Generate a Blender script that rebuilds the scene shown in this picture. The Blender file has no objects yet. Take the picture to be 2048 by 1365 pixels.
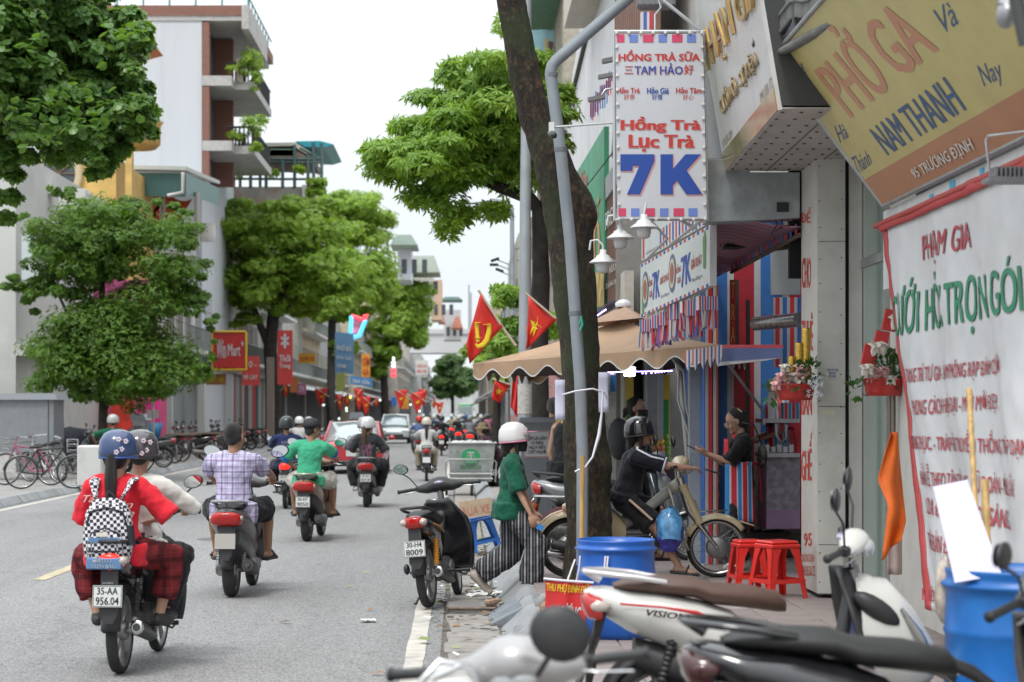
import bpy,math,random
import numpy as np
from mathutils import Vector,Matrix,noise
random.seed(7);RNG=np.random.default_rng(7)
V=Vector
sc=bpy.context.scene
COL=sc.collection
# ------------------------------------------------------------------ camera, world, sun, exposure
EYE=1.72;FPX=3982.2
cam_d=bpy.data.cameras.new('camera');cam=bpy.data.objects.new('camera',cam_d);COL.objects.link(cam)
cam.location=(0,0,EYE);cam.rotation_euler=(math.pi/2,0,0)
cam_d.sensor_width=36;cam_d.lens=70;cam_d.shift_x=104/2048;cam_d.shift_y=142.5/2048
cam_d.clip_start=.1;cam_d.clip_end=3000
cam_d.dof.use_dof=True;cam_d.dof.focus_distance=17.6;cam_d.dof.aperture_fstop=3.2
sc.camera=cam
world=bpy.data.worlds.new('World');sc.world=world;world.use_nodes=True
wn=world.node_tree.nodes;wl=world.node_tree.links;wn.clear()
w_out=wn.new('ShaderNodeOutputWorld');w_bg=wn.new('ShaderNodeBackground');w_sky=wn.new('ShaderNodeTexSky')
w_sky.sky_type='NISHITA';w_sky.sun_disc=False;w_sky.sun_elevation=math.radians(62);w_sky.sun_rotation=math.radians(200)
w_sky.dust_density=3.0;w_sky.air_density=1.2
w_tc=wn.new('ShaderNodeTexCoord');w_mp=wn.new('ShaderNodeMapping');w_mp.inputs['Scale'].default_value=(1.2,1.2,4)
w_no=wn.new('ShaderNodeTexNoise');w_no.inputs['Scale'].default_value=2.2;w_no.inputs['Detail'].default_value=6
w_cr=wn.new('ShaderNodeValToRGB')
w_cr.color_ramp.elements[0].position=.3;w_cr.color_ramp.elements[0].color=(8.1,8.75,9.3,1)
w_cr.color_ramp.elements[1].position=.7;w_cr.color_ramp.elements[1].color=(9.4,9.7,9.9,1)
w_mx=wn.new('ShaderNodeMixRGB');w_mx.inputs['Fac'].default_value=.93
wl.new(w_tc.outputs['Generated'],w_mp.inputs['Vector']);wl.new(w_mp.outputs['Vector'],w_no.inputs['Vector'])
wl.new(w_no.outputs['Fac'],w_cr.inputs['Fac']);wl.new(w_sky.outputs['Color'],w_mx.inputs['Color1'])
w_sx=wn.new('ShaderNodeSeparateXYZ');w_m0=wn.new('ShaderNodeMath');w_m0.operation='MAXIMUM';w_m0.inputs[1].default_value=0
w_m1=wn.new('ShaderNodeMath');w_m1.operation='POWER';w_m1.inputs[1].default_value=1.5;w_m2=wn.new('ShaderNodeMath');w_m2.operation='MULTIPLY_ADD';w_m2.inputs[1].default_value=1.5;w_m2.inputs[2].default_value=.78
wl.new(w_tc.outputs['Generated'],w_sx.inputs[0]);wl.new(w_sx.outputs['Z'],w_m0.inputs[0]);wl.new(w_m0.outputs[0],w_m1.inputs[0]);wl.new(w_m1.outputs[0],w_m2.inputs[0])
w_sc=wn.new('ShaderNodeVectorMath');w_sc.operation='SCALE';wl.new(w_cr.outputs['Color'],w_sc.inputs[0]);wl.new(w_m2.outputs[0],w_sc.inputs['Scale']);wl.new(w_sc.outputs['Vector'],w_mx.inputs['Color2']);wl.new(w_mx.outputs['Color'],w_bg.inputs['Color'])
wl.new(w_bg.outputs['Background'],w_out.inputs['Surface']);w_bg.inputs['Strength'].default_value=.1
sun_d=bpy.data.lights.new('sun','SUN');sun_d.energy=1.4;sun_d.angle=math.radians(12);sun_d.color=(1,.97,.92)
sun=bpy.data.objects.new('sun',sun_d);COL.objects.link(sun)
sun.rotation_euler=(math.radians(28),math.radians(-12),0)
sc.view_settings.view_transform='Standard';sc.view_settings.look='None'
sc.view_settings.exposure=.5;sc.view_settings.gamma=1.0;sc.view_settings.use_curve_mapping=False
sc.cycles.use_denoising=True;sc.cycles.max_bounces=6;sc.cycles.diffuse_bounces=3;sc.cycles.glossy_bounces=3
sc.cycles.transmission_bounces=4;sc.cycles.transparent_max_bounces=6;sc.cycles.use_adaptive_sampling=True
sc.cycles.adaptive_threshold=.02;sc.cycles.sample_clamp_indirect=6;sc.render.use_persistent_data=False
PAV=.2
def W(px,py,d):
 """world point seen at photograph pixel (px, py) and standing d metres down the street"""
 return V(((px-920)*d/FPX,d,EYE-(py-825)*d/FPX))
 # ------------------------------------------------------------------ materials
MATS={}
def M(name,col=(.5,.5,.5),rough=.5,metal=0.,var=.0,vs=8.,bump=0.,bs=60.,coat=0.,dirt=0.,ds=2.5,dcol=(.12,.1,.08),spec=.5,emit=0.,alpha=1.,trans=0.,stretch=None,sheen=0):
 if name in MATS:return MATS[name]
 m=bpy.data.materials.new(name);m.use_nodes=True;MATS[name]=m
 n=m.node_tree.nodes;l=m.node_tree.links;b=n['Principled BSDF']
 b.inputs['Base Color'].default_value=(*col,1);b.inputs['Roughness'].default_value=rough
 b.inputs['Metallic'].default_value=metal;b.inputs['Coat Weight'].default_value=coat
 b.inputs['Coat Roughness'].default_value=.08
 b.inputs['Specular IOR Level'].default_value=spec
 if sheen:b.inputs['Sheen Weight'].default_value=sheen
 if trans:b.inputs['Transmission Weight'].default_value=trans
 if alpha<1:b.inputs['Alpha'].default_value=alpha
 if emit:b.inputs['Emission Color'].default_value=(*col,1);b.inputs['Emission Strength'].default_value=emit
 cur=None;tc=None
 def coords():
  nonlocal tc
  if tc is None:
   tc=n.new('ShaderNodeTexCoord');tc_o=tc.outputs['Object']
   if stretch:
    mp=n.new('ShaderNodeMapping');mp.inputs['Scale'].default_value=stretch
    l.new(tc.outputs['Object'],mp.inputs['Vector']);tc_o=mp.outputs['Vector']
   tc=tc_o
  return tc
 if var:
  no=n.new('ShaderNodeTexNoise');no.inputs['Scale'].default_value=vs;no.inputs['Detail'].default_value=5
  l.new(coords(),no.inputs['Vector'])
  mr=n.new('ShaderNodeMapRange');mr.inputs['From Min'].default_value=.3;mr.inputs['From Max'].default_value=.7
  mr.inputs['To Min'].default_value=1-var;mr.inputs['To Max'].default_value=1+var;l.new(no.outputs['Fac'],mr.inputs['Value'])
  mx=n.new('ShaderNodeVectorMath');mx.operation='SCALE';mx.inputs[0].default_value=col
  l.new(mr.outputs['Result'],mx.inputs['Scale']);cur=mx.outputs['Vector']
 if dirt:
  no=n.new('ShaderNodeTexNoise');no.inputs['Scale'].default_value=ds;no.inputs['Detail'].default_value=8;no.inputs['Roughness'].default_value=.65
  l.new(coords(),no.inputs['Vector'])
  mr=n.new('ShaderNodeMapRange');mr.inputs['From Min'].default_value=.48;mr.inputs['From Max'].default_value=.75
  mr.inputs['To Min'].default_value=0;mr.inputs['To Max'].default_value=dirt;l.new(no.outputs['Fac'],mr.inputs['Value'])
  mx=n.new('ShaderNodeMixRGB');mx.inputs['Color1'].default_value=(*col,1);mx.inputs['Color2'].default_value=(*dcol,1)
  if cur is not None:l.new(cur,mx.inputs['Color1'])
  l.new(mr.outputs['Result'],mx.inputs['Fac']);cur=mx.outputs['Color']
 if cur is not None:l.new(cur,b.inputs['Base Color'])
 if bump:
  no=n.new('ShaderNodeTexNoise');no.inputs['Scale'].default_value=bs;no.inputs['Detail'].default_value=4
  l.new(coords(),no.inputs['Vector'])
  bp=n.new('ShaderNodeBump');bp.inputs['Strength'].default_value=min(1,bump);bp.inputs['Distance'].default_value=.02
  l.new(no.outputs['Fac'],bp.inputs['Height']);l.new(bp.outputs['Normal'],b.inputs['Normal'])
 return m
def stripe_mat(name,cols,widths,axis='X',rough=.6,rot=0.,bump=.0,spec=.5,dirtf=.12):
 """repeating colour bands along one object axis (plain printed pattern)"""
 if name in MATS:return MATS[name]
 m=M(name,cols[0],rough,spec=spec);n=m.node_tree.nodes;l=m.node_tree.links;b=n['Principled BSDF']
 tc=n.new('ShaderNodeTexCoord');mp=n.new('ShaderNodeMapping');mp.inputs['Rotation'].default_value[1]=rot
 l.new(tc.outputs['Object'],mp.inputs['Vector']);sp=n.new('ShaderNodeSeparateXYZ');l.new(mp.outputs['Vector'],sp.inputs['Vector'])
 tot=sum(widths);mo=n.new('ShaderNodeMath');mo.operation='WRAP';mo.inputs[1].default_value=tot;mo.inputs[2].default_value=0
 l.new(sp.outputs[axis],mo.inputs[0]);dv=n.new('ShaderNodeMath');dv.operation='DIVIDE';dv.inputs[1].default_value=tot;l.new(mo.outputs[0],dv.inputs[0])
 cr=n.new('ShaderNodeValToRGB');cr.color_ramp.interpolation='CONSTANT';e=cr.color_ramp.elements
 while len(e)<len(cols):e.new(.5)
 p=0
 for i,(c,w)in enumerate(zip(cols,widths)):
  e[i].position=p/tot;e[i].color=(*c,1);p+=w
 l.new(dv.outputs[0],cr.inputs['Fac'])
 no=n.new('ShaderNodeTexNoise');no.inputs['Scale'].default_value=9;no.inputs['Detail'].default_value=4;l.new(tc.outputs['Object'],no.inputs['Vector'])
 mr=n.new('ShaderNodeMapRange');mr.inputs['To Min'].default_value=1-dirtf*1.5;mr.inputs['To Max'].default_value=1+dirtf;l.new(no.outputs['Fac'],mr.inputs['Value'])
 mx=n.new('ShaderNodeVectorMath');mx.operation='SCALE';l.new(cr.outputs['Color'],mx.inputs[0]);l.new(mr.outputs['Result'],mx.inputs['Scale'])
 l.new(mx.outputs['Vector'],b.inputs['Base Color']);return m
def leaf_mat(name,c1,c2,rough=.45):
 if name in MATS:return MATS[name]
 m=bpy.data.materials.new(name);m.use_nodes=True;MATS[name]=m;n=m.node_tree.nodes;l=m.node_tree.links
 b=n['Principled BSDF'];out=n['Material Output']
 tc=n.new('ShaderNodeTexCoord');no=n.new('ShaderNodeTexNoise');no.inputs['Scale'].default_value=2.6;no.inputs['Detail'].default_value=8;no.inputs['Roughness'].default_value=.75
 l.new(tc.outputs['Object'],no.inputs['Vector']);cr=n.new('ShaderNodeValToRGB')
 cr.color_ramp.elements[0].position=.3;cr.color_ramp.elements[0].color=(*c1,1);cr.color_ramp.elements[1].position=.68;cr.color_ramp.elements[1].color=(*c2,1)
 l.new(no.outputs['Fac'],cr.inputs['Fac']);l.new(cr.outputs['Color'],b.inputs['Base Color']);b.inputs['Roughness'].default_value=rough
 tr=n.new('ShaderNodeBsdfTranslucent');mx=n.new('ShaderNodeMixShader');mx.inputs['Fac'].default_value=.46
 sc_=n.new('ShaderNodeVectorMath');sc_.operation='MULTIPLY';sc_.inputs[1].default_value=(1.5,1.35,.45);l.new(cr.outputs['Color'],sc_.inputs[0]);l.new(sc_.outputs['Vector'],tr.inputs['Color'])
 l.new(b.outputs['BSDF'],mx.inputs[1]);l.new(tr.outputs['BSDF'],mx.inputs[2]);l.new(mx.outputs['Shader'],out.inputs['Surface']);return m
 # ------------------------------------------------------------------ mesh building
def frame(fwd,up=V((0,0,1))):
 y=V(fwd).normalized();x=y.cross(V(up))
 if x.length<1e-4:x=y.cross(V((1,0,0)))
 x.normalize();z=x.cross(y);return x,y,z
class MB:
 def __init__(s):s.v=[];s.f=[];s.m=[];s.s=[]
 def add(s,vs,fs,mi=0,sm=False):
  o=len(s.v);s.v+=[tuple(v)for v in vs]
  for f in fs:s.f.append(tuple(i+o for i in f));s.m.append(mi);s.s.append(sm)
  return s
 def box(s,c,size,R=None,mi=0):
  c=V(c);hx,hy,hz=size[0]/2,size[1]/2,size[2]/2
  P=[V((x,y,z))for x in(-hx,hx)for y in(-hy,hy)for z in(-hz,hz)]
  if R is not None:P=[R@p for p in P]
  return s.add([p+c for p in P],[(0,1,3,2),(4,6,7,5),(0,4,5,1),(2,3,7,6),(0,2,6,4),(1,5,7,3)],mi)
 def bbox(s,a,b,mi=0):
  return s.box([(a[i]+b[i])/2 for i in range(3)],[abs(b[i]-a[i])for i in range(3)],None,mi)
 def bev(s,c,size,bv=.01,R=None,mi=0):
  """box with chamfered vertical/horizontal edges (a ring of 8-gons)"""
  c=V(c);hx,hy,hz=size[0]/2,size[1]/2,size[2]/2;b=min(bv,hx*.9,hy*.9,hz*.9);rings=[]
  for z,k in((-hz,b),(-hz+b,0),(hz-b,0),(hz,b)):
   X,Y=hx-k,hy-k
   rings.append([(-X+b,-Y,z),(X-b,-Y,z),(X,-Y+b,z),(X,Y-b,z),(X-b,Y,z),(-X+b,Y,z),(-X,Y-b,z),(-X,-Y+b,z)])
  P=[V(p)for r in rings for p in r]
  if R is not None:P=[R@p for p in P]
  fs=[tuple(range(7,-1,-1)),tuple(range(24,32))]
  for k in range(3):
   for i in range(8):j=(i+1)%8;fs.append((k*8+i,k*8+j,k*8+8+j,k*8+8+i))
  return s.add([p+c for p in P],fs,mi)
 def prism(s,pts,ext,mi=0):
  n=len(pts);e=V(ext);P=[V(p)for p in pts]+[V(p)+e for p in pts]
  nm=V((0,0,0))
  for i in range(n):nm+=P[i].cross(P[(i+1)%n])
  fl=nm.dot(e)>0
  a=tuple(range(n));b=tuple(range(n,2*n))
  fs=[a[::-1]if fl else a,b if fl else b[::-1]]
  for i in range(n):
   j=(i+1)%n;fs.append((i,j,n+j,n+i)if fl else(j,i,n+i,n+j))
  return s.add(P,fs,mi)
 def tube(s,pts,r,n=8,mi=0,cap=True,up=None,ry=None,sm=True):
  pts=[V(p)for p in pts];k=len(pts)
  R=r if isinstance(r,(list,tuple))else[r]*k
  RY=R if ry is None else(ry if isinstance(ry,(list,tuple))else[ry]*k)
  vs=[];px=None
  for i,p in enumerate(pts):
   t=(pts[min(i+1,k-1)]-pts[max(i-1,0)]).normalized()
   if up is not None:x,_,z=frame(t,up)
   elif px is None:x,_,z=frame(t,V((0,0,1))if abs(t.z)<.9 else V((0,1,0)))
   else:
    x=px-t*px.dot(t);x.normalize();z=x.cross(t)
   px=x
   for j in range(n):
    a=2*math.pi*j/n;vs.append(p+x*math.cos(a)*R[i]+z*math.sin(a)*RY[i])
  fs=[]
  for i in range(k-1):
   for j in range(n):
    q=(j+1)%n;fs.append((i*n+j,i*n+q,(i+1)*n+q,(i+1)*n+j))
  s.add(vs,fs,mi,sm)
  if cap:
   s.add(vs[:n],[tuple(range(n-1,-1,-1))],mi);s.add(vs[-n:],[tuple(range(n))],mi)
  return s
 def lathe(s,prof,n=16,o=(0,0,0),ax=(0,0,1),mi=0,sm=True,arc=None):
  """profile of (radius, height) turned about ax through o"""
  x,y,z=frame(ax);o=V(o);k=len(prof);vs=[]
  for r,h in prof:
   for j in range(n):
    a=2*math.pi*j/n;vs.append(o+y*h+x*math.cos(a)*r+z*math.sin(a)*r)
  fs=[]
  for i in range(k-1):
   for j in range(n):
    q=(j+1)%n;fs.append((i*n+j,i*n+q,(i+1)*n+q,(i+1)*n+j))
  return s.add(vs,fs,mi,sm)
 def ball(s,c,r,n=12,k=7,R=None,mi=0,sm=True):
  rx,ry,rz=r if isinstance(r,(tuple,list))else(r,r,r);vs=[];c=V(c)
  vs.append(V((0,0,-rz)))
  for i in range(1,k):
   t=-math.pi/2+math.pi*i/k
   for j in range(n):
    a=2*math.pi*j/n;vs.append(V((math.cos(a)*math.cos(t)*rx,math.sin(a)*math.cos(t)*ry,math.sin(t)*rz)))
  vs.append(V((0,0,rz)))
  if R is not None:vs=[R@v for v in vs]
  fs=[(0,1+(j+1)%n,1+j)for j in range(n)]
  for i in range(k-2):
   for j in range(n):
    q=(j+1)%n;b=1+i*n;fs.append((b+j,b+q,b+n+q,b+n+j))
  L=len(vs)-1;b=1+(k-2)*n;fs+=[(b+j,b+(j+1)%n,L)for j in range(n)]
  return s.add([v+c for v in vs],fs,mi,sm)
 def loft(s,rings,mi=0,cap=True,sm=True,closed=True):
  n=len(rings[0]);vs=[V(p)for r in rings for p in r];fs=[]
  for i in range(len(rings)-1):
   for j in range(n if closed else n-1):
    q=(j+1)%n;fs.append((i*n+j,i*n+q,(i+1)*n+q,(i+1)*n+j))
  s.add(vs,fs,mi,sm)
  if cap and closed:
   s.add(vs[:n],[tuple(range(n-1,-1,-1))],mi);s.add(vs[-n:],[tuple(range(n))],mi)
  return s
 def sheet(s,fn,nu,nv,th=0.,mi=0,sm=True):
  """surface fn(u,v)->point, with a back side th away along the normal"""
  P=[[V(fn(i/nu,j/nv))for j in range(nv+1)]for i in range(nu+1)]
  vs=[p for r in P for p in r];w=nv+1
  fs=[(i*w+j,(i+1)*w+j,(i+1)*w+j+1,i*w+j+1)for i in range(nu)for j in range(nv)]
  if th:
   N=[V((0,0,0))for _ in vs]
   for f in fs:
    nn=(vs[f[1]]-vs[f[0]]).cross(vs[f[3]]-vs[f[0]])
    for q in f:N[q]+=nn
   L=len(vs);vs=vs+[v-(nn.normalized()if nn.length>0 else nn)*th for v,nn in zip(vs,N)]
   fs+=[tuple(q+L for q in f[::-1])for f in fs]
   ring=[(i*w)for i in range(nu)]+[nu*w+j for j in range(nv)]+[i*w+nv for i in range(nu,0,-1)]+[j for j in range(nv,0,-1)]
   for a,b in zip(ring,ring[1:]+ring[:1]):fs.append((a,a+L,b+L,b))
  return s.add(vs,fs,mi,sm)
 def xf(s,Mx):
  s.v=[tuple(Mx@V(v))for v in s.v];return s
 def mesh(s,name):
  me=bpy.data.meshes.new(name);me.from_pydata(s.v,[],s.f)
  me.polygons.foreach_set('material_index',s.m);me.polygons.foreach_set('use_smooth',s.s);me.update();return me
 def build(s,name,mats,parent=None,loc=None,rz=None,bevel=0,subsurf=0):
  o=bpy.data.objects.new(name,s.mesh(name))
  for m in(mats if isinstance(mats,(list,tuple))else[mats]):o.data.materials.append(m)
  COL.objects.link(o)
  if parent is not None:o.parent=parent
  if loc is not None:o.location=loc
  if rz is not None:o.rotation_euler.z=rz
  if bevel:
   b=o.modifiers.new('bevel','BEVEL');b.width=bevel;b.segments=2;b.limit_method='ANGLE';b.harden_normals=False
  if subsurf:
   b=o.modifiers.new('sub','SUBSURF');b.levels=subsurf;b.render_levels=subsurf
  return o
def empty(name,loc=(0,0,0),rz=0.,label=None,cat=None,group=None):
 o=bpy.data.objects.new(name,None);COL.objects.link(o);o.location=loc;o.rotation_euler.z=rz
 o.empty_display_size=.1
 return tag(o,label,cat,group)
def tag(o,label=None,cat=None,group=None,kind=None):
 if label:o['label']=label
 if cat:o['category']=cat
 if group:o['group']=group
 if kind:o['kind']=kind
 return o
def struct(name,mb,mats):return tag(mb.build(name,mats),kind='structure')
def kids(o):return[c for c in bpy.data.objects if c.parent==o]
def copy_tree(o,parent=None,tree=None):
 c=o.copy();COL.objects.link(c);c.parent=parent
 for ch in(CH[o.name]if o.name in CH else CH.setdefault(o.name,kids(o))):copy_tree(ch,c)
 return c
CH={}
def link_copy(o,parent,loc=None,rot=None,name=None):
 c=o.copy();COL.objects.link(c);c.parent=parent
 if loc is not None:c.location=loc
 if rot is not None:c.rotation_euler=rot
 return c
def mat3(x,y,z):return Matrix((x,y,z)).transposed()
# ------------------------------------------------------------------ lettering
def text(body,c,ux,uy,w,h,mat,parent=None,name='lettering',bold=0.,depth=.0,shear=0.,fit=True,fn=None,lift=.0015,res=2):
 """lettering centred at c, running along ux and standing along uy, fitted into w x h"""
 cu=bpy.data.curves.new(name,'FONT');cu.body=body.replace('Đ','\u00d0');cu.align_x='LEFT';cu.resolution_u=res
 cu.offset=0 if 'M' in body and 'Ơ' not in body and 'ơ' not in body else min(bold,.003);cu.shear=shear;cu.space_line=.95;cu.align_x='CENTER' if '\n' in body else 'LEFT'
 t=bpy.data.objects.new(name,cu);me=bpy.data.meshes.new_from_object(t)
 bpy.data.objects.remove(t);bpy.data.curves.remove(cu)
 n=len(me.vertices)
 if n==0:return None
 co=np.empty(n*3,'f');me.vertices.foreach_get('co',co);co=co.reshape(-1,3)
 if bold>.01:
  nf=[tuple(p.vertices)for p in me.polygons];bb_=bold*.9;cs_=[co];fs_=list(nf)
  for kk,dx in enumerate((-bb_,bb_)):
   c2=co.copy();c2[:,0]+=dx;c2[:,2]+=.01*(kk+1);cs_.append(c2);fs_+=[tuple(i+n*(kk+1)for i in f)for f in nf]
  co=np.concatenate(cs_);me2=bpy.data.meshes.new(name);me2.from_pydata(co.tolist(),[],fs_);me=me2;n=len(co)
 zl=co[:,2:3]*.06
 mn=co.min(0);mxx=co.max(0);sz=np.maximum(mxx-mn,1e-6)
 q=(co-(mn+mxx)/2)/sz
 if h is None:h=w*sz[1]/sz[0]
 ux=V(ux).normalized();uy=V(uy).normalized();un=ux.cross(uy)
 if fn is None:
  P=np.array(V(c)+un*lift)[None]+q[:,:1]*w*np.array(ux)[None]+q[:,1:2]*h*np.array(uy)[None]
 else:
  P=np.array([fn(a,b)for a,b in q[:,:2]])
  c0_=np.array(fn(0,0));ex_=np.array(fn(.5,0))-c0_;ey_=np.array(fn(0,.5))-c0_;nn_=np.cross(ex_,ey_);nn_/=np.linalg.norm(nn_)+1e-9
  P=P+nn_[None]*zl
 me.vertices.foreach_set('co',P.astype('f').ravel());me.update();me.materials.clear();me.materials.append(mat)
 o=bpy.data.objects.new(name,me);COL.objects.link(o);o.parent=parent
 if depth:
  b=o.modifiers.new('thick','SOLIDIFY');b.thickness=depth;b.offset=1
 return o
def quadfn(A,B,C,D,lift=.002):
 """maps (-.5..+.5)^2 onto quad A(bottom left) B(bottom right) C(top right) D(top left)"""
 A,B,C,D=map(V,(A,B,C,D));nrm=(B-A).cross(D-A).normalized()*lift
 def f(u,v):
  u+=.5;v+=.5;return(A*(1-u)+B*u)*(1-v)+(D*(1-u)+C*u)*v+nrm
 return f
def sub_quad(q,u0,v0,u1,v1):
 f=quadfn(*q,lift=0);return[f(u-.5,v-.5)for u,v in((u0,v0),(u1,v0),(u1,v1),(u0,v1))]
def qtext(body,q,u0,v0,u1,v1,mat,parent,bold=0.,lift=.004,shear=0.,depth=0.,res=2,name='lettering'):
 return text(body,None,(1,0,0),(0,0,1),1,1,mat,parent,bold=bold,fn=quadfn(*sub_quad(q,u0,v0,u1,v1),lift=lift),shear=shear,depth=depth,res=res,name=name)
def panel(mb,q,th,mi=0):
 """solid slab whose face is quad q and whose body lies behind it"""
 A,B,C,D=map(V,q);nrm=(B-A).cross(D-A).normalized()
 return mb.prism([A,B,C,D],-nrm*th,mi)
def star_pts(c,ux,uy,r,inner=.4,rot=0.):
 c=V(c);out=[]
 for i in range(10):
  a=math.pi/2+rot+i*math.pi/5;k=r if i%2==0 else r*inner
  out.append(c+V(ux)*math.cos(a)*k+V(uy)*math.sin(a)*k)
 return out
 #  SETTING: ground, road, pavements
def asphalt():
 m=M('asphalt',(.2,.2,.205),.85);n=m.node_tree.nodes;l=m.node_tree.links;b=n['Principled BSDF']
 tc=n.new('ShaderNodeTexCoord')
 def noi(s,d=4,st=None):
  no=n.new('ShaderNodeTexNoise');no.inputs['Scale'].default_value=s;no.inputs['Detail'].default_value=d;no.inputs['Roughness'].default_value=.7
  if st:
   mp=n.new('ShaderNodeMapping');mp.inputs['Scale'].default_value=st;l.new(tc.outputs['Object'],mp.inputs['Vector']);l.new(mp.outputs['Vector'],no.inputs['Vector'])
  else:l.new(tc.outputs['Object'],no.inputs['Vector'])
  return no.outputs['Fac']
 def mr(x,a,bb,c,d):
  r=n.new('ShaderNodeMapRange');l.new(x,r.inputs['Value'])
  for k,v in zip(('From Min','From Max','To Min','To Max'),(a,bb,c,d)):r.inputs[k].default_value=v
  return r.outputs['Result']
 def mul(a,bb):
  r=n.new('ShaderNodeMath');r.operation='MULTIPLY';l.new(a,r.inputs[0]);l.new(bb,r.inputs[1]);return r.outputs[0]
 fine=mr(noi(70,3),.3,.7,.5,1.5);mid=mr(noi(5,8),.3,.7,.93,1.08);big=mr(noi(.5,5,(1.6,.14,1)),.3,.7,.85,1.14)
 vo=n.new('ShaderNodeTexVoronoi');vo.inputs['Scale'].default_value=48;l.new(tc.outputs['Object'],vo.inputs['Vector'])
 grain=mr(vo.outputs['Distance'],0,.8,1.4,.6)
 cr=n.new('ShaderNodeTexVoronoi');cr.feature='DISTANCE_TO_EDGE';cr.inputs['Scale'].default_value=.33;wv=n.new('ShaderNodeTexNoise');wv.inputs['Scale'].default_value=2.2;wv.inputs['Detail'].default_value=8
 l.new(tc.outputs['Object'],wv.inputs['Vector']);ad=n.new('ShaderNodeMixRGB');ad.blend_type='ADD';ad.inputs['Fac'].default_value=.55;l.new(tc.outputs['Object'],ad.inputs['Color1']);l.new(wv.outputs['Color'],ad.inputs['Color2'])
 l.new(ad.outputs['Color'],cr.inputs['Vector']);crack=mr(cr.outputs['Distance'],.0,.006,.8,1.)
 tot=mul(mul(mul(fine,mid),mul(big,grain)),crack)
 sc_=n.new('ShaderNodeVectorMath');sc_.operation='SCALE';sc_.inputs[0].default_value=(.262,.257,.256);l.new(tot,sc_.inputs['Scale']);l.new(sc_.outputs['Vector'],b.inputs['Base Color'])
 bp=n.new('ShaderNodeBump');bp.inputs['Strength'].default_value=.5;bp.inputs['Distance'].default_value=.01;l.new(mul(fine,grain),bp.inputs['Height']);l.new(bp.outputs['Normal'],b.inputs['Normal'])
 return m
ASPH=asphalt()
CONC=M('weathered_concrete',(.29,.27,.25),.9,var=.22,vs=7,bump=.5,bs=70,dirt=.55,ds=3,dcol=(.14,.12,.1))
CONC2=M('pale_concrete',(.34,.335,.33),.85,var=.18,vs=5,bump=.4,bs=50,dirt=.4,ds=2.2,dcol=(.2,.18,.16))
KERB=M('kerb_stone',(.27,.28,.29),.85,var=.2,vs=6,bump=.35,bs=80,dirt=.5,ds=3,dcol=(.15,.14,.12))
PAINTW=M('road_paint',(.5,.47,.42),.8,var=.16,vs=7,bump=.3,bs=90,dirt=.75,ds=4.5,dcol=(.24,.23,.22))
PAINTY=M('road_paint_worn',(.43,.37,.24),.8,var=.2,vs=6,dirt=.6,ds=4,dcol=(.22,.21,.2))
SOIL=M('gutter_soil',(.13,.115,.095),.95,var=.4,vs=18,bump=1,bs=60)
g=MB();g.add([(-900,-20,-.06),(900,-20,-.06),(900,2600,-.06),(-900,2600,-.06)],[(0,1,2,3)]);struct('ground',g,M('ground',(.2,.195,.18),.95,var=.15,vs=.4))
g=MB();g.add([(-8.25,-20,0),(-.14,-20,0),(-.14,1200,0),(-8.25,1200,0)],[(0,1,2,3)]);struct('road',g,ASPH)
g=MB();g.add([(-.14,-20,-.004),(.6,-20,-.004),(.6,1200,-.004),(-.14,1200,-.004)],[(0,1,2,3)]);struct('gutter_bed',g,SOIL)
g=MB();g.bbox((.6,2,-.05),(3.9,1200,PAV-.012));struct('pavement_right',g,CONC)
g=MB();g.bbox((-13.5,10,-.05),(-8.42,1200,.15));struct('pavement_left',g,M('paving_left',(.25,.24,.23),.9,var=.18,vs=3,bump=.3,bs=30,dirt=.45,ds=1.5))
g=MB()
def strip(g,x0,x1,y0,y1,z,n=None):
 n=n or max(1,int((y1-y0)/.35));L=[];R=[]
 for i in range(n+1):
  y=y0+(y1-y0)*i/n;L.append((x0+random.uniform(-.006,.006),y,z));R.append((x1+random.uniform(-.006,.006),y,z))
 vs=L+R;g.add(vs,[(i,n+1+i,n+2+i,i+1)for i in range(n)])
strip(g,-.385,-.25,5,60,.004);strip(g,-.385,-.25,60,700,.004,40);strip(g,-8.1,-7.97,10,120,.004,200);strip(g,-8.1,-7.97,120,700,.004,40)
struct('edge_line',g,PAINTW)
g=MB()
for y in(9.4,20.4,53,64,76,88,100,115,130):strip(g,-4.38,-4.24,y,y+4,.004)
struct('centre_dash',g,PAINTY)
for i_,(x_,y_)in enumerate(((-3.2,27),(-5.9,47),(-2.6,66))):
 g=MB();g.lathe([(0,.005),(.33,.005),(.34,.004),(.36,.004),(.37,.003)],28,(x_,y_,.0));tag(g.build('manhole_cover',M('iron_cover',(.13,.125,.12),.7,.3,var=.3,vs=30,bump=.4)),['nearest iron manhole cover on the road','second iron manhole cover on the road','farthest iron manhole cover on the road'][i_],'manhole cover')
gut=empty('gutter',(0,0,0));tag(gut,kind='structure')
ms=[]
for k in range(4):
 b=MB();hx=.19
 def fs(u,v,k=k):return(-.2+u*.4+(noise.noise(V((u*3+k*7,v*3,0)))*.012),-.31+v*.6,.0+noise.noise(V((u*6,v*6,k*5)))*.006)
 b.bev((0,0,-.02),(.40+random.uniform(-.02,.02),.62+random.uniform(-.05,.04),.075),.012);ms.append(b.mesh('slab'))
 ms[-1].materials.append(CONC)
y=6.0;i=0;lastg=MB()
while y<60:
 L=.66+random.uniform(-.03,.05)
 if y<24:
  o=bpy.data.objects.new('slab',ms[i%4]);COL.objects.link(o);o.parent=gut
  o.location=(.1+random.uniform(-.02,.02),y,.0+random.uniform(-.012,.012));o.rotation_euler=(random.uniform(-.02,.02),random.uniform(-.03,.03),random.uniform(-.05,.05))
 else:lastg.box((.1,y,-.02),(.4,.64,.07))
 y+=L;i+=1
tag(lastg.build('distant_slabs',CONC,gut),kind='stuff')
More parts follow.
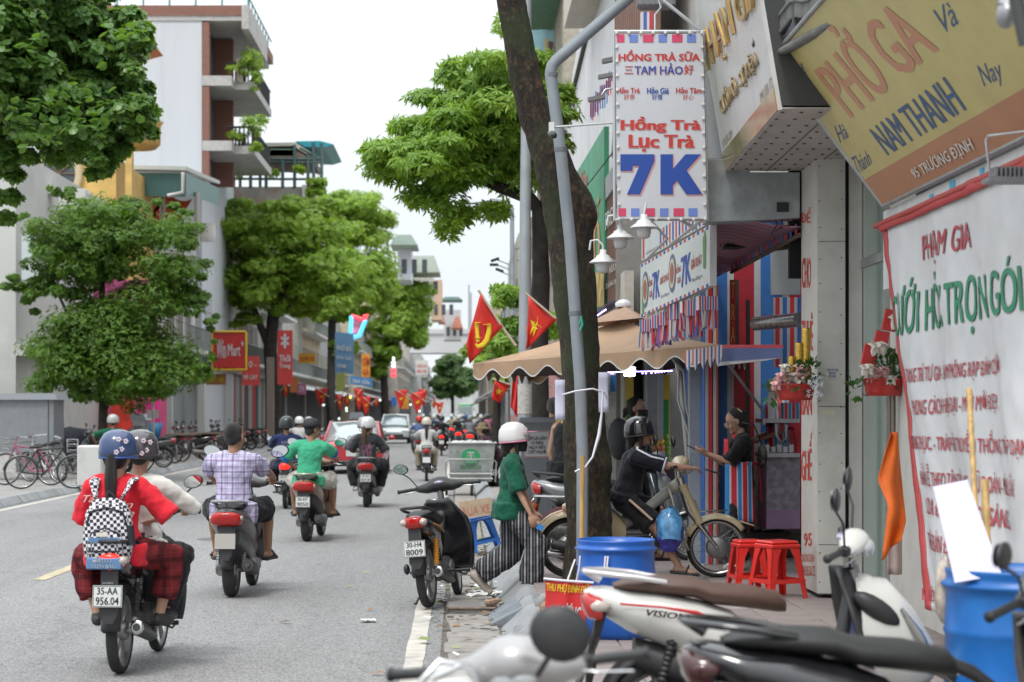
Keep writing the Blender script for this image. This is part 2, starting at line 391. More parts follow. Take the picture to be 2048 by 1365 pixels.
kerb=empty('kerb',(0,0,0));tag(kerb,kind='structure')
prof=[(.32,-.05),(.33,.0),(.40,.06),(.53,.185),(.58,PAV),(.62,PAV),(.62,-.05)]
kb=MB();kb.prism([(x,-.39,z)for x,z in prof],(0,.78,0));kme=kb.mesh('kerb_stone');kme.materials.append(KERB)
y=9.0;far=MB()
while y<130:
 if y<34:
  o=bpy.data.objects.new('kerb_stone',kme);COL.objects.link(o);o.parent=kerb
  o.location=(random.uniform(-.008,.008),y,random.uniform(-.006,.004));o.rotation_euler=(random.uniform(-.01,.01),0,random.uniform(-.012,.012));y+=.8
 else:
  far.prism([(x,y,z)for x,z in prof],(0,7.96,0));y+=8
tag(far.build('distant_kerb',KERB,kerb),kind='stuff')
kl=MB()
for k in range(60):
 kl.prism([(-8.22,12+k*1.6,-.05),(-8.24,12+k*1.6,.02),(-8.36,12+k*1.6,.15),(-8.45,12+k*1.6,.155),(-8.45,12+k*1.6,-.05)],(random.uniform(-.02,.02),1.58,random.uniform(-.01,.01)))
kl.prism([(-8.22,108,-.05),(-8.36,108,.15),(-8.45,108,.155),(-8.45,108,-.05)],(0,700,0));o=struct('kerb_left',kl,KERB)
til=empty('pavement_tiles',(0,0,0));tag(til,kind='structure')
tb=MB();tb.bev((0,0,-.01),(.392,.392,.03),.006);tme=tb.mesh('paving_tile');tme.materials.append(M('paving_tile',(.24,.2,.19),.8,var=.25,vs=2.2,bump=.3,bs=60,dirt=.6,ds=2,dcol=(.11,.1,.09)))
for iy in range(34):
 for ix in range(7):
  yy=9.2+iy*.4;xx=.85+ix*.4
  if random.random()<.03:continue
  o=bpy.data.objects.new('paving_tile',tme);COL.objects.link(o);o.parent=til
  o.location=(xx,yy,PAV-.004+random.uniform(-.003,.003));o.rotation_euler=(random.uniform(-.008,.008),random.uniform(-.008,.008),random.uniform(-.01,.01))
ramp=MB();A=W(968,1240,16.3)
ramp.prism([(.22,16.0,.0),(.62,16.0,.0),(.62,16.0,.21)],(0,1.0,0));tag(ramp.build('kerb_ramp',M('bluish_stone',(.17,.19,.21),.75,var=.25,vs=5,bump=.3)),'dark bluish concrete ramp wedge bridging the gutter and kerb behind the walking woman','ramp')
def chunk(name,c,size,mat,label,cat,seed=0,group=None):
 b=MB();rr=random.Random(seed);b.ball(c,size,8,5,Matrix.Rotation(rr.random()*3,3,'Z'),sm=False)
 b.v=[tuple(V(v)+V((noise.noise(V(v)*9+V((seed,0,0)))*size[0]*.35,)*3))for v in b.v]
 return tag(b.build(name,mat),label,cat,group)
BRK=M('broken_brick',(.3,.2,.14),.95,var=.4,vs=20,bump=.8,bs=60)
chunk('brick_chunk',W(985,1207,17.0)+V((0,0,.02)),(.09,.05,.035),BRK,'tan broken brick lying in the gutter behind the front wheel of the parked black motorbike','brick',3)
chunk('brick_chunk',V((.66,15.2,.23)),(.07,.05,.05),BRK,'reddish broken brick standing on the kerb beside the plastic pipe end','brick',5)
chunk('kerb_chunk',V((.55,14.9,.1)),(.16,.12,.09),KERB,'broken pale kerb lump lying in front of the red notice','rubble',8)
gr=empty('drain_grate',(0,0,0),0,'rusty slatted drain grate sunk in the gutter under the black motorbike','drain grate')
RUST=M('rusty_iron',(.2,.16,.13),.7,.5,var=.3,vs=20,bump=.3)
b=MB()
for(a,c)in(((-.1,16.95),(.3,16.95)),((-.1,17.45),(.3,17.45)),((-.1,16.95),(-.1,17.45)),((.3,16.95),(.3,17.45))):b.tube([(a[0],a[1],.05),(c[0],c[1],.05)],.016,6)
b.build('grate_frame',RUST,gr);sb=MB();sb.box((0,0,0),(.4,.022,.03));sme=sb.mesh('slat');sme.materials.append(M('grate_slat',(.3,.29,.28),.7,.3,var=.2))
for k in range(9):
 o=bpy.data.objects.new('slat',sme);COL.objects.link(o);o.parent=gr;o.location=(.1,17.0+k*.05,.05)
def elbow(pts,r,mat,parent=None,name='pipe',n=12):return MB().tube(pts,r,n).build(name,mat,parent)
PVC=M('grey_pvc',(.22,.245,.27),.45,var=.1,vs=4,dirt=.25,ds=6)
pp=elbow([(1.05,15.6,.27),(.72,15.6,.27),(.66,15.6,.26),(.63,15.6,.22),(.62,15.6,.1),(.62,15.6,.02)],.045,M('grimy_pvc',(.25,.25,.24),.6,var=.15,dirt=.7,ds=12),name='drain_pipe')
tag(pp,'grimy grey plastic drain pipe elbow turning down over the kerb by the red notice','pipe')
lfm=[M('fallen_leaf_yellow',(.5,.38,.07),.7,var=.3,vs=30),M('fallen_leaf_green',(.3,.34,.08),.7,var=.3,vs=30),M('fallen_leaf_brown',(.3,.14,.04),.8,var=.3,vs=30)]
lm=[]
for k in range(3):
 b=MB();c=[(-.5,0,0),(-.2,.16,.02),(.2,.15,.03),(.5,0,.0),(.2,-.15,.03),(-.2,-.16,.02)]
 b.add([(0,0,-.02)]+c,[(0,i+1,(i+1)%6+1)for i in range(6)],0,True);me=b.mesh('fallen_leaf');me.materials.append(lfm[k]);lm.append(me)
NEARL=[(-.08,9.3),(-.05,9.9),(.12,10.4),(-.15,10.9),(.05,11.3),(-.1,11.7),(-.2,12.4),(.15,12.9),(-.12,13.4),(.2,14.1),(-.05,14.4),(-.3,12.2),(-.45,12.0),(-.6,12.5),(.1,15.0),(.22,16.1),(-.15,18.6),(-.05,15.9),(.4,15.3),(-1.1,19.5),(-.8,17.2),(-1.4,16.2),(-1.0,21.2),(-.55,13.0)]
for i,(x,y)in enumerate(NEARL):
 k=i%3;o=bpy.data.objects.new('fallen_leaf',lm[k]);COL.objects.link(o)
 s=random.uniform(.08,.15);o.scale=(s,s,s*.7);o.location=(x+random.uniform(-.05,.05),y,.022);o.rotation_euler=(random.uniform(-.2,.2),random.uniform(-.2,.2),random.uniform(0,6))
 tag(o,['yellow fallen leaf lying in the gutter by the kerb','green fallen leaf lying in the gutter by the kerb','brown fallen leaf lying in the gutter by the kerb'][k],'fallen leaf','fallen leaves along the gutter')
PAPER=M('scrap_paper',(.7,.7,.7),.8,var=.1)
lt=MB()
for k in range(420):
 x=random.uniform(-.28,.5);y=random.uniform(9,34)if k%2 else random.uniform(15.5,24);s=random.uniform(.01,.045)
 a=random.random()*6.3;ux=V((math.cos(a),math.sin(a),random.uniform(-.3,.3)))*s;uy=V((-math.sin(a),math.cos(a),random.uniform(-.3,.3)))*s*random.uniform(.3,1)
 c=V((x,y,.03+random.random()*.015));lt.add([c-ux-uy,c+ux-uy,c+ux+uy,c-ux+uy],[(0,1,2,3)],random.choice([0,0,1,2,2,2,3]))
tag(lt.build('litter',[M('litter_brown',(.16,.11,.07),.9),PAPER,M('litter_dark',(.07,.06,.05),.9),M('litter_green',(.2,.24,.08),.9)]),'leaf scraps, grit and paper bits strewn along the gutter','litter',kind='stuff')
def crumpled(c,w,h,label,mat=PAPER,seed=0,rz=0):
 b=MB();c=V(c);b.sheet(lambda u,v:c+Matrix.Rotation(rz,3,'Z')@V(((u-.5)*w,(v-.5)*h,.02+noise.noise(V((u*3+seed,v*3,0)))*.04)),6,6)
 return tag(b.build('paper_scrap',mat),label,'litter')
crumpled((.28,18.6,.02),.32,.16,'white crumpled plastic scrap lying in the gutter between motorbike and woman')
crumpled((.15,17.9,.06),.2,.05,'thin white paper strip lying beside the drain grate',rz=.4,seed=4)
crumpled((-.75,16.3,.0),.12,.1,'small white paper scrap on the open asphalt',seed=7)
#  RIGHT SIDE SHOPS
def plane3(a,b,c):n=(b-a).cross(c-a).normalized();return(a,n)
def onP(px,py,pl):
 """where the sight line through (px,py) meets a real sign plane"""
 P0,n=pl;d1=W(px,py,1)-V((0,0,EYE));t=(P0-V((0,0,EYE))).dot(n)/d1.dot(n);return V((0,0,EYE))+d1*t
def onX(px,py,X):return W(px,py,X*FPX/(px-920))
def pquad(pl,pts):return[onP(x,y,pl)for x,y in pts]
def ptext(body,pl,pts,mat,parent,**k):
 q=pquad(pl,pts);return text(body,None,(1,0,0),(0,0,1),1,1,mat,parent,fn=quadfn(*q,lift=k.pop('lift',.002)),**k)
GALV=M('galvanised_sheet',(.33,.36,.37),.45,.45,var=.2,vs=5,bump=.25,bs=9,dirt=.35,ds=4)
STEEL=M('grey_steel',(.4,.41,.42),.35,.75,var=.15)
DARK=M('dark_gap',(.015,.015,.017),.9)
WPANEL=M('cream_panel',(.56,.545,.5),.5,var=.07,vs=3,dirt=.35,ds=4.5,dcol=(.3,.27,.22))
REDT=M('red_letter',(.55,.06,.035),.6,var=.1)
# ---- the row of shop buildings behind everything: one block per shop
def block(name,a,b,mat,label,cat='building',parts=None):
 o=empty(name,((a[0]+b[0])/2,(a[1]+b[1])/2,PAV),0,label,cat);m=MB();off=V(o.location)
 m.bbox(V(a)-off,V(b)-off);m.build('wall',mat,o);return o
WALLG=M('grey_wall',(.36,.35,.33),.85,var=.15,vs=2,dirt=.4,ds=1.5)
sh=empty('noodle_shop',(3.6,12,PAV),0,'cream fronted noodle shop behind the wedding banner under the tilted yellow sign','shop')
def P(o,mb,name,mat,**k):
 off=V(o.location);mb.v=[tuple(V(v)-off)for v in mb.v];return mb.build(name,mat,o,**k)
m=MB();m.bbox((3.3,4,PAV),(3.7,15.4,8));P(sh,m,'wall',WPANEL)
m=MB();m.bbox((3.14,17.05,PAV),(3.7,17.4,8));P(sh,m,'party_wall',M('party_wall',(.12,.12,.12),.8))
m=MB();m.bbox((3.04,4,2.6),(3.10,14.3,3.16));P(sh,m,'fascia',M('white_fascia',(.62,.63,.62),.4,var=.05,dirt=.25,ds=5))
BLUEL=M('pale_blue_letter',(.05,.38,.6),.5)
for px,py,w,h in((1862,398,7,16),(1904,378,10,30),(1963,345,8,14),(1905,400,9,12)):
 m=MB();q=[onX(px-w/2,py+h/2,3.035),onX(px+w/2,py+h/2-3,3.035),onX(px+w/2,py-h/2-3,3.035),onX(px-w/2,py-h/2,3.035)];panel(m,q,.01);P(sh,m,'letter_remnant',BLUEL)
 # ---- tilted yellow sign
sg=empty('tilted_sign',(2.6,12,3.7),0,'tilted yellow noodle shop sign with orange and blue lettering overhanging the pavement','sign')
YEL=M('mustard_vinyl',(.5,.43,.17),.42,var=.06,vs=3,dirt=.25,ds=5,dcol=(.3,.25,.13))
ORB=M('orange_vinyl',(.42,.2,.105),.45,var=.06,vs=3)
ORL=M('orange_letter',(.47,.225,.13),.5);BLU=M('navy_letter',(.045,.095,.2),.5);WHT=M('white_letter',(.62,.6,.55),.6)
d0,d1=14.1,9.6
b0=V((3.0,d0,3.18));t0=V((2.21,d0,4.235));b1=V((3.0,d1,3.18));t1=V((2.21,d1,4.235))
pl=plane3(b0,b1,t0);q=[b0,b1,t1,t0]
m=MB();panel(m,q,.05);P(sg,m,'board',YEL)
m=MB();f=quadfn(b0,b1,t1,t0,lift=.004);k=.175
panel(m,[f(-.5,-.5),f(.5,-.5),f(.5,-.5+k),f(-.5,-.5+k)],.003);P(sg,m,'address_band',ORB)
m=MB();ed=(t0-b0).normalized()
for a,b in((b0,t0),(b1,t1),(b0,b1),(t0,t1)):m.tube([a,b],.018,6)
P(sg,m,'board_frame',STEEL)
G=lambda body,pts,mat,**k2:(lambda o:(setattr(o,'parent',sg),setattr(o,'matrix_parent_inverse',Matrix.Translation(-V(sg.location)))))(ptext(body,pl,pts,mat,None,**k2))
G('PHỞ GA',[(1703,238),(1880,100),(1757,-38),(1600,108)],ORL,bold=.035)
G('NAM THANH',[(1776,311),(1934,219),(1889,153),(1738,260)],BLU,bold=.03)
G('95 TRƯƠNG ĐỊNH',[(1835,361),(1955,303),(1939,268),(1821,334)],WHT,bold=.02,lift=.012)
for s_,pts in(('Hương',[(1590,172),(1617,150),(1600,118),(1568,134)]),('Vị',[(1641,218),(1655,208),(1636,180),(1619,186)]),('Hà',[(1681,287),(1699,274),(1685,248),(1664,254)]),('Thành',[(1718,349),(1746,327),(1733,300),(1702,316)]),('Và',[(1893,66),(1920,46),(1896,2),(1866,22)]),('Nay',[(1976,186),(2016,164),(1994,118),(1948,134)])):
 G(s_,pts,BLU,shear=.35,bold=.006)
aw=empty('folded_awning',(2.2,14,4.3),0,'grey rolled awning and metal gutter above the tilted yellow sign','awning')
m=MB();m.tube([W(1512,132,14.3),W(1600,85,13.2),W(1790,-20,11.2)],[.03,.05,.06],8,ry=[.02,.03,.04]);P(aw,m,'gutter',M('dirty_tin',(.2,.2,.19),.5,.4,var=.3,bump=.3,dirt=.6,ds=9))
m=MB();m.sheet(lambda u,v:W(1505+u*200,90-u*120-v*45+12*math.sin(v*9),14.2-u*2.2)+V((0,0,.03*math.sin(u*20))),16,8,.01);P(aw,m,'awning_cloth',M('grey_awning_cloth',(.13,.13,.125),.8,var=.3,bump=.4,bs=14))
# ---- leaning white box sign with gold letters
bx=empty('box_sign',(2.7,15.4,4.4),0,'white box sign with tall gold letters and riveted underside beside the hanging drinks sign','sign')
WB=M('white_acrylic',(.56,.555,.54),.3,var=.05,vs=2,dirt=.2,ds=6);GOLD=M('gold_letter',(.52,.33,.1),.28,.75,var=.15);GOLDB=M('gold_band',(.55,.4,.15),.18,.85,var=.3,vs=4)
f0=W(1450,345,17.07);f1=W(1556,221,13.6);g0=W(1392,0,17.07)-(f0-W(1392,0,17.07))*.15;pl2=plane3(f0,f1,g0);upv=(g0-f0);g1=f1+upv
m=MB();panel(m,[f0,f1,g1,g0],.03);P(bx,m,'face',WB)
uz=upv.normalized();m=MB();panel(m,[f0,f1,f1+uz*.16,f0+uz*.16],-.006);P(bx,m,'gold_band',GOLDB)
m=MB();bb=[f0,f1,V((3.35,13.6,f1.z)),V((3.35,17.07,f0.z))];m.prism([p+V((.0,0,.012))for p in bb],(0,0,.02));P(bx,m,'underside',M('riveted_underside',(.4,.38,.36),.6,var=.1,dirt=.4,ds=4))
m=MB();m2=MB();m.prism([f0+V((.03,0,.02)),V((3.35,17.07,f0.z+.02)),V((3.35,17.07,6.2)),V((g0.x+.03,17.07,g0.z))],(0,-.02,0));m2.prism([f1+V((.03,0,.02)),V((3.35,13.6,f1.z+.02)),V((3.35,13.6,6.2)),V((g1.x+.03,13.6,g1.z))],(0,.02,0));P(bx,m,'end_plate',M('dark_plate',(.05,.05,.05),.8));P(bx,m2,'end_plate',M('dark_plate'))
m=MB()
for i in range(9):
 for j in range(11):
  c=bb[0].lerp(bb[1],(j+.5)/11).lerp(bb[3].lerp(bb[2],(j+.5)/11),(i+.4)/9);m.lathe([(.016,0),(.012,-.008),(0,-.01)],6,c+V((0,0,.012)),(0,0,1),sm=False)
for i in(.33,.66):
 a=bb[0].lerp(bb[3],i);b2=bb[1].lerp(bb[2],i);m.tube([a+V((0,0,.01)),b2+V((0,0,.01))],.006,4)
P(bx,m,'rivets',M('rust_rivet',(.12,.08,.05),.7))
G2=lambda body,pts,mat,**k2:(lambda o:(setattr(o,'parent',bx),setattr(o,'matrix_parent_inverse',Matrix.Translation(-V(bx.location)))))(ptext(body,pl2,pts,mat,None,**k2))
G2('PHẠM GIA',[(1424,163),(1530,14),(1515,-80),(1404,66)],GOLD,bold=.012,depth=.02,lift=.01)
G2('CƯỚI HỎI - SỰ KIỆN',[(1450,240),(1522,138),(1510,96),(1440,190)],M('dark_gold',(.33,.24,.12),.4,.5),bold=.01,depth=.015,lift=.008)
G2('0943 858 172',[(1522,207),(1547,174),(1543,153),(1519,188)],M('dark_gold'),bold=.01)
G2('95 TRƯƠNG ĐỊNH',[(1447,303),(1466,277),(1463,255),(1444,279)],M('dark_gold'),bold=.01)
m=MB();m.bbox((3.3,15.4,3.85),(3.7,24,9));wr=tag(m.build('upper_wall',WALLG),'grey upper wall of the drinks shop behind the signs','wall')
wf=empty('window_box',W(1540,40,14.4),0,'small reflective window frame above the folded awning','window')
m=MB();q3=[W(1500,130,14.8),W(1590,60,13.3),W(1590,-60,13.3),W(1500,-30,14.8)];panel(m,q3,.02);P(wf,m,'pane',M('sky_glass',(.5,.55,.62),.1,.6,var=.35,vs=6))
m=MB();
for a,b in zip(q3,q3[1:]+q3[:1]):m.tube([a,b],.02,6)
P(wf,m,'frame',M('dark_frame',(.06,.06,.06),.6))
fl=empty('ribbed_floodlight',W(2030,345,10.2),0,'grey ribbed floodlight on a bent rod above the wedding banner','floodlight')
m=MB();c0=W(1975,350,10.2)
for k in range(16):m.box(c0+V((k*.0225+.03,0,.0)),(.012,.14,.07))
P(fl,m,'fins',M('floodlight_grey',(.2,.2,.21),.5,.4));m=MB();m.box(c0+V((.2,0,-.03)),(.42,.16,.025));P(fl,m,'housing',M('floodlight_grey'))
m=MB();m.tube([c0+V((.01,0,.02)),W(1972,282,10.2),W(1976,272,10.2),W(2060,262,10.0)],.007,6);P(fl,m,'rod',STEEL)
lm2=empty('overhead_lamp',W(2020,20,7),0,'blurred silver lamp head hanging in the top right corner','lamp')
m=MB();m.ball(W(2012,30,7),(.035,.05,.05),10,6);m.tube([W(2012,20,7),W(2060,-40,7)],.04,8);P(lm2,m,'lamp_body',M('lamp_silver',(.3,.3,.31),.4,.6))
m=MB();m.tube([W(2030,-10,6.9),W(2052,90,6.9)],.025,6);P(lm2,m,'bracket',M('dark_frame'))
m=MB();q4=[onX(1962,-10,3.12)+V((0,0,0)),V((3.2,9.3,3.2)),V((3.2,9.3,6)),V((3.2,13,6))]
m.bbox((3.25,6,3.2),(3.3,14.2,7));tag(m.build('side_wall',M('slate_wall',(.1,.1,.115),.8,var=.2)),'dark slate wall above the tilted yellow sign','wall')
# ---- white advertising pillar
pil=empty('panel_pillar',(3.03,16.65,PAV),0,'cream riveted panel pillar with red rental lettering down its street side','pillar')
X0,X1,n0,n1=2.92,3.15,16.27,17.03
m=MB();m.bbox((X0+.01,n0+.01,PAV+.03),(X1,n1,4.3));P(pil,m,'core',M('pillar_core',(.2,.2,.19),.8))
zs=[PAV+.04,.62+.02,1.74+.03,3.12,4.3]
for a,b in zip(zs,zs[1:]):
 m=MB();m.bbox((X0+.004,n0,a),(X1-.002,n0+.012,b-.006));P(pil,m,'panel',WPANEL)
m=MB();m.bbox((X0,n0+.002,PAV+.04),(X0+.012,n1,4.3));P(pil,m,'side_panel',M('cream_side',(.56,.54,.49),.5,var=.05,dirt=.3,ds=5,dcol=(.3,.22,.15)))
m=MB()
for z in[PAV+.15+i*.24 for i in range(16)]:
 for x in(X0+.02,X1-.035):m.lathe([(.006,0),(.005,-.004),(0,-.005)],6,(x+random.uniform(-.004,.004),n0,z+random.uniform(-.03,.03)),(0,1,0),sm=False)
P(pil,m,'rivets',M('rivet_dark',(.04,.04,.04),.6))
def side(body,y0,y1,x0=1604,x1=1630,bold=.03,name='lettering'):
 q5=[onX(x0,y1,X0-.001),onX(x1,y1,X0-.001),onX(x1,y0,X0-.001),onX(x0,y0,X0-.001)]
 o=text(body,None,(1,0,0),(0,0,1),1,1,REDT,None,fn=quadfn(*q5),bold=bold);o.parent=pil;o.matrix_parent_inverse=Matrix.Translation(-V(pil.location))
side('ĐỂ',415,446,1602,1622);side('CHO',516,577,1604,1622);side('THUÊ',625,702,1604,1626);side('BÀN',772,830,1603,1624);side('GHẾ',866,962,1603,1624)
side('95',1066,1092,1608,1624,.02);side('TRƯƠNG ĐỊNH',1106,1128,1603,1629,.01);side('0943.85.81.72',1132,1152,1603,1630,.01)
q5=[W(1653,757,n0-.002),W(1676,757,n0-.002),W(1676,735,n0-.002),W(1653,735,n0-.002)]
m=MB();panel(m,q5,-.001);P(pil,m,'sticker',M('sticker_white',(.6,.6,.6),.6))
o=text('THÔNG TẮC CỐNG\n0988.734.337\nMỘT LÀ PHẤT',None,(1,0,0),(0,0,1),1,1,BLU,None,fn=quadfn(*q5,lift=.003),bold=.02);o.parent=pil;o.matrix_parent_inverse=Matrix.Translation(-V(pil.location))
m=MB();m.prism([W(1640,820,n0-.003),W(1672,822,n0-.003),W(1668,832,n0-.003),W(1650,829,n0-.003),W(1641,828,n0-.003)],(0,.002,0));P(pil,m,'torn_sticker',M('torn_paper',(.62,.58,.45),.8))
dp=empty('glass_shopfront',(3.3,15.8,PAV),0,'greenish glass shop door and pale post between pillar and wedding banner','shopfront')
m=MB();m.bbox((3.185,16.3,PAV),(3.29,16.6,4.2));P(dp,m,'post',WPANEL)
m=MB();m.bbox((3.15,16.32,PAV),(3.18,16.7,4.2));P(dp,m,'gap',DARK)
m=MB();m.bbox((3.3,15.35,PAV+.08),(3.312,16.28,2.9));P(dp,m,'glass_door',M('green_glass',(.24,.31,.27),.12,var=.06,vs=1.5,coat=.4))
m=MB();m.bbox((3.28,15.3,2.9),(3.33,16.3,2.97));P(dp,m,'transom',STEEL);m=MB();m.bbox((3.3,15.35,2.98),(3.312,16.28,4.2));P(dp,m,'upper_glass',M('green_glass'))
m=MB();m.bbox((3.275,15.28,PAV),(3.35,15.34,4.2));P(dp,m,'jamb',STEEL)
m=MB()
for k in(0,1):m.tube([(3.26,15.1-k*.12,.9),(3.26,15.1-k*.12,2.2)],.018,8)
P(dp,m,'door_handle',M('dark_chrome',(.2,.17,.14),.3,.8))
# ---- wedding banner
bn=empty('wedding_banner',(2.95,12,PAV),0,'large white hanging banner with green and red lettering and a red border','banner')
TL,TR,BL,BR=onX(1765,455,2.99),V((2.99,9.0,3.03)),onX(1852,1218,2.86),V((2.86,8.6,.35))
BANW=M('banner_vinyl',(.56,.56,.565),.55,var=.05,vs=2.5,bump=.18,bs=7,dirt=.3,ds=1.8,dcol=(.36,.34,.31))
def banf(u,v):
 p=(BL*(1-u)+BR*u)*(1-v)+(TL*(1-u)+TR*u)*v
 k=1-.85*v**4;return p+V((k*.028*math.sin(u*26+v*3)*(1-.3*v)+k*.02*noise.noise(V((u*7,v*5,1)))+.03*math.sin(v*8)*(.25-abs(u-.2))+.01*noise.noise(V((u*25,v*18,4))),.0,0))
m=MB();m.sheet(lambda u,v:banf(1-u,v),150,60,.003);o=P(bn,m,'cloth',BANW)
m=MB();m.sheet(lambda u,v:banf(.0+.028*(1-u),v)-V((.006,0,0)),3,60,.002);m.sheet(lambda u,v:banf(1-u,.985+.03*v)-V((.02,0,0)),90,2,.01);P(bn,m,'border',M('banner_red',(.45,.04,.04),.5,var=.1,bump=.2,bs=12))
m=MB();m.tube([TL+V((-.02,.15,.02)),TR+V((-.02,0,.02))],.02,8);P(bn,m,'rod',M('red_rod',(.4,.05,.04),.5))
from functools import lru_cache
def ban_uv(px,py):
 u,v=.3,.5
 for _ in range(25):
  def pr(u,v):
   p=(BL*(1-u)+BR*u)*(1-v)+(TL*(1-u)+TR*u)*v;return 920+p.x*FPX/p.y,825-(p.z-EYE)*FPX/p.y
  x,y=pr(u,v);e=1e-4;x1,y1=pr(u+e,v);x2,y2=pr(u,v+e)
  a,b,c,d=(x1-x)/e,(x2-x)/e,(y1-y)/e,(y2-y)/e;D=a*d-b*c
  du=((px-x)*d-(py-y)*b)/D;dv=(a*(py-y)-c*(px-x))/D;u+=du;v+=dv
 return u,v
def btext(body,pts,mat,bold=.02,**k):
 bold=min(bold,.028)
 c=[ban_uv(*p)for p in pts]
 def f(u,v):
  u+=.5;v+=.5;a=[(c[0][i]*(1-u)+c[1][i]*u)*(1-v)+(c[3][i]*(1-u)+c[2][i]*u)*v for i in(0,1)]
  return banf(*a)-V((.010,0,0))
 o=text(body,None,(1,0,0),(0,0,1),1,1,mat,None,fn=f,bold=bold,res=5,**k);o.parent=bn;o.matrix_parent_inverse=Matrix.Translation(-V(bn.location))
RB=M('banner_letter_red',(.4,.045,.06),.6,var=.12,vs=20);GB=M('banner_letter_green',(.02,.2,.1),.6,var=.1);YB=M('banner_letter_edge',(.5,.45,.2),.6)
btext('PHẠM GIA',[(1843,536),(1942,510),(1940,440),(1841,470)],RB,.02)
def btext2(body,pts):
 ex=[(pts[0][0]-3,pts[0][1]+3),(pts[1][0]+2,pts[1][1]+3),(pts[2][0]+2,pts[2][1]-3),(pts[3][0]-3,pts[3][1]-3)]
 btext(body,pts,GB,.045)
btext2('CƯỚI HỎI TRỌN GÓI',[(1788,698),(2046,648),(2040,498),(1785,566)])
btext('TRANG TRÍ TƯ GIA - LÀM PHÔNG RẠP ĐÁM CƯỚI',[(1818,775),(2006,755),(2004,706),(1816,728)],RB,.03)
btext('PHONG CÁCH HIỆN ĐẠI - MỚI MỚI ĐẸP.',[(1836,840),(1996,826),(1994,778),(1834,790)],RB,.03)
btext('TRANG PHỤC - TRÁP HỎI TRUYỀN THỐNG, TRÁP DẠM',[(1818,905),(2062,920),(2060,862),(1816,856)],RB,.03)
btext('NHẪN LỄ THEO TÂN THỜI - MC - VŨ ĐOÀN - MÚA LÂN.',[(1838,970),(2044,995),(2044,938),(1836,926)],RB,.03)
btext('LOA ĐÀI ÁNH SÁNG, SÁNG.',[(1853,1032),(2018,1066),(2018,1012),(1851,986)],RB,.03)
btext('THUÊ BÀN ĐÁM CƯỚI',[(1855,1098),(1935,1118),(1933,1068),(1853,1052)],RB,.03)
btext('LIÊN HỆ',[(1848,1207),(1895,1216),(1893,1178),(1846,1168)],RB,.03)
oc=empty('orange_cloth',(2.9,14,PAV+.6),0,'bright orange cloth hanging beside the left border of the wedding banner','cloth')
def orf(u,v):
 top=W(1783,860,13.8);k=v;w0=W(1762,1120,13.6);L=[W(1782,865,13.8),W(1757,960,13.7),W(1778,1010,13.6),W(1762,1122,13.6)];R=[W(1796,865,13.9),W(1806,970,13.8),W(1812,1040,13.7),W(1800,1080,13.6)]
 i=min(2,int(k*3));f=k*3-i;return(L[i].lerp(L[i+1],f)).lerp(R[i].lerp(R[i+1],f),u)+V((0,.04*math.sin(u*7+k*4),0))
m=MB();m.sheet(orf,10,16,.004);P(oc,m,'cloth',M('orange_fabric',(.75,.14,.01),.7,var=.12,vs=5,bump=.3,bs=12));m=MB();m.sheet(lambda u,v:W(1775+u*30,1050+v*100,14.0)+V((0,.03*math.sin(u*8),0)),6,6,.004);P(oc,m,'lining',M('pinkish_cloth',(.5,.4,.36),.8))
BAM=M('bamboo',(.45,.28,.1),.5,var=.3,vs=6,stretch=(6,6,.6))
def bamboo(a,b,r,name,label,nodes=5):
 a,b=V(a),V(b);m=MB();pts=[];rr=[]
 for i in range(nodes*4+1):
  t=i/(nodes*4);pts.append(a.lerp(b,t));rr.append(r*(1.12 if i%4==0 else .97))
 m.tube(pts,rr,10);return tag(m.build(name,BAM),label,'bamboo pole')
bamboo(W(1163,1125,16.6),W(1165,912,16.6),.019,'bamboo_pole','thick bamboo pole rising from the blue barrel against the grey pipe',4)
bamboo(W(1958,1150,9.3),W(1938,780,10.0),.014,'bamboo_pole','long thin bamboo pole leaning in front of the wedding banner',5)
bamboo(W(1975,1150,9.2),W(1970,962,9.4),.02,'bamboo_pole','short stout bamboo pole behind the white board in the blue barrel',3)
def rose(m,c,r,mi,rr):
 c=V(c)
 for k in range(9):
  a=k*2.4;t=.25+.09*k;n_=V((math.cos(a)*t,math.sin(a)*t-.4,.5)).normalized();x,y,z=frame(n_)
  m.sheet(lambda u,v:c+n_*(r*.35*(1-t*.6))+(x*(u-.5)+z*(v-.5))*r*(.6+t)+n_*(-abs(u-.5)**2*r*1.6-abs(v-.5)**2*r*1.6),3,3,0,mi)
 m.ball(c,r*.5,8,5,None,mi)
def leaf_tuft(m,c,r,n,mi,rr,s=.05):
 for k in range(n):
  d=V((rr.gauss(0,1),rr.gauss(0,1),rr.gauss(.2,1))).normalized();p=V(c)+d*r*rr.uniform(.5,1);x,y,z=frame(d);L=s*rr.uniform(.6,1.3)
  m.add([p,p+y*L*.5+x*L*.28,p+y*L,p+y*L*.5-x*L*.28],[(0,1,2,3)],mi)
POTR=M('red_lacquer',(.4,.02,.015),.3,var=.1,coat=.4);LG=leaf_mat('plastic_leaf',(.02,.07,.02),(.05,.16,.04));PINK=M('pink_petal',(.75,.42,.42),.7,var=.2,vs=40);CREAM=M('cream_petal',(.72,.66,.6),.7,var=.12,vs=40);GR=M('gold_foil',(.6,.38,.08),.22,.9,var=.2,vs=40,bump=.3,bs=200)
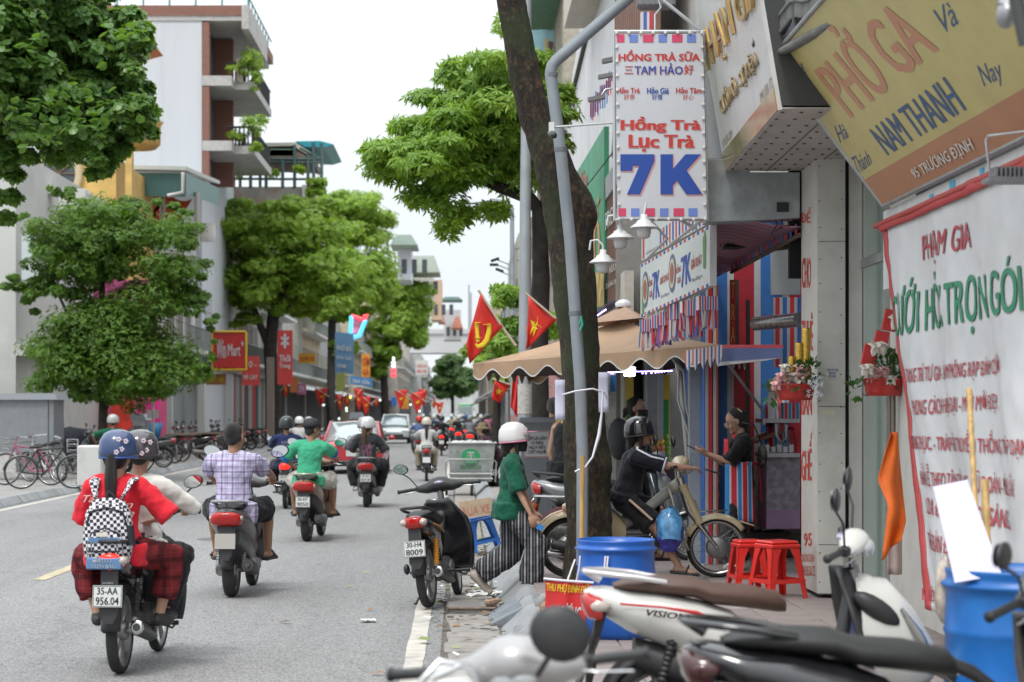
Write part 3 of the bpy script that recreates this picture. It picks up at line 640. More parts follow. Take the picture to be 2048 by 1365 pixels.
def flowerpot(x,y,d,label,gold,seed):
 rr=random.Random(seed);c=W(x,y,d);o=empty('flower_pot',c,0,label,'flower pot');s=.0042
 m=MB();m.lathe([(0,-.065),(.13,-.065),(.14,-.03),(.155,.05),(.165,.055),(.165,.07),(.15,.07),(.14,.0)],20)
 m.v=[(v[0],v[1]*.55,v[2])for v in m.v];m.build('pot',POTR,o)
 m=MB()
 spots=[(-.13,.13,.05,0),(-.07,.07,.055,0),(.02,.07,.06,1),(-.1,.2,.05,1),(.04,.19,.075,0),(-.17,.06,.05,0),(-.03,.13,.05,1)]if gold else[(-.1,.09,.06,1),(-.03,.12,.07,0),(.03,.06,.05,1),(-.14,.14,.06,1),(-.05,.3,.08,1),(.1,.5,.08,1)]
 for a,h,r,mi in spots:rose(m,(a,-.06+rr.uniform(-.02,.03),h),r,mi,rr)
 m.build('flowers',[PINK,CREAM],o)
 m=MB();leaf_tuft(m,(.02,0,.12),.14,160,0,rr);leaf_tuft(m,(.13,-.02,.17),.09,120,0,rr);leaf_tuft(m,(-.22,-.02,-.02),.07,26,0,rr,.07);m.build('leaves',LG,o)
 if gold:
  m=MB()
  for a,h0,h1,r in((.085,.2,.52,.036),(.03,.2,.4,.036),(-.03,.15,.29,.03),(-.07,.12,.22,.025),(.1,.1,.2,.03),(-.05,.04,.12,.03)):
   m.lathe([(r*(1+.04*(i%2)),h0+(h1-h0)*i/20)for i in range(21)]+[(0,h1)],12,(a,.02,0),(0,0,1))
  m.build('gold_rolls',GR,o)
  m=MB()
  for k in range(26):
   cc=V((.14+rr.uniform(-.06,.07),-.09,.03+rr.uniform(-.06,.1)))
   for q in range(4):
    a=q*1.57;m.add([cc,cc+V((math.cos(a)*.016,-.005,math.sin(a)*.016)),cc+V((math.cos(a+.7)*.018,-.008,math.sin(a+.7)*.018))],[(0,1,2)])
  m.build('small_blossoms',M('white_blossom',(.6,.66,.72),.7),o)
 else:
  m=MB()
  for a,h,w_ in((-.1,.24,.11),(-.02,.34,.1),(.06,.5,.12)):m.box((a,.02,h),(w_,.05,.16),Matrix.Rotation(.2,3,'Y'))
  m.build('red_boxes',M('red_satin',(.5,.03,.03),.35),o)
 m=MB();m.tube([(0,.05,.03),(0,.24,.03)],.012,6);m.build('bracket',STEEL,o)
 return o
flowerpot(1592,785,16.1,'red hanging pot with pink peonies and gold rolls on the lettered pillar',True,1)
o=flowerpot(1768,775,14.9,'red hanging pot with white roses and red boxes at the edge of the wedding banner',False,2)
# ---- galvanised box, hanging 7K sign
gb=MB();gb.prism([W(1413,445,17.0),W(1600,437,17.0),W(1600,345,17.0),W(1500,345,17.0),W(1500,320,17.0),W(1413,318,17.0)],(0,.25,0));tag(gb.build('galvanised_box',GALV,bevel=.006),'dented galvanised metal box sheet right of the hanging drinks sign','metal box')
m=MB()
for k in range(7):
 x0=1540+k*9;m.tube([W(x0,350,17.2),W(x0+4,400,17.1),W(x0+14+k*3,450,17.0),W(x0+2,470-k*6,17.1)],.006,4)
m.box(W(1565,415,17.0),(.1,.06,.08));tag(m.build('cable_tangle',M('cable_black',(.02,.02,.02),.6)),'tangle of black cables and junction box under the riveted box sign','cables')
sk=empty('hanging_sign',W(1322,250,16.6),0,'tall white hanging drinks sign with a big blue 7K and red lettering','sign')
def F7(px,py,off=0.):return W(px,py,16.6-off)
S7W=M('sign_white',(.5,.51,.54),.5,var=.03,vs=3)
m=MB();panel(m,[F7(1236,438),F7(1414,438),F7(1406,68),F7(1231,68)],.1);P(sk,m,'board',S7W)
R7,B7,PK,K7=M('sign_red',(.45,.035,.03),.5),M('sign_blue',(.014,.06,.3),.5),M('sign_pink',(.65,.3,.28),.5),M('sign_magenta',(.55,.05,.12),.5)
B7l=M('sign_soft_blue',(.13,.2,.5),.5)
for y0,y1,dx in((69,85,0),(417,433,3)):
 for i,(a,b)in enumerate(((1234,1249),(1259,1276),(1286,1307),(1317,1334),(1344,1365),(1374,1392))):
  m=MB();panel(m,[F7(a+dx,y1,.004),F7(b+dx,y1,.004),F7(b+dx,y0,.004),F7(a+dx,y0,.004)],.002);P(sk,m,'printed_square',K7 if i%2==0 else B7l)
def s7(body,x0,y0,x1,y1,mat,bold=.03,sh=True,off=.0045,**k):
 q=[F7(x0,y1,off),F7(x1,y1,off),F7(x1,y0,off),F7(x0,y0,off)]
 o=text(body,None,(1,0,0),(0,0,1),1,1,mat,None,fn=quadfn(*q,lift=0),bold=bold,**k);o.parent=sk;o.matrix_parent_inverse=Matrix.Translation(-V(sk.location))
 if sh:
  q=[F7(x0+sh,y1+sh,off-.002),F7(x1+sh,y1+sh,off-.002),F7(x1+sh,y0+sh,off-.002),F7(x0+sh,y0+sh,off-.002)]
  o=text(body,None,(1,0,0),(0,0,1),1,1,PK,None,fn=quadfn(*q,lift=0),bold=bold,name='lettering_shadow',**k);o.parent=sk;o.matrix_parent_inverse=Matrix.Translation(-V(sk.location))
s7('HỒNG TRÀ SỮA',1237,100,1400,122,R7,.035,1.2);s7('三',1249,133,1267,148,R7,.02,0);s7('TAM HẢO',1269,127,1366,149,B7,.03,1.2);s7('好',1368,130,1388,149,R7,.02,0)
s7('Hảo Trà',1234,175,1280,187,R7,.035,0);s7('Hảo Giá',1294,175,1338,188,B7,.035,0);s7('Hảo Tâm',1352,175,1403,187,R7,.035,0)
s7('好茶',1248,189,1270,200,R7,.01,0);s7('好價',1304,189,1325,200,B7,.01,0);s7('好心',1366,189,1387,200,R7,.01,0)
s7('Hồng Trà',1241,234,1402,266,R7,.05,1.5);s7('Lục Trà',1257,270,1389,303,R7,.05,1.5);
def poly7(pts,mat,off,name='lettering'):
 m=MB();m.prism([F7(x,y,off)for x,y in pts],(0,.003,0));P(sk,m,name,mat)
for dx,mat,off in((2.5,PK,.004),(0,B7,.008)):
 poly7([(1241+dx,309+dx),(1309+dx,309+dx),(1309+dx,322+dx),(1280+dx,389+dx),(1254+dx,389+dx),(1279+dx,332+dx),(1265+dx,332+dx),(1265+dx,342+dx),(1241+dx,342+dx)],mat,off)
 poly7([(1321+dx,309+dx),(1346+dx,309+dx),(1346+dx,338+dx),(1371+dx,309+dx),(1402+dx,309+dx),(1373+dx,341+dx),(1405+dx,389+dx),(1373+dx,389+dx),(1354+dx,362+dx),(1346+dx,371+dx),(1346+dx,389+dx),(1321+dx,389+dx)],mat,off)
m=MB()
for i in range(14):
 t=i/13
 for x in(1233+t*5,1404+t*6):m.lathe([(.014,0),(.014,-.012),(.009,-.016),(0,-.016)],8,F7(x,66+t*372,.002),(0,1,0),sm=False)
for i in range(1,7):
 for y,x0,x1 in((66,1233,1404),(439,1238,1412)):m.lathe([(.014,0),(.014,-.012),(.009,-.016),(0,-.016)],8,F7(x0+(x1-x0)*i/7,y,.002),(0,1,0),sm=False)
P(sk,m,'edge_bulbs',M('bulb_plastic',(.6,.58,.54),.3))
m=MB()
cs=[F7(1229,440,-.05),F7(1416,440,-.05),F7(1408,63,-.05),F7(1228,63,-.05)]
for a,b in zip(cs,cs[1:]+cs[:1]):m.tube([a,b],.012,6)
m.tube([F7(1310,62,-.05),F7(1310,30,-.05),F7(1322,15,-.05),F7(1312,-20,-.05)],.009,6);m.tube([F7(1318,-5,-.05),F7(1400,60,-.05)],.016,6)
m.tube([F7(1300,440,-.05),W(1335,478,17.6),W(1292,520,18.5)],.012,6);m.tube([F7(1405,440,-.05),W(1340,490,18.2)],.014,6);m.tube([F7(1360,440,-.05),W(1392,458,17.7)],.014,6)
m.tube([F7(1228,246,-.05),W(1170,250,16.9),W(1105,255,17.0)],.01,6)
P(sk,m,'frame',M('frame_silver',(.5,.51,.52),.35,.6))
cc=empty('security_camera',W(1103,256,17),0,'white and black security camera on the arm left of the hanging drinks sign','camera')
m=MB();m.box((0,0,.0),(.045,.06,.09));m.build('mount',M('cctv_white',(.6,.6,.6),.4),cc);m=MB();m.lathe([(0,-.1),(.024,-.1),(.03,-.07),(.03,.03),(0,.035)],12,(0,0,-.05),(-.2,.9,.3));m.build('lens_barrel',M('cctv_black',(.03,.03,.035),.3),cc)
sb=empty('electrical_box',W(1312,8,16.9),0,'grey electrical box above the hanging drinks sign','electrical box')
m=MB();m.bev((0,0,.02),(.32,.2,.12),.02);m.build('case',M('box_grey',(.17,.17,.18),.6),sb)
m=MB()
for k in range(6):m.box((-.13+k*.05,-.1,.02),(.012,.012,.1))
m.build('ribs',M('box_grey'),sb)
STR=stripe_mat('tarp_stripes',[(.55,.5,.5),(.45,.04,.05),(.55,.5,.5),(.05,.12,.36)],[.02,.03,.02,.03],'X',bump=.2)
m=MB();m.box((0,0,0),(.1,.08,.16));tt=tag(m.build('striped_pouch',STR,loc=W(1293,45,16.8)),'small red and blue striped pouch hanging above the drinks sign','pouch')
for i,(x,y)in enumerate(((1213,152),(1193,197),(1222,120))):
 o=empty('flood_lamp',W(x,y,24-i),0,['grey flood lamp, middle one on the brown facade','grey flood lamp, lowest one on the brown facade','grey flood lamp, topmost one on the brown facade'][i],'floodlight','flood lamps on the brown facade')
 m=MB();m.box((0,0,0),(.2,.12,.045),Matrix.Rotation(-.2,3,'Y'));m.build('lamp_body',M('floodlight_grey'),o);m=MB();m.tube([(.05,0,.02),(.1,0,.1),(.2,.02,.12)],.012,6);m.build('arm',STEEL,o)
def bell_lamp(x,y,d,s,label):
 c=W(x,y,d);o=empty('bell_lamp',c,0,label,'lamp','white bell lamps under the hanging sign');WS=M('lamp_white',(.58,.58,.58),.35)
 m=MB();m.lathe([(.0,.1),(.028,.1),(.032,.06),(.06,.045),(.065,.03),(.12,-.01),(.124,-.022),(.115,-.02),(.05,.0)],24);m.v=[(a*s,b*s,c_*s)for a,b,c_ in m.v];m.build('shade',WS,o)
 m=MB();m.lathe([(.06,0),(.062,-.06),(.05,-.1),(.03,-.112),(0,-.115)],20);m.v=[(a*s,b*s,c_*s)for a,b,c_ in m.v];m.build('diffuser',M('frosted_glass',(.5,.5,.5),.3),o)
 m=MB();m.tube([V(p)*s for p in((0,0,.1),(0,0,.14),(-.05,0,.19),(-.11,0,.18),(-.12,.02,.1))]if x<1260 else[V(p)*s for p in((0,0,.1),(.02,0,.2))],.009,8);m.build('neck',WS,o)
bell_lamp(1206,522,16.9,.94,'white bell lamp, lowest and leftmost under the hanging drinks sign');bell_lamp(1241,473,16.7,.94,'white bell lamp in the middle under the hanging drinks sign');bell_lamp(1288,452,16.5,.94,'white bell lamp, highest, tucked right under the hanging drinks sign')
#  RIGHT SIDE, DRINKS SHOP AND BEYOND
def adopt(o,parent):
 if o is None:return
 o.parent=parent;o.matrix_parent_inverse=Matrix.Translation(-V(parent.location));return o
TARPW=(.5,.49,.5);TARPR=(.5,.03,.045);TARPB=(.03,.13,.42)
fs_=empty('fascia_sign',W(1350,540,19),0,'long white drinks fascia with two blue 7K groups under the hanging sign','sign')
FQ=[W(1281,635,20.3),W(1420,572,17.5),W(1420,450,17.5),W(1281,530,20.3)];plF=plane3(FQ[0],FQ[1],FQ[3])
SW2=M('fascia_white',(.55,.58,.56),.5,var=.05,vs=3,dirt=.15)
m=MB();panel(m,FQ,.06);P(fs_,m,'board',SW2)
def ft(body,x0,x1,a0,b0,a1,b1,mat,**k):
 """text between x0..x1; a = top y, b = bottom y at either end"""
 adopt(ptext(body,plF,[(x0,b0),(x1,b1),(x1,a1),(x0,a0)],mat,None,**k),fs_)
Rr,Bb,Kk=M('sign_red'),M('sign_blue'),M('sign_script',(.04,.05,.04),.6)
for i in range(17):
 for top in(0,1):
  t0_,t1_=i/17+.012,i/17+.04;v0,v1=(.0,.05)if not top else(.945,.995);f=quadfn(*FQ)
  m=MB();panel(m,[f(a-.5,b-.5)for a,b in((t0_,v0),(t1_,v0),(t1_,v1),(t0_,v1))],.002);P(fs_,m,'printed_square',Rr if i%2 else Bb)
ft('ĐỒNG',1296,1305,557,576,552,571,Rr,bold=.02);ft('GIÁ',1299,1305,580,597,577,594,Rr,bold=.02);ft('GIẢI KHÁT',1320,1338,551,571,541,560,Rr,bold=.02)
ft('7K',1305,1320,548,602,539,594,Bb,bold=.05);ft('Thiên đường trà',1322,1339,590,600,582,592,Kk)
ft('ĐỒNG',1351,1362,531,549,525,543,Rr,bold=.02);ft('GIÁ',1355,1362,553,568,550,565,Rr,bold=.02);ft('GIẢI KHÁT',1382,1404,514,541,503,528,Rr,bold=.02)
ft('7K',1362,1383,517,578,503,563,Bb,bold=.05);ft('Thiên đường trà',1384,1405,557,568,546,558,Kk)
for x,y,r in((1291,580,6),(1345,547,7.5)):
 m=MB();c=onP(x,y,plF);ux=(FQ[1]-FQ[0]).normalized();uy=V((0,0,1));nn=ux.cross(uy)
 for rr_,mi,lf in((.11,0,.004),(.085,1,.006),(.06,2,.008)):m.add([c+nn*lf+ux*math.cos(a*.524)*rr_*1.4+uy*math.sin(a*.524)*rr_*1.7 for a in range(12)],[tuple(range(12))],mi)
 P(fs_,m,'round_emblem',[M('emblem_blue',(.1,.13,.2),.6),M('emblem_cream',(.5,.45,.35),.6),M('emblem_red',(.3,.1,.06),.6)])
for x,y in((1286,600),(1409,505)):
 m=MB();c=onP(x,y,plF);m.add([c+nn*.005+ux*a+uy*b for a,b in((-.03,-.14),(.05,-.15),(.07,.1),(.03,.2),(-.05,.12))],[(0,1,2,3,4)]);P(fs_,m,'printed_cup',M('emblem_green',(.12,.25,.1),.6))
uf=empty('fascia_sign',W(1350,430,19.5),0,'upper white drinks fascia with striped red and blue edge behind the lamps','sign')
UQ=[W(1283,522,20.6),W(1419,446,17.9),W(1419,330,17.9),W(1283,428,20.6)];m=MB();panel(m,UQ,.05);P(uf,m,'board',SW2)
f=quadfn(*UQ)
for i in range(15):
 m=MB();a=.3+i*.047;panel(m,[f(a-.5,.02-.5),f(a+.022-.5,.02-.5),f(a+.022-.5,.42-.5),f(a-.5,.42-.5)],.002);P(uf,m,'printed_stripe',Rr if i%2 else Bb)
m=MB();panel(m,[f(.02-.5,.02-.5),f(.05-.5,.02-.5),f(.05-.5,.98-.5),f(.02-.5,.98-.5)],.002);P(uf,m,'printed_stripe',Rr)
adopt(text('HẢO TRÀ HẢO GIÁ 7K',None,(1,0,0),(0,0,1),1,1,Kk,None,fn=quadfn(*sub_quad(UQ,.08,.06,.28,.14))),uf)
m=MB();m.bbox((2.1,17.5,3.95),(2.9,17.6,7.5));tag(m.build('pale_wall',M('pale_wall',(.45,.47,.48),.6,var=.06,dirt=.2)),'pale upright wall strip between the hanging sign and the gold lettered box sign','wall')
m=MB();m.bbox((2.9,17.5,2.9),(3.9,17.6,4.6));tag(m.build('dark_wall',DARK),'black panel for the shaded recess above the striped canopy beside the pillar top','wall')  # solid slab; its near-black colour stands in for the recess's shade
TAS=stripe_mat('tassel_tarp',[(.6,.55,.57),(.5,.03,.06),(.6,.55,.57),(.06,.16,.42)],[.008,.016,.008,.016],'X',rough=.45)
tass=[(1293,640,700,19.9,.085),(1313,632,694,19.6,.06),(1329,625,690,19.4,.07),(1344,611,680,19.1,.05),(1356,609,682,18.9,.06),(1371,604,662,18.6,.055),(1388,602,676,18.2,.09),(1415,594,660,17.7,.115)]
for i,(x,y0,y1,d,w)in enumerate(tass):
 c=W(x,y0,d);L=(y1-y0)*d/FPX;o=empty('tassel',c,random.uniform(-.2,.2),['leftmost','second from the left','third from the left','fourth from the left','fifth from the left','sixth from the left','second from the right','rightmost, largest'][i]+' red and blue striped tassel bunch under the fascia','tassel','striped tassels under the drinks fascia')
 m=MB();m.box((0,0,-L*.2),(w*1.6,.09,L*.42));m.build('cap',TAS,o)
 m=MB();rr=random.Random(i)
 for k in range(26):
  a=rr.uniform(-1,1);b=rr.uniform(-1,1);s=.006+rr.random()*.006;x0=a*w*.78;y0_=b*.045;tw=rr.uniform(-.02,.02)
  m.add([(x0-s,y0_,-L*.38),(x0+s,y0_,-L*.38),(x0+s+tw,y0_*1.3,-L*rr.uniform(.85,1.05)),(x0-s+tw,y0_*1.3,-L*rr.uniform(.85,1.05))],[(0,1,2,3)],k%4)
 m.build('strands',[M('tarp_white',TARPW,.5),M('tarp_red',TARPR,.5),M('tarp_blue',TARPB,.5),M('tarp_pink',(.5,.25,.3),.5)],o)
 m=MB();m.tube([(0,0,0),(0,0,.06),(.03,0,.1)],.008,6);m.build('hook',M('hook_cream',(.5,.48,.42),.5),o)
cu_=empty('striped_canopy',W(1510,470,18.5),0,'red and blue striped tarpaulin canopy under the metal box','canopy')
CA,CB,CC,CD=W(1422,446,17.4),W(1602,446,16.9),W(1602,487,19.2),W(1425,548,21.5)
HST=stripe_mat('canopy_stripes',[(.3,.05,.08),(.3,.27,.3),(.06,.1,.3),(.3,.27,.3)],[.05,.018,.05,.018],'Z',rough=.5)
def caf(u,v):return(CA*(1-u)+CB*u)*(1-v)+(CD*(1-u)+CC*u)*v+V((0,0,.03*math.sin(u*5+v*4)))
m=MB();m.sheet(caf,14,14,.006);P(cu_,m,'cloth',stripe_mat('canopy_stripes2',[(.36,.05,.07),(.32,.3,.32),(.1,.14,.32),(.32,.3,.32)],[.1,.03,.06,.03],'Y',rough=.55))
m=MB();m.tube([CD+V((.02,0,-.02)),W(1520,500,20),CC+V((0,0,-.02))],.03,6);m.tube([W(1463,545,20.5),W(1600,470,17)],.02,6);P(cu_,m,'beam',M('wood_beam',(.12,.09,.07),.8))
m=MB();
for i in range(15):
 a=W(1463,540,20.5).lerp(W(1600,468,17),i/15);b=W(1463,540,20.5).lerp(W(1600,468,17),(i+.5)/15);m.add([a,b,b+V((0,0,.1)),a+V((0,0,.1))],[(0,1,2,3)],i%2)
P(cu_,m,'valance',[M('tarp_red'),M('tarp_blue')])
m=MB();m.box(W(1480,495,19),(.3,.3,.02));m.tube([W(1440,495,19),W(1442,470,19),W(1505,468,19),W(1507,493,19)],.004,4);m.tube([W(1478,492,19),W(1483,478,19),W(1475,466,19)],.006,4);tag(m.build('hanging_tray',DARK),'dark wire tray hanging under the striped canopy','tray')
WS=stripe_mat('tarp_wall',[(.6,.6,.62),TARPR,(.6,.6,.62),(.05,.2,.55)],[.07,.22,.07,.24],'X',rough=.5)
WS2=stripe_mat('tarp_narrow',[(.45,.45,.47),TARPR,(.45,.45,.47),TARPB],[.03,.045,.03,.045],'X',rough=.5)
ds=empty('drinks_stall',(2.9,21,PAV),0,'drinks stall lined with red, white and blue striped tarpaulin behind the two shop girls','stall')
m=MB();m.bbox((2.55,21.6,PAV),(4.3,21.66,3.9));P(ds,m,'back_wall',WS)
m=MB();m.bbox((4.2,17.05,PAV),(4.3,21.6,3.9));P(ds,m,'side_wall',M('stall_grey',(.2,.2,.21),.8))
m=MB();m.bbox((2.44,19.9,PAV),(2.52,21.6,3.3));P(ds,m,'striped_panel',WS2)
m=MB();m.bbox((2.33,20.2,PAV),(2.44,20.36,3.1));P(ds,m,'post',M('grey_post',(.34,.36,.37),.5,var=.08,dirt=.3))
m=MB();m.bbox((2.53,19.9,PAV),(2.58,20.0,3.0));P(ds,m,'pillar_board',stripe_mat('menu_strip',[(.5,.48,.46),(.5,.1,.03),(.5,.48,.46)],[.02,.05,.02],'X'))
m=MB();m.bbox(W(1543,590,21.3),W(1600,492,21.32)+V((0,.05,0)));P(ds,m,'pale_window',M('pale_pane',(.33,.35,.35),.4))
m=MB();m.bbox(W(1547,735,20.4),W(1602,595,20.4)+V((0,.03,0)));P(ds,m,'striped_flap',WS2)
m=MB();m.bbox(W(1468,700,21.2),W(1478,560,21.2)+V((0,.03,0)));m.bbox(W(1492,1100,20.8),W(1500,600,20.8)+V((0,.03,0)));P(ds,m,'dark_posts',M('dark_post',(.06,.05,.045),.7))
m=MB();m.bbox(W(1460,690,20.6),W(1471,560,20.6)+V((0,.02,0)));P(ds,m,'red_couplet',M('couplet_red',(.45,.03,.02),.6))
adopt(text('T\nR\nÀ',None,(1,0,0),(0,0,1),1,1,M('yellow_ink',(.6,.4,.05),.6),None,fn=quadfn(W(1462,685,20.55),W(1470,685,20.55),W(1470,565,20.55),W(1462,565,20.55))),ds)
m=MB();m.tube([W(1512,648,19.5),W(1600,640,18.5)],.07,10);P(ds,m,'plastic_roll',M('plastic_film',(.2,.19,.2),.15,coat=.5,var=.4,vs=20))
ct=empty('drinks_counter',W(1555,930,20.8),0,'small drinks counter with printed front panel behind the shop girl','counter')
m=MB();m.bbox(W(1530,915,20.5),W(1600,907,20.5)+V((0,.7,0)));P(ct,m,'top',STEEL)
m=MB();m.bbox(W(1533,1020,20.6),W(1600,915,20.6)+V((0,.6,0)));P(ct,m,'printed_front',M('menu_print',(.33,.3,.36),.4,var=.35,vs=14))
m=MB();m.bbox(W(1533,1058,20.58),W(1600,1020,20.58)+V((0,.6,0)));P(ct,m,'lilac_base',M('lilac',(.4,.25,.42),.5,var=.1))
m=MB();m.bbox(W(1525,846,20.9),W(1600,838,20.9)+V((0,.5,0)));P(ct,m,'shelf',STEEL)
m=MB()
for i in range(5):m.bbox(W(1531+i*12,905,20.7),W(1539+i*12,890+4*(i%2),20.7)+V((0,.08,0)))
P(ct,m,'cups',M('paper_white',(.62,.62,.64),.7))
m=MB();m.bbox(W(1567,838,20.9),W(1600,806,20.9)+V((0,.2,0)));P(ct,m,'striped_box',stripe_mat('striped_box',[(.5,.5,.52),TARPR,(.5,.5,.52),(.05,.25,.5)],[.01,.03,.01,.03],'X'))
m=MB();m.tube([W(1552,848,20.6),W(1552,870,20.6),W(1562,885,20.6),W(1572,878,20.6),W(1573,850,20.6)],.013,6);m.tube([W(1530,838,20.5),W(1526,845,20.5),W(1530,850,20.5)],.012,6);P(ct,m,'white_tube',M('paper_white'))
m=MB();m.bbox(W(1536,838,20.6),W(1550,785,20.6)+V((0,.02,0)));P(ct,m,'white_frame',M('paper_white'))
pel=empty('striped_pelmet',W(1465,720,19),0,'small striped pelmet awning with pointed pennant edge above the shop girl','awning')
m=MB();m.prism([W(1444,690,18.5),W(1565,690,17.4),W(1567,696,17.4),W(1444,697,18.5)],(0,.4,0));P(pel,m,'red_edge',M('tarp_red'))
m=MB();m.prism([W(1444,697,18.5),W(1567,696,17.4),W(1562,716,17.4),W(1444,724,18.5)],(0,.4,0));P(pel,m,'blue_band',M('tarp_pale_blue',(.07,.1,.24),.6))
m=MB();m.prism([W(1444,724,18.5),W(1562,716,17.4),W(1535,721,17.4),W(1446,731,18.5)],(0,.4,0));P(pel,m,'white_band',M('tarp_white'))
m=MB();n_=5
for i in range(20):
 t0_,t1_=i/20,(i+1)/20
 def lo(t):p=(t*n_)%1;return 22+20*(1-abs(2*p-1))
 a,b=W(1369+75*t0_,702-12*t0_,18.6-.3*t0_),W(1369+75*t1_,702-12*t1_,18.6-.3*t1_);s_=19/FPX
 m.prism([a,b,b-V((0,0,lo(t1_)*s_)),a-V((0,0,lo(t0_)*s_))],(0,.01,0),i%4)
P(pel,m,'pennants',[M('tarp_red2',(.45,.12,.1),.6),M('tarp_white'),M('tarp_pale_blue'),M('tarp_white')])
m=MB();m.tube([W(1458,730,18.5),W(1528,825,19.2)],.014,6);P(pel,m,'strut',STEEL)
bk=empty('bakery_front',(2.2,23,PAV),0,'plain grey bakery doorway behind the boy on the cream motorbike','shopfront')
m=MB();m.bbox((1.9,24.2,PAV),(4.3,24.3,4.2));P(bk,m,'wall',M('plaster_grey',(.2,.195,.185),.8,var=.1,dirt=.3))
m=MB();m.bbox((1.95,23.6,PAV),(2.06,24.2,3.4));P(bk,m,'pale_column',M('plaster_cream',(.4,.38,.33),.8,var=.1,dirt=.4))
m=MB();m.bbox((2.18,23.2,PAV),(2.3,24.2,3.4));m.bbox((2.3,23.1,PAV),(2.36,23.4,3.4));P(bk,m,'column',M('grey_post'))
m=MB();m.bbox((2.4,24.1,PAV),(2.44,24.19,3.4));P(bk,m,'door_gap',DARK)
m=MB();m.bbox(W(1398,835,24.1),W(1413,808,24.1));P(bk,m,'paper_notice',M('paper_grey',(.4,.38,.36),.8))
m=MB();m.bbox((2.38,20.9,PAV),(2.9,23.0,.62));P(bk,m,'display_step',M('step_steel',(.35,.36,.36),.4,.3))
bb_=empty('bread_basket',W(1410,1000,20.7),0,'orange woven basket full of bread beside the grey post','basket')
m=MB();m.lathe([(0,-.04),(.13,-.04),(.15,.07),(.14,.07),(.13,.0)],16);m.build('basket',M('wicker_orange',(.42,.17,.05),.7,var=.3,vs=60,bump=.6,bs=80),bb_)
rr=random.Random(4)
for k in range(7):
 m=MB();m.ball((rr.uniform(-.1,.1),rr.uniform(-.08,.08),.09+rr.uniform(0,.05)),(.06,.035,.03),8,5,Matrix.Rotation(rr.random()*3,3,'Z'));m.build('bread_roll',M('bread',(.42,.2,.08),.6,var=.2,vs=20),bb_)
for i,(x,y,s,lab)in enumerate(((1420,925,.09,'crumpled brown paper bag of bread on the bakery shelf'),(1398,975,.1,'clear plastic bag of rolls left of the bread basket'),(1420,965,.09,'clear plastic bag of rolls above the bread basket'))):
 m=MB();c=W(x,y,20.9);m.ball(c,(s,s*.7,s*.8),10,7);m.v=[tuple(V(v)+V((noise.noise(V(v)*14)*.03,0,noise.noise(V(v)*17)*.04)))for v in m.v];m.tube([c+V((0,0,s*.6)),c+V((.01,0,s*1.1)),c+V((-.03,0,s*1.4))],[.03,.012,.03],6)
 tag(m.build('bread_bag',M('brown_bag',(.3,.2,.12),.5,var=.3)if i==0 else M('clear_bag',(.5,.42,.35),.2,var=.35,vs=18,coat=.5)),lab,'bag')
um=empty('market_umbrella',W(1240,700,22),0,'large tan square market umbrella with scalloped white edge in front of the shops','umbrella')
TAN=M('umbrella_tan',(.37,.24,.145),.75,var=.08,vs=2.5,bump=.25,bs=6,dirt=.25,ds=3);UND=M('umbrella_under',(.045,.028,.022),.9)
uA,uB=W(946,728,23.2),W(1440,690,19.0);uC=uB+V((.9,3.6,0));uD=uA+V((.8,3.4,0));pk=W(1243,640,22.6);tp=W(1247,611,22.7)
def usheet(a,b,t,name):
 m=MB();m.sheet(lambda u,v:a.lerp(b,u).lerp(t,v)-V((0,0,.12*math.sin(math.pi*v)*(.3+.7*math.sin(math.pi*u)))),16,10,0);P(um,m,name,TAN)
for a,b,nm in((uA,uB,'front_panel'),(uD,uA,'left_panel'),(uC,uD,'rear_panel'),(uB,uC,'right_panel')):usheet(a,b,pk,nm)
def valance(a,b,n):
 m=MB();L=96
 for i in range(L):
  ts=(i/L,(i+1)/L);z=[.13+.055*math.sin(t*n*2*math.pi)for t in ts];p,q_=a.lerp(b,ts[0]),a.lerp(b,ts[1])
  m.add([p-V((0,0,z[0])),q_-V((0,0,z[1])),q_,p],[(0,1,2,3)],0,True)
  m.add([p-V((0,.004,z[0]+.012)),q_-V((0,.004,z[1]+.012)),q_-V((0,.004,z[1]-.004)),p-V((0,.004,z[0]-.004))],[(0,1,2,3)],1)
 P(um,m,'valance',[TAN,M('white_piping',(.6,.58,.55),.6)])
valance(uA,uB,8);valance(uD,uA,7);valance(uB,uC,7);valance(uD,uC,7)
m=MB();m.add([p-V((0,0,.09))for p in(uA,uB,uC,uD)]+[pk-V((0,0,.2))],[(1,0,4),(2,1,4),(3,2,4),(0,3,4)]);P(um,m,'lining',UND)  # underside of the tan cloth; its shade is put into the colour
for a,b in((uA,uB),(uB,uC),(uC,uD),(uD,uA)):
 m=MB();ka,kb=pk.lerp(a,.23)+V((0,0,.075)),pk.lerp(b,.23)+V((0,0,.075));m.add([ka,kb,tp],[(0,1,2)]);P(um,m,'vent_cap',M('umbrella_cap',(.3,.19,.13),.75,var=.1))
m=MB();m.lathe([(.09,-.02),(.1,.02),(.05,.06),(.0,.07)],12,tp);P(um,m,'finial',M('lamp_white'))
m=MB()
for p in(uA,uB,uC,uD):m.tube([pk-V((0,0,.2)),p-V((0,0,.07))],.013,6)
m.tube([W(1352,712,20.5),W(1362,760,20.5),W(1378,935,20.5)],.03,8);m.tube([W(1330,700,20.3),W(1370,745,20.4)],.02,6);m.tube([W(1358,740,20.3),W(1356,800,20.3),W(1378,870,20.3),W(1395,935,20.3)],.012,6);m.tube([W(1368,745,20.3),W(1372,815,20.3),W(1390,880,20.3)],.012,6)
P(um,m,'pole',M('pole_grey',(.4,.4,.38),.5,.3))
bl=empty('hanging_bulb',W(1259,735,21),0,'lit white bulb lamp hanging under the tan umbrella','lamp')
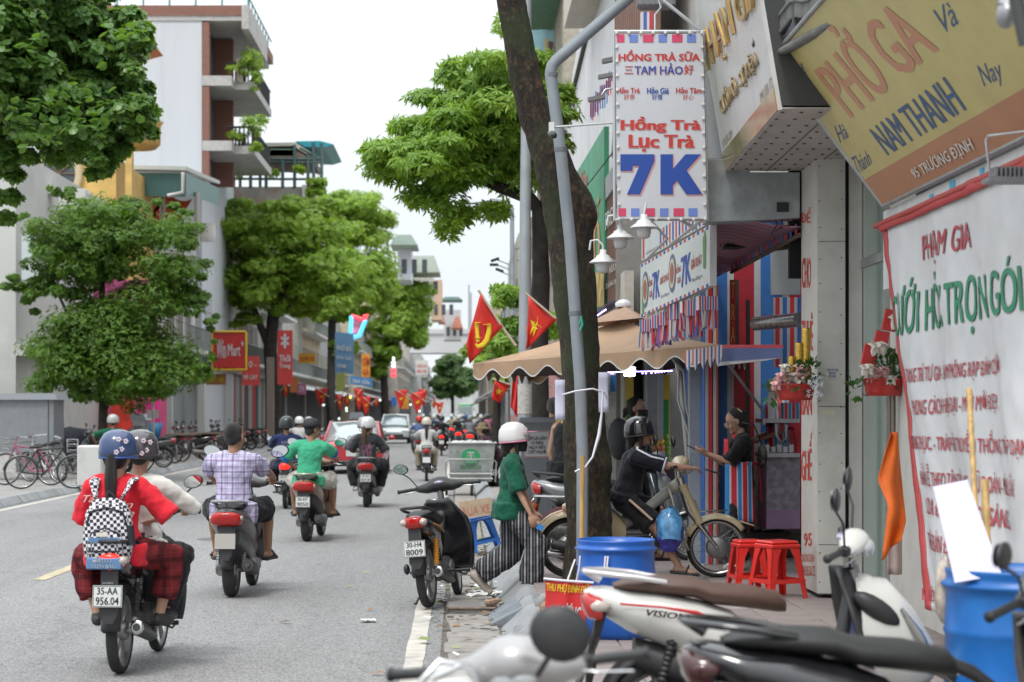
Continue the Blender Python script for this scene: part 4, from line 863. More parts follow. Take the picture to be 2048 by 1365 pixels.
m=MB();m.lathe([(.0,.09),(.03,.08),(.045,.03),(.05,.0)],12);m.build('bulb_cap',M('dark_grey',(.08,.08,.09),.5),bl);m=MB();m.lathe([(.062,0),(.066,-.03),(.06,-.09),(.0,-.1)],14);m.build('bulb',M('bulb_lit',(.95,.97,1),.3,emit=9),bl)
m=MB()
for i,x in enumerate((1222,1226,1285,1292,1303,1311,1317,1323,1329,1336,1342)):m.ball(W(x,747-(i>3)*1.2*(x-1300)*.1,21.2),.009,6,4)
m.tube([W(1215,745,21.25),W(1345,742,21.25)],.004,4);tag(m.build('led_string',M('violet_led',(.45,.3,1),.4,emit=7)),'string of tiny violet lights under the tan umbrella','string lights')
gw=empty('graffiti_wall',(1.95,25.5,PAV),0,'dirty white scribbled wall end behind the masked woman','wall')
m=MB();m.bbox((1.75,25.2,PAV),(2.25,25.4,2.9));P(gw,m,'plaster',M('graffiti_plaster',(.5,.49,.45),.85,var=.1,dirt=.9,ds=9,dcol=(.12,.14,.16)))
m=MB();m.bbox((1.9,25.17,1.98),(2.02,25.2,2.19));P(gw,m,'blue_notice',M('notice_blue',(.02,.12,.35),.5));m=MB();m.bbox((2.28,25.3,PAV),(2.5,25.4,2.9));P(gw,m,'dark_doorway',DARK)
for i,(x,lab)in enumerate(((1259,'narrow green and yellow banner strip under the tan umbrella, beside the bulb'),(1332,'narrow green and yellow banner strip beside the fruit pile'))):
 m=MB();c0_,c1_=W(x,750,23.5),W(x,930,23.5);m.bbox((c0_.x-.045,23.5,c1_.z),(c0_.x+.045,23.52,c0_.z));o=tag(m.build('banner_strip',M('strip_yellow',(.6,.45,.05),.6)),lab,'banner')
 m=MB();m.bbox((-.035,-.012,.0),(.03,-.002,.42));m.v=[tuple(V(v)+V((c0_.x,23.5,c1_.z+.35)))for v in m.v];m.build('printed_leaf',M('strip_green',(.02,.25,.08),.6),o)
fr=empty('fruit_stall',W(1315,935,22.8),0,'fruit stall with yellow signboard and piled fruit behind the boy','stall')
m=MB();m.bbox((-.3,0,-.14),(.14,.03,.0));m.build('yellow_board',M('board_yellow',(.55,.42,.05),.6),fr)
adopt(text('TRÁI CÂY',(0,0,0),(1,0,0),(0,0,1),.26,.09,Rr,None,fn=None),fr).location=V(fr.location)+V((-.08,-.01,-.07));fr.children[-1].matrix_parent_inverse=Matrix.Identity(4);fr.children[-1].location=(-.08,-.01,-.07)
m=MB();m.bbox((-.32,.03,-.75),(.2,.6,-.02));m.build('crate_base',M('dark_post'),fr)
rr=random.Random(9);fm=[M('mango_yellow',(.55,.42,.06),.4),M('fruit_green',(.16,.3,.05),.4),M('fruit_orange',(.6,.22,.08),.5)]
fme=[]
for k in range(3):
 m=MB();m.ball((0,0,0),.04,8,6);me=m.mesh('fruit');me.materials.append(fm[k]);fme.append(me)
for r_ in range(6):
 for c_ in range(6):
  k=(0 if r_>3 else rr.choice([2,2,0]))if c_<5 else 1
  o=bpy.data.objects.new('fruit',fme[k]);COL.objects.link(o);o.parent=fr;o.location=(-.17+c_*.062+rr.uniform(-.01,.01),.1+r_*.05,.03+r_*.06+rr.uniform(-.01,.01))
  # ---- facades further along the right
br=empty('brown_facade',(2.9,30,PAV),0,'brown corrugated shop facade with white raised letters behind the hanging sign','building')
BRN=M('brown_cladding',(.19,.095,.065),.6,var=.12,vs=2,dirt=.2)
m=MB();m.bbox((3.0,25.4,PAV),(4.5,36,12));P(br,m,'wall',WALLG)
m=MB();za,zb=3.42,5.2
for k in range(90):
 y=26+k*.1;m.bbox((2.4+(k%2)*.03,y,za-.0),(2.52,y+.095,zb+.1))
P(br,m,'corrugated_fascia',BRN)
m=MB();m.bbox((2.38,25.9,zb+.0),(2.55,35,zb+.35));P(br,m,'grey_beam',M('beam_grey',(.38,.38,.4),.5))
m=MB()
for k in range(40):
 y=26+k*.16;m.bbox((2.5+(k%2)*.04,y,zb+.35),(2.62,y+.15,9.5))
P(br,m,'brown_upper_cladding',BRN)
m=MB();m.tube([(2.36,26.4,zb+.4),(2.34,27.2,zb+1.2),(2.36,28.5,zb+1.45),(2.4,30,zb+1.2),(2.42,31,zb+.5)],.07,6);P(br,m,'curved_trim',M('trim_white',(.55,.55,.56),.5))
WL=M('white_raised',(.6,.58,.54),.5)
def bt(body,x0,x1,a0,b0,a1,b1,**k):
 q=[onX(x0,b0,2.38),onX(x1,b1,2.38),onX(x1,a1,2.38),onX(x0,a0,2.38)];adopt(text(body,None,(1,0,0),(0,0,1),1,1,WL,None,fn=quadfn(*q),bold=.03),br)
bt('FREE',1211,1231,428,462,408,440);bt('HƯỚNG TRÀ',1219,1256,528,548,500,524);bt('ĐỒ UỐNG SALON TÓC',1209,1252,568,580,538,556)
m=MB();m.prism([(2.4,26,3.35),(1.9,26,3.1),(1.9,36,3.1),(2.4,36,3.35)],(0,0,.03));P(br,m,'violet_lit_canopy',M('canopy_violet',(.06,.05,.09),.6))
m=MB()
for k in range(24):m.ball((1.93,26.4+k*.3,3.08),.012,5,4)
P(br,m,'violet_lights',M('violet_led'))
st=empty('striped_strips',W(1195,190,25),0,'hanging red and blue striped cloth strips beside the flood lamps','cloth strips');m=MB();rr=random.Random(3)
for k in range(34):
 x=1180+k*1.5;y0=205-k*2.2+rr.uniform(-8,8);L=rr.uniform(20,48);m.add([W(x,y0+L,25),W(x+2.2,y0+L+rr.uniform(-5,5),25),W(x+2.2,y0,25),W(x,y0,25)],[(0,1,2,3)],k%3)
P(st,m,'strips',[M('tarp_red'),M('tarp_blue'),M('tarp_white')])
gs=empty('green_sign',(2.4,33,4.5),0,'tall green sugarcane drinks sign with orange lettering behind the big trunk','sign')
GQ=[onX(1146,600,2.36)+V((0,0,0)),onX(1211,618,2.36),onX(1197,285,2.36),onX(1146,345,2.36)]
m=MB();panel(m,[V((2.36,41.5,3.7)),V((2.36,32.6,3.42)),V((2.36,32.6,6.4)),V((2.36,41.5,6.6))],.08);P(gs,m,'board',M('sign_green',(.05,.27,.15),.5,var=.25,vs=1.5))
q6=[onX(1150,540,2.35),onX(1200,530,2.35),onX(1200,395,2.35),onX(1150,415,2.35)]
adopt(text('KIM TỐ',None,(1,0,0),(0,0,1),1,1,M('orange_ink',(.6,.3,.1),.5),None,fn=quadfn(*q6),bold=.04),gs)
adopt(text('Mía',None,(1,0,0),(0,0,1),1,1,M('red_ink',(.55,.08,.08),.5),None,fn=quadfn(onX(1152,392,2.35),onX(1174,378,2.35),onX(1174,335,2.35),onX(1152,350,2.35)),shear=.3),gs)
m=MB();panel(m,[onX(1150,628,2.345),onX(1208,612,2.345),onX(1208,540,2.345),onX(1150,560,2.345)],.002);P(gs,m,'printed_food',M('food_print',(.45,.32,.1),.5,var=.7,vs=3))
wb=empty('white_building',(3.6,46,0),0,'tall white plaster building side behind the trunk and grey pipe','building')
WPL=M('white_plaster',(.62,.62,.63),.85,var=.05,vs=.8,dirt=.35,ds=1.2,dcol=(.3,.3,.3))
m=MB();m.bbox((2.9,36.5,PAV),(5.5,54,9.5));m.prism([(2.9,54,9.5),(2.9,36.5,9.5),(2.9,36.5,14.5),(2.9,40,12.5),(2.9,54,9.9)],(2.5,0,0));P(wb,m,'wall',WPL)
m=MB();m.tube([(2.88,36.5,10.9),(2.88,44,10.3),(2.88,54,9.6)],.08,5);P(wb,m,'mossy_ledge',M('moss_dark',(.05,.06,.04),.9))
m=MB();m.bbox((2.3,34,10.2),(4,44,16));P(wb,m,'cream_upper_floor',M('cream_plaster',(.5,.46,.4),.85,var=.1,dirt=.3))
m=MB();m.bbox((2.15,34.5,11.5),(2.3,36,12.6));P(wb,m,'air_conditioner',M('ac_white',(.5,.5,.48),.5))
gh=empty('balcony_house',(2.6,62,0),0,'cluttered house with green balcony and hanging laundry behind the big tree','building')
m=MB();m.bbox((2.9,56,0),(6,75,22));P(gh,m,'wall',M('old_plaster',(.33,.3,.24),.9,var=.2,dirt=.6,ds=.8));m=MB();m.bbox((1.9,56,10.6),(2.95,74,10.9));m.bbox((1.9,56,13.6),(2.95,74,13.85));P(gh,m,'balcony_slab',M('green_paint',(.1,.22,.14),.6,var=.2))
m=MB()
for k in range(30):m.tube([(1.95,56.3+k*.6,10.9),(1.95,56.3+k*.6,12)],.03,4)
m.tube([(1.95,56.2,12),(1.95,74,12)],.04,4);P(gh,m,'railing',M('rail_grey',(.25,.28,.27),.5))
for k,(x,c)in enumerate(((1085,(.2,.33,.36)),(1100,(.12,.05,.03)),(1090,(.4,.28,.1)))):
 m=MB();w=W(x,60-k*6+30*(k>0),57);m.sheet(lambda u,v:w+V(((u-.5)*(.7-.4*(k>0)),.05*math.sin(u*9),-v*(1.1-.4*(k>0)))),6,3,.01);P(gh,m,'laundry',M('laundry_%s'%'abc'[k],c,.9))
far_right=[((1.9,76),(4.5,90),7,(.4,.3,.28),'pinkish low shop house behind the umbrella'),((1.8,92),(4.5,112),10,(.4,.38,.32),'cream narrow house further along the right side'),((1.7,114),(4.5,140),8,(.3,.31,.33),'grey low house far along the right side'),((1.6,142),(4.5,180),10,(.42,.36,.26),'yellowish house far along the right side'),((1.5,182),(4.5,260),9,(.3,.28,.26),'brown house at the far right end of the street')]
for(a,b,h,c,lab)in far_right:
 o=empty('shop_house',((a[0]+b[0])/2,(a[1]+b[1])/2,0),0,lab,'building','houses along the right side');m=MB();m.bbox((a[0]+.9,a[1],0),(b[0],b[1],h));P(o,m,'wall',M('wall_'+lab.split()[0],c,.85,var=.15,dirt=.5,ds=.6))
 for z in range(3,int(h)-1,3):
  m=MB();m.bbox((a[0]+.3,a[1]+.3,z),(a[0]+.9,b[1]-.5,z+.15));P(o,m,'balcony',M('balcony_grey',(.35,.35,.34),.8))
  for k in range(3):
   yy=a[1]+1.5+k*(b[1]-a[1])/3.2;m=MB();m.bbox((a[0]+.86,yy,z+.5),(a[0]+.9,yy+1.4,z+2));P(o,m,'window',M('far_window',(.06,.07,.08),.2))
 m=MB();m.prism([(a[0]+.9,a[1],2.9),(a[0]-.3,a[1]+.2,2.5),(a[0]-.3,b[1],2.5),(a[0]+.9,b[1],2.9)],(0,0,.06));P(o,m,'awning',M('awning_'+lab.split()[0],(.3,.16,.1)if 'pink' in lab else(.35,.36,.36),.7))
m=MB();m.bbox((1.9,57,PAV),(2.9,75,3.1));tag(m.build('pink_wall',M('pink_plaster',(.45,.24,.24),.8,var=.1,dirt=.3)),'pink shop wall seen between the lamp post and the trunk','wall')
m=MB();m.bbox((1.3,40,.7),(2.0,40.05,1.25));o=tag(m.build('shop_banner',M('banner_red2',(.5,.05,.04),.6)),'red low shop banner behind the grey cabinet','banner')
o=text('SỬA XE MÁY',(1.6,39.98,1.0),(1,0,0),(0,0,1),.6,.18,M('tarp_white'),o)
m=MB();m.bbox(W(1118,830,33),W(1132,758,33)+V((0,.05,0)));tag(m.build('upright_sign',M('panel_blue',(.02,.1,.4),.5)),'narrow blue upright sign left of the big trunk','panel')
m=MB();m.prism([W(1060,430,40),W(1112,520,40),W(1112,560,40),W(1060,470,40)],(0,3,0));tag(m.build('tin_roof',M('tin_roof',(.3,.27,.24),.7,var=.3,dirt=.6)),'sloping grey tin roof edge between lamp post and trunk','roof')
m=MB();m.tube([W(1052,395,32),W(1090,440,32),W(1112,470,32)],.05,8);tag(m.build('white_pipe',M('lamp_white')),'white sloping pipe between lamp post and trunk','pipe')
# ---- lamp post, second pole, floodlight pole
def pole(pts,r,name,label,mat=STEEL,n=12):return tag(MB().tube(pts,r,n).build(name,mat),label,'pole')
lp=empty('lamp_post',(W(1050,830,27).x,27,PAV),0,'tall grey galvanised lamp post in front of the small trees','lamp post')
GALP=M('galvanised_post',(.32,.35,.37),.5,.35,var=.12,vs=3,dirt=.2)
m=MB();x=.881;m.tube([(x,27,PAV),(x,27,1.6),(x+.005,27,4.5),(x+.03,27,7.4)],[.1,.095,.075,.06],14);P(lp,m,'post',GALP)
m=MB();m.tube([(x,27,1.7),(x,27,2.1)],.1,14);P(lp,m,'torn_paper_band',M('torn_grey',(.42,.41,.38),.9,var=.25,vs=30))
sl=empty('street_lamp',(1.2,50,4),0,'slim street lamp with long curved arm reaching over the road','street lamp')
m=MB();m.tube([W(1026,830,47),W(1025,600,47),W(1024,420,47),W(1018,405,47),W(990,402,47),W(935,407,47)],[.07,.06,.05,.035,.03,.03],8);m.tube([W(1010,402,47),W(985,398,47),W(968,405,47)],.02,6);P(sl,m,'arm_and_post',GALP);m=MB();m.ball(W(928,403,47),(.14,.3,.05),10,6);P(sl,m,'lamp_head',M('lamp_silver'))
f2=empty('floodlight_pole',W(1008,535,47),0,'three small black floodlights on thin rods under the street lamp arm','floodlight')
for k,(x,y)in enumerate(((990,520),(988,530),(999,541))):
 m=MB();m.box(W(x,y,47),(.2,.1,.06),Matrix.Rotation(.35*(k-1),3,'Y'));P(f2,m,'floodlight_head',M('cctv_black'))
m=MB()
for y in(520,530,541):m.tube([W(994,y,47),W(1025,y+12,47)],.015,5)
P(f2,m,'rods',GALP)
# ---- electric cabinet with warning notice
cb=empty('electric_cabinet',(W(1074,900,25).x,25.2,PAV),0,'grey street cabinet with white warning notice behind the walking woman','cabinet')
CABG=M('cabinet_grey',(.2,.215,.23),.5,.1,var=.08,dirt=.25,ds=3)
m=MB();m.bev((0,0,.72),(.4,.36,1.36),.01);m.build('case',CABG,cb);m=MB();m.bev((0,0,1.42),(.47,.42,.07),.015);m.build('lid',M('cabinet_lid',(.27,.29,.31),.5),cb)
m=MB();m.box((.0,-.185,1.12),(.33,.006,.34));nt=m.build('warning_notice',M('tarp_white'),cb)
m=MB()
for a,b in(((-.155,.96),(.155,.96)),((-.155,1.28),(.155,1.28)),((-.155,.96),(-.155,1.28)),((.155,.96),(.155,1.28))):m.tube([(a[0],-.19,a[1]),(b[0],-.19,b[1])],.003,4)
m.build('notice_border',Rr,nt)
text('CẤM LẠI GẦN !\nCÓ ĐIỆN\nNGUY HIỂM\nCHẾT NGƯỜI',(0,-.191,1.12),(1,0,0),(0,0,1),.26,.24,Kk,nt,bold=.015)
# ---- grey plastic pipe in front of the trunk
gp=MB();gp.tube([W(1300,-45,17.3),W(1262,-8,17.3),W(1112,122,17.3),W(1104,132,17.3),W(1101,146,17.3),W(1121,300,17.3),W(1140,480,17.3),W(1160,760,17.3),W(1165,900,17.3),W(1164,1130,17.3)],.052,14)
gpo=tag(gp.build('plastic_pipe',PVC),'long grey plastic drain pipe running up in front of the big trunk','pipe')
m=MB()
for x,y in((1150,627),(1103,150),(1121,300)):m.tube([W(x,y-4,17.3),W(x+.5,y+4,17.3)],.056,14)
m.build('pipe_joints',M('pvc_dark',(.13,.14,.16),.5),gpo)
m=MB();m.tube([W(1125,790,17.2),W(1150,783,17.1),W(1185,778,17.1),W(1208,785,17.15),W(1216,800,17.2)],.008,5);m.tube([W(1206,782,17.1),W(1203,830,17.1),W(1198,870,17.1),W(1185,915,17.0),W(1170,935,16.9),W(1150,944,16.9)],[.006,.012,.018,.01,.008,.01],5);tag(m.build('plastic_ribbon',M('ribbon_white',(.62,.6,.66),.5)),'white plastic ribbon tied round the big trunk and trailing down','ribbon')
for x,y,lab in((1118,800,'white paper sheet taped to the left edge of the trunk'),(1205,785,'white paper sheet tied to the right side of the trunk')):
 m=MB();m.sheet(lambda u,v:W(x-8+u*20,y-40+v*80,17.6)+V((0,.02*math.sin(v*4),0)),3,6,.002);tag(m.build('paper_sheet',M('paper_lilac',(.5,.5,.62),.7)),lab,'paper')
m=MB();m.tube([W(1162,632,17.2),W(1165,650,17.2),W(1160,662,17.2)],.012,5);m.tube([W(1163,634,17.2),W(1158,650,17.2)],.008,5);tag(m.build('green_twine',M('twine_green',(.03,.3,.22),.6)),'knot of green twine on the grey pipe','twine')
# ---- flags
FLR=M('flag_red',(.6,.028,.02),.6,var=.08,vs=3);FLY=M('flag_yellow',(.75,.55,.02),.6)
def flag(corners,d,star,label,polepts=None,d2=None,group='flags along the street'):
 """corners: pixel quad (hoist bottom, fly bottom, fly top, hoist top)"""
 o=empty('flag',W(*corners[0],d),0,label,'flag',group);q=[W(*c,d+(i in(1,2))*.15)for i,c in enumerate(corners)]
 wav=lambda u,v:V((0,.05*math.sin(u*9+v*3),0))
 f=lambda u,v:((q[0]*(1-u)+q[1]*u)*(1-v)+(q[3]*(1-u)+q[2]*u)*v)+wav(u,v)*min(1,d/40+.3)
 m=MB();m.sheet(lambda u,v:f(u,1-v),14,8,.006);P(o,m,'cloth',FLR)
 nrm=-V((0,1,0))*.012*max(1,d/25)
 if star=='star':
  m=MB();w=(q[1]-q[0]).length;h=(q[3]-q[0]).length;a=min(w,h)*.33
  pts=star_pts((0,0,0),(1,0,0),(0,0,1),1,.4,.15);c=f(.5,.5);vs=[f(.5+p.x*a/w,.5+p.z*a/h)+nrm for p in pts]
  m.add([c+nrm]+vs,[(0,i+1,(i+1)%10+1)for i in range(10)]);P(o,m,'star',FLY)
 elif star=='emblem':
  m=MB()
  def pt(px,py):return W(px,py,d-.02)
  arc=[(979,648),(978,665),(974,680),(966,690),(956,694),(951,688)];m.tube([pt(*p)for p in arc],[.02,.03,.032,.03,.024,.012],6,ry=[.004]*6);m.tube([pt(966,650),pt(981,649)],.024,6,ry=.004)
  m.tube([pt(953,645),pt(956,684)],.022,6,ry=.004);m.tube([pt(950,647),pt(962,645)],.03,6,ry=.004);m.tube([pt(949,676),pt(962,676)],.02,6,ry=.004);P(o,m,'hammer_and_sickle',FLY)
 if polepts:
  m=MB();m.tube([W(*p,d+.03)for p in polepts],.017 if d<40 else .03,6);P(o,m,'pole',M('flag_pole',(.45,.38,.3),.6))
 return o
flag([(1005,654),(940,728),(932,690),(961,588)],22.9,'emblem','red flag with yellow hammer and sickle rising above the left umbrella corner',[(957,581),(1005,655),(1032,692)])
flag([(1114,640),(1052,700),(1054,684),(1057,592)],26.4,'star','red flag with yellow star behind the umbrella beside the lamp post',[(1050,586),(1114,640),(1150,672)])
flag([(1019,768),(1000,806),(983,798),(990,762)],30,'star','small starred red flag hanging below the umbrella left corner',[(985,758),(1022,770)])
flag([(1034,835),(1022,815),(1025,748),(1038,752)],30,None,'narrow folded red flag left of the lamp post')
flag([(1050,812),(1062,800),(1072,748),(1048,752)],31,'star','red flag with half hidden star right behind the lamp post',[(1076,752),(1106,776)])
flag([(1066,826),(1090,790),(1088,750),(1070,752)],34,None,'plain red flag behind the lamp post, partly in shade')
# ---- stools, barrels, red notice
def stool(loc,rz,col,label,h=.46,w=.34,tilt=None,group=None):
 o=empty('plastic_stool',loc,rz,label,'stool',group)
 if tilt:o.rotation_euler=tilt
 m=MB();t=w*.36;m.bev((0,0,h-.015),(t*2,t*2,.03),.012);m.bev((0,0,h-.045),(t*2+.02,t*2+.02,.035),.008);m.build('seat',col,o,bevel=.004)
 for sx in(-1,1):
  for sy in(-1,1):
   m=MB();a=V((sx*t,sy*t,h-.04));b=V((sx*w*.5,sy*w*.5,0));k=.028
   for dx,dy in((-sx,0),(0,-sy)):
    e=V((dx*.062,dy*.062,0));e2=V((dx*.04,dy*.04,0));nrm=V((0 if dx else-sx*.006,0 if dy else-sy*.006,0))
    m.prism([a,a+e*1.6,b.lerp(a,.75)+e,b+e2,b],nrm)
   m.build('leg',col,o)
 m=MB();z=h*.3;s_=.5*w-(.5*w-t)*.3
 for sx,sy in((1,0),(-1,0),(0,1),(0,-1)):m.box((sx*s_,sy*s_,z),(.008 if sx else s_*2,.008 if sy else s_*2,.035))
 m.build('brace',col,o);return o
PRED=M('red_plastic',(.6,.022,.015),.3,var=.06,coat=.2);PBLU=M('blue_plastic',(.025,.14,.48),.4,var=.08,dirt=.25,ds=8,dcol=(.15,.2,.3))
stool((W(1496,1180,16.9).x,16.9,PAV),.15,PRED,'red plastic stool behind and left, cut off by the brown seat',.44,.31)
stool((W(1556,1200,16.3).x,16.35,PAV),.42,PRED,'red plastic stool nearest the lettered pillar, taller looking one',.47,.36)
bs=stool((W(970,1098,24.0).x+.02,24,.04),0,PBLU,'blue plastic stool tilted on the gutter edge behind the parked black motorbike',.45,.36,tilt=(.0,-.22,.15))
cbd=MB();c=W(952,1017,23.7);cbd.box(c+V((0,0,0)),(.4,.03,.21),Matrix.Rotation(-.14,3,'Y'));cb2=tag(cbd.build('cardboard_sign',M('cardboard',(.5,.38,.27),.85,var=.12,dirt=.3,ds=12)),'cardboard piece with faded red lettering resting on the blue stool','cardboard')
o=text('RỬA XE',c+V((0,-.02,0)),V((.99,0,.14)),V((-.14,0,.99)),.32,.14,M('faded_red',(.5,.18,.13),.8),cb2)
def barrel(loc,r,h,label,mat,lidtop=False):
 o=empty('plastic_barrel',loc,0,label,'barrel');m=MB()
 pr=[(0,.01),(r*.9,0),(r*.97,.04),(r,.12),(r*1.01,h*.3),(r*1.035,h*.32),(r*1.01,h*.34),(r*1.01,h*.62),(r*1.035,h*.64),(r*1.01,h*.66),(r*.99,h*.86),(r*1.0,h*.885),(r*1.06,h*.9),(r*1.07,h*.915),(r*1.0,h*.93),(r*.985,h*.96),(r*1.01,h*.985),(r*1.01,h),(r*.97,h),(r*.95,h*.9),(r*.95,h*.2),(0,h*.18)]
 m.lathe(pr,40);m.build('drum',mat,o);return o
BB1=M('barrel_blue',(.012,.1,.42),.35,var=.1,vs=4,dirt=.2,ds=4,dcol=(.04,.15,.35));BB2=M('barrel_azure',(.004,.12,.42),.4,var=.15,vs=6,dirt=.2,ds=3,dcol=(.05,.22,.4))
bo=barrel((W(1232,1270,13.5).x,13.5,PAV),.262,.66,'open blue plastic barrel standing in front of the big trunk',BB1)
m=MB()
for x,y0,y1 in((1160,1112,1165),(1216,1113,1150),(1211,1113,1150)):m.tube([W(x,y0,13.22),W(x-2,(y0+y1)/2,13.2),W(x-8*(x<1180),y1,13.2)],.007,5)
P(bo,m,'rope',M('ribbon_white'));
barrel((W(2062,1400,9.0).x,9.2,PAV),.33,.8,'azure plastic barrel at the right edge under the white board',BB2)
wbq=[W(1950,1154,9.0),W(1998,1150,9.0),W(1933,962,9.4),W(1866,974,9.4)]
m=MB();m.prism([W(1910,1166,9.0),W(2004,1150,8.95),W(1935,960,9.35),W(1866,974,9.4)],(0,.012,0));tag(m.build('white_board',M('board_lilac',(.52,.5,.62),.6)),'plain white board leaning out of the azure barrel','board')
m=MB();m.ball(W(1893,1180,9.3),(.055,.05,.17),10,7);m.v=[tuple(V(v)+V((noise.noise(V(v)*22)*.02,0,0)))for v in m.v];tag(m.build('plastic_bag',M('clear_bag')),'clear crumpled plastic wrapped round the barrel edge below the white board','bag')
rn=empty('red_notice',W(1135,1200,13.1),0,'red cloth notice with yellow and white lettering hung on the blue barrel','notice')
NQ=[W(1090,1290,13.1),W(1160,1290,13.05),W(1187,1166,13.05),W(1091,1158,13.1)]
def nf(u,v):
 p=(NQ[0]*(1-u)+NQ[1]*u)*(1-v)+(NQ[3]*(1-u)+NQ[2]*u)*v;return p+V((0,-.03*math.exp(-((u-.45)/.12)**2)*v,0))
m=MB();m.sheet(nf,16,10,.003);P(rn,m,'cloth',M('notice_red',(.55,.02,.02),.5,var=.08,bump=.2,bs=10))
def nt_(body,u0,v0,u1,v1,mat,b=.03):adopt(text(body,None,(1,0,0),(0,0,1),1,1,mat,None,fn=lambda u,v:nf(u0+(u1-u0)*(u+.5),v0+(v1-v0)*(v+.5))-V((0,.008,0)),bold=b),rn)
nt_('THU PHỤ ĐÌNH ĐỨC',.02,.79,.98,.98,M('notice_yellow',(.7,.5,.02),.5));nt_('VƯỢNG',.3,.25,.85,.66,M('tarp_white'),.05)
m=MB();m.tube([NQ[3]+V((-.01,0,0)),nf(.45,1),NQ[2]],.009,6);m.tube([nf(.45,1),W(1150,1120,13.2)],.006,5);P(rn,m,'cord',M('ribbon_white'))
#  TREES
BARK=M('mossy_bark',(.075,.055,.038),.95,var=.6,vs=14,bump=1,bs=26,dirt=.8,ds=7,dcol=(.2,.14,.055));BARK2=M('dark_bark',(.035,.03,.026),.95,var=.4,vs=6,bump=.6,bs=12)
def leafcloud(name,centers,normals,size,k,mat,parent,spread=1.3,droop=.5,width=.3,seed=0,kind='stuff'):
 """every centre gets a whorl of k folded leaves"""
 r=np.random.default_rng(seed);n=len(centers);C=np.repeat(centers,k,0);A=np.repeat(normals,k,0);A/=np.linalg.norm(A,axis=1)[:,None]+1e-9
 ref=np.where(np.abs(A[:,2:3])>.9,np.array([[1.,0,0]]),np.array([[0,0,1.]]));U=np.cross(A,ref);U/=np.linalg.norm(U,axis=1)[:,None]+1e-9;W_=np.cross(A,U)
 ph=np.tile(np.arange(k)*2*np.pi/k,n)+np.repeat(r.random(n)*6.28,k)+r.normal(0,.25,n*k);D=U*np.cos(ph)[:,None]+W_*np.sin(ph)[:,None]+A*(.45/spread);D[:,2]-=droop*(.3+.5*r.random(n*k));D+=r.normal(0,.18,D.shape);D/=np.linalg.norm(D,axis=1)[:,None]
 S=np.cross(D,A+r.normal(0,.35,A.shape));S/=np.linalg.norm(S,axis=1)[:,None]+1e-9;N=np.cross(S,D);L=(size*(.65+.6*r.random(n*k)))[:,None];w=L*width
 p0=C;p1=C+D*L*.55+S*w-N*L*.05;p2=C+D*L-N*L*.1;p3=C+D*L*.55-S*w-N*L*.05;pm=C+D*L*.5+N*L*.04
 Vv=np.stack([p0,p1,p2,p3,pm],1).reshape(-1,3).astype('f');M_=n*k
 f=(np.arange(M_)*5)[:,None,None]+np.array([[0,1,4],[1,2,4],[2,3,4],[3,0,4]])[None];f=f.reshape(-1)
 me=bpy.data.meshes.new(name);me.vertices.add(len(Vv));me.vertices.foreach_set('co',Vv.ravel());me.loops.add(len(f));me.loops.foreach_set('vertex_index',f.astype('i'));me.polygons.add(len(f)//3);me.polygons.foreach_set('loop_start',np.arange(0,len(f),3,dtype='i'));me.update();me.validate()
 me.materials.append(mat);o=bpy.data.objects.new(name,me);COL.objects.link(o);o.parent=parent;o['kind']=kind;return o
def clumps(cl,n,d,depth,seed=0,sub=.28,flat=.55):
 """points on many small sub-lobes spread over the given pixel ellipses (cx,cy,rx,ry[,d])"""
 r=np.random.default_rng(seed);P_=[];N_=[];area=np.array([c[2]*c[3]for c in cl],float);area/=area.sum()
 for c,a in zip(cl,area):
  cx,cy,rx,ry=c[:4];dd=c[4]if len(c)>4 else d;s=dd/FPX;nn=int(n*a)+1;o=np.array(W(cx,cy,dd));R_=np.array([rx*s,depth*(.5 if rx<60 else 1),ry*s])
  ns=max(5,int(nn/70));q=r.normal(0,1,(ns,3));q/=np.linalg.norm(q,axis=1)[:,None];q*=(.35+.6*r.random((ns,1)));idx=r.integers(0,ns,nn);sr=min(rx,ry*1.5)*s*(sub+.2*r.random((ns,1)))*1.25
  u=r.normal(0,1,(nn,3));u/=np.linalg.norm(u,axis=1)[:,None];u*=(.55+.5*r.random((nn,1)));off=u*sr[idx];off[:,2]*=flat
  P_.append(o+q[idx]*R_+off);nr=u+np.array([0,0,.7]);N_.append(nr)
 return np.concatenate(P_),np.concatenate(N_)
def tree(name,label,cl,n,d,depth,size,k,mat,trunk=(),width=.3,droop=.5,seed=0,barkm=None,group='street trees',sub=.28,flat=.55):
 base=trunk[0][0][0]if trunk else W(cl[0][0],825,d);o=empty(name,(base[0],base[1],0),0,label,'tree',group);C_,N_=clumps(cl,n,d,depth,seed,sub,flat)
 c=leafcloud('crown',C_,N_,size,k,mat,o,droop=droop,width=width,seed=seed);c.matrix_parent_inverse=Matrix.Translation(-V(o.location))
 for i,(pts,rr)in enumerate(trunk):
  m=MB();m.tube(pts,rr,10);b=m.build('trunk' if i==0 else 'branch',barkm or BARK2,o);b.matrix_parent_inverse=Matrix.Translation(-V(o.location))
 return o
LA=leaf_mat('almond_leaf',(.035,.11,.025),(.2,.35,.09),.35);LF=leaf_mat('ficus_leaf',(.018,.06,.01),(.16,.3,.035),.5);LT=leaf_mat('umbrella_leaf',(.06,.17,.02),(.38,.54,.08),.45);LB=leaf_mat('bright_leaf',(.07,.19,.025),(.34,.52,.08),.45);LD=leaf_mat('distant_leaf',(.03,.085,.03),(.13,.22,.07),.6)
Z0=.15
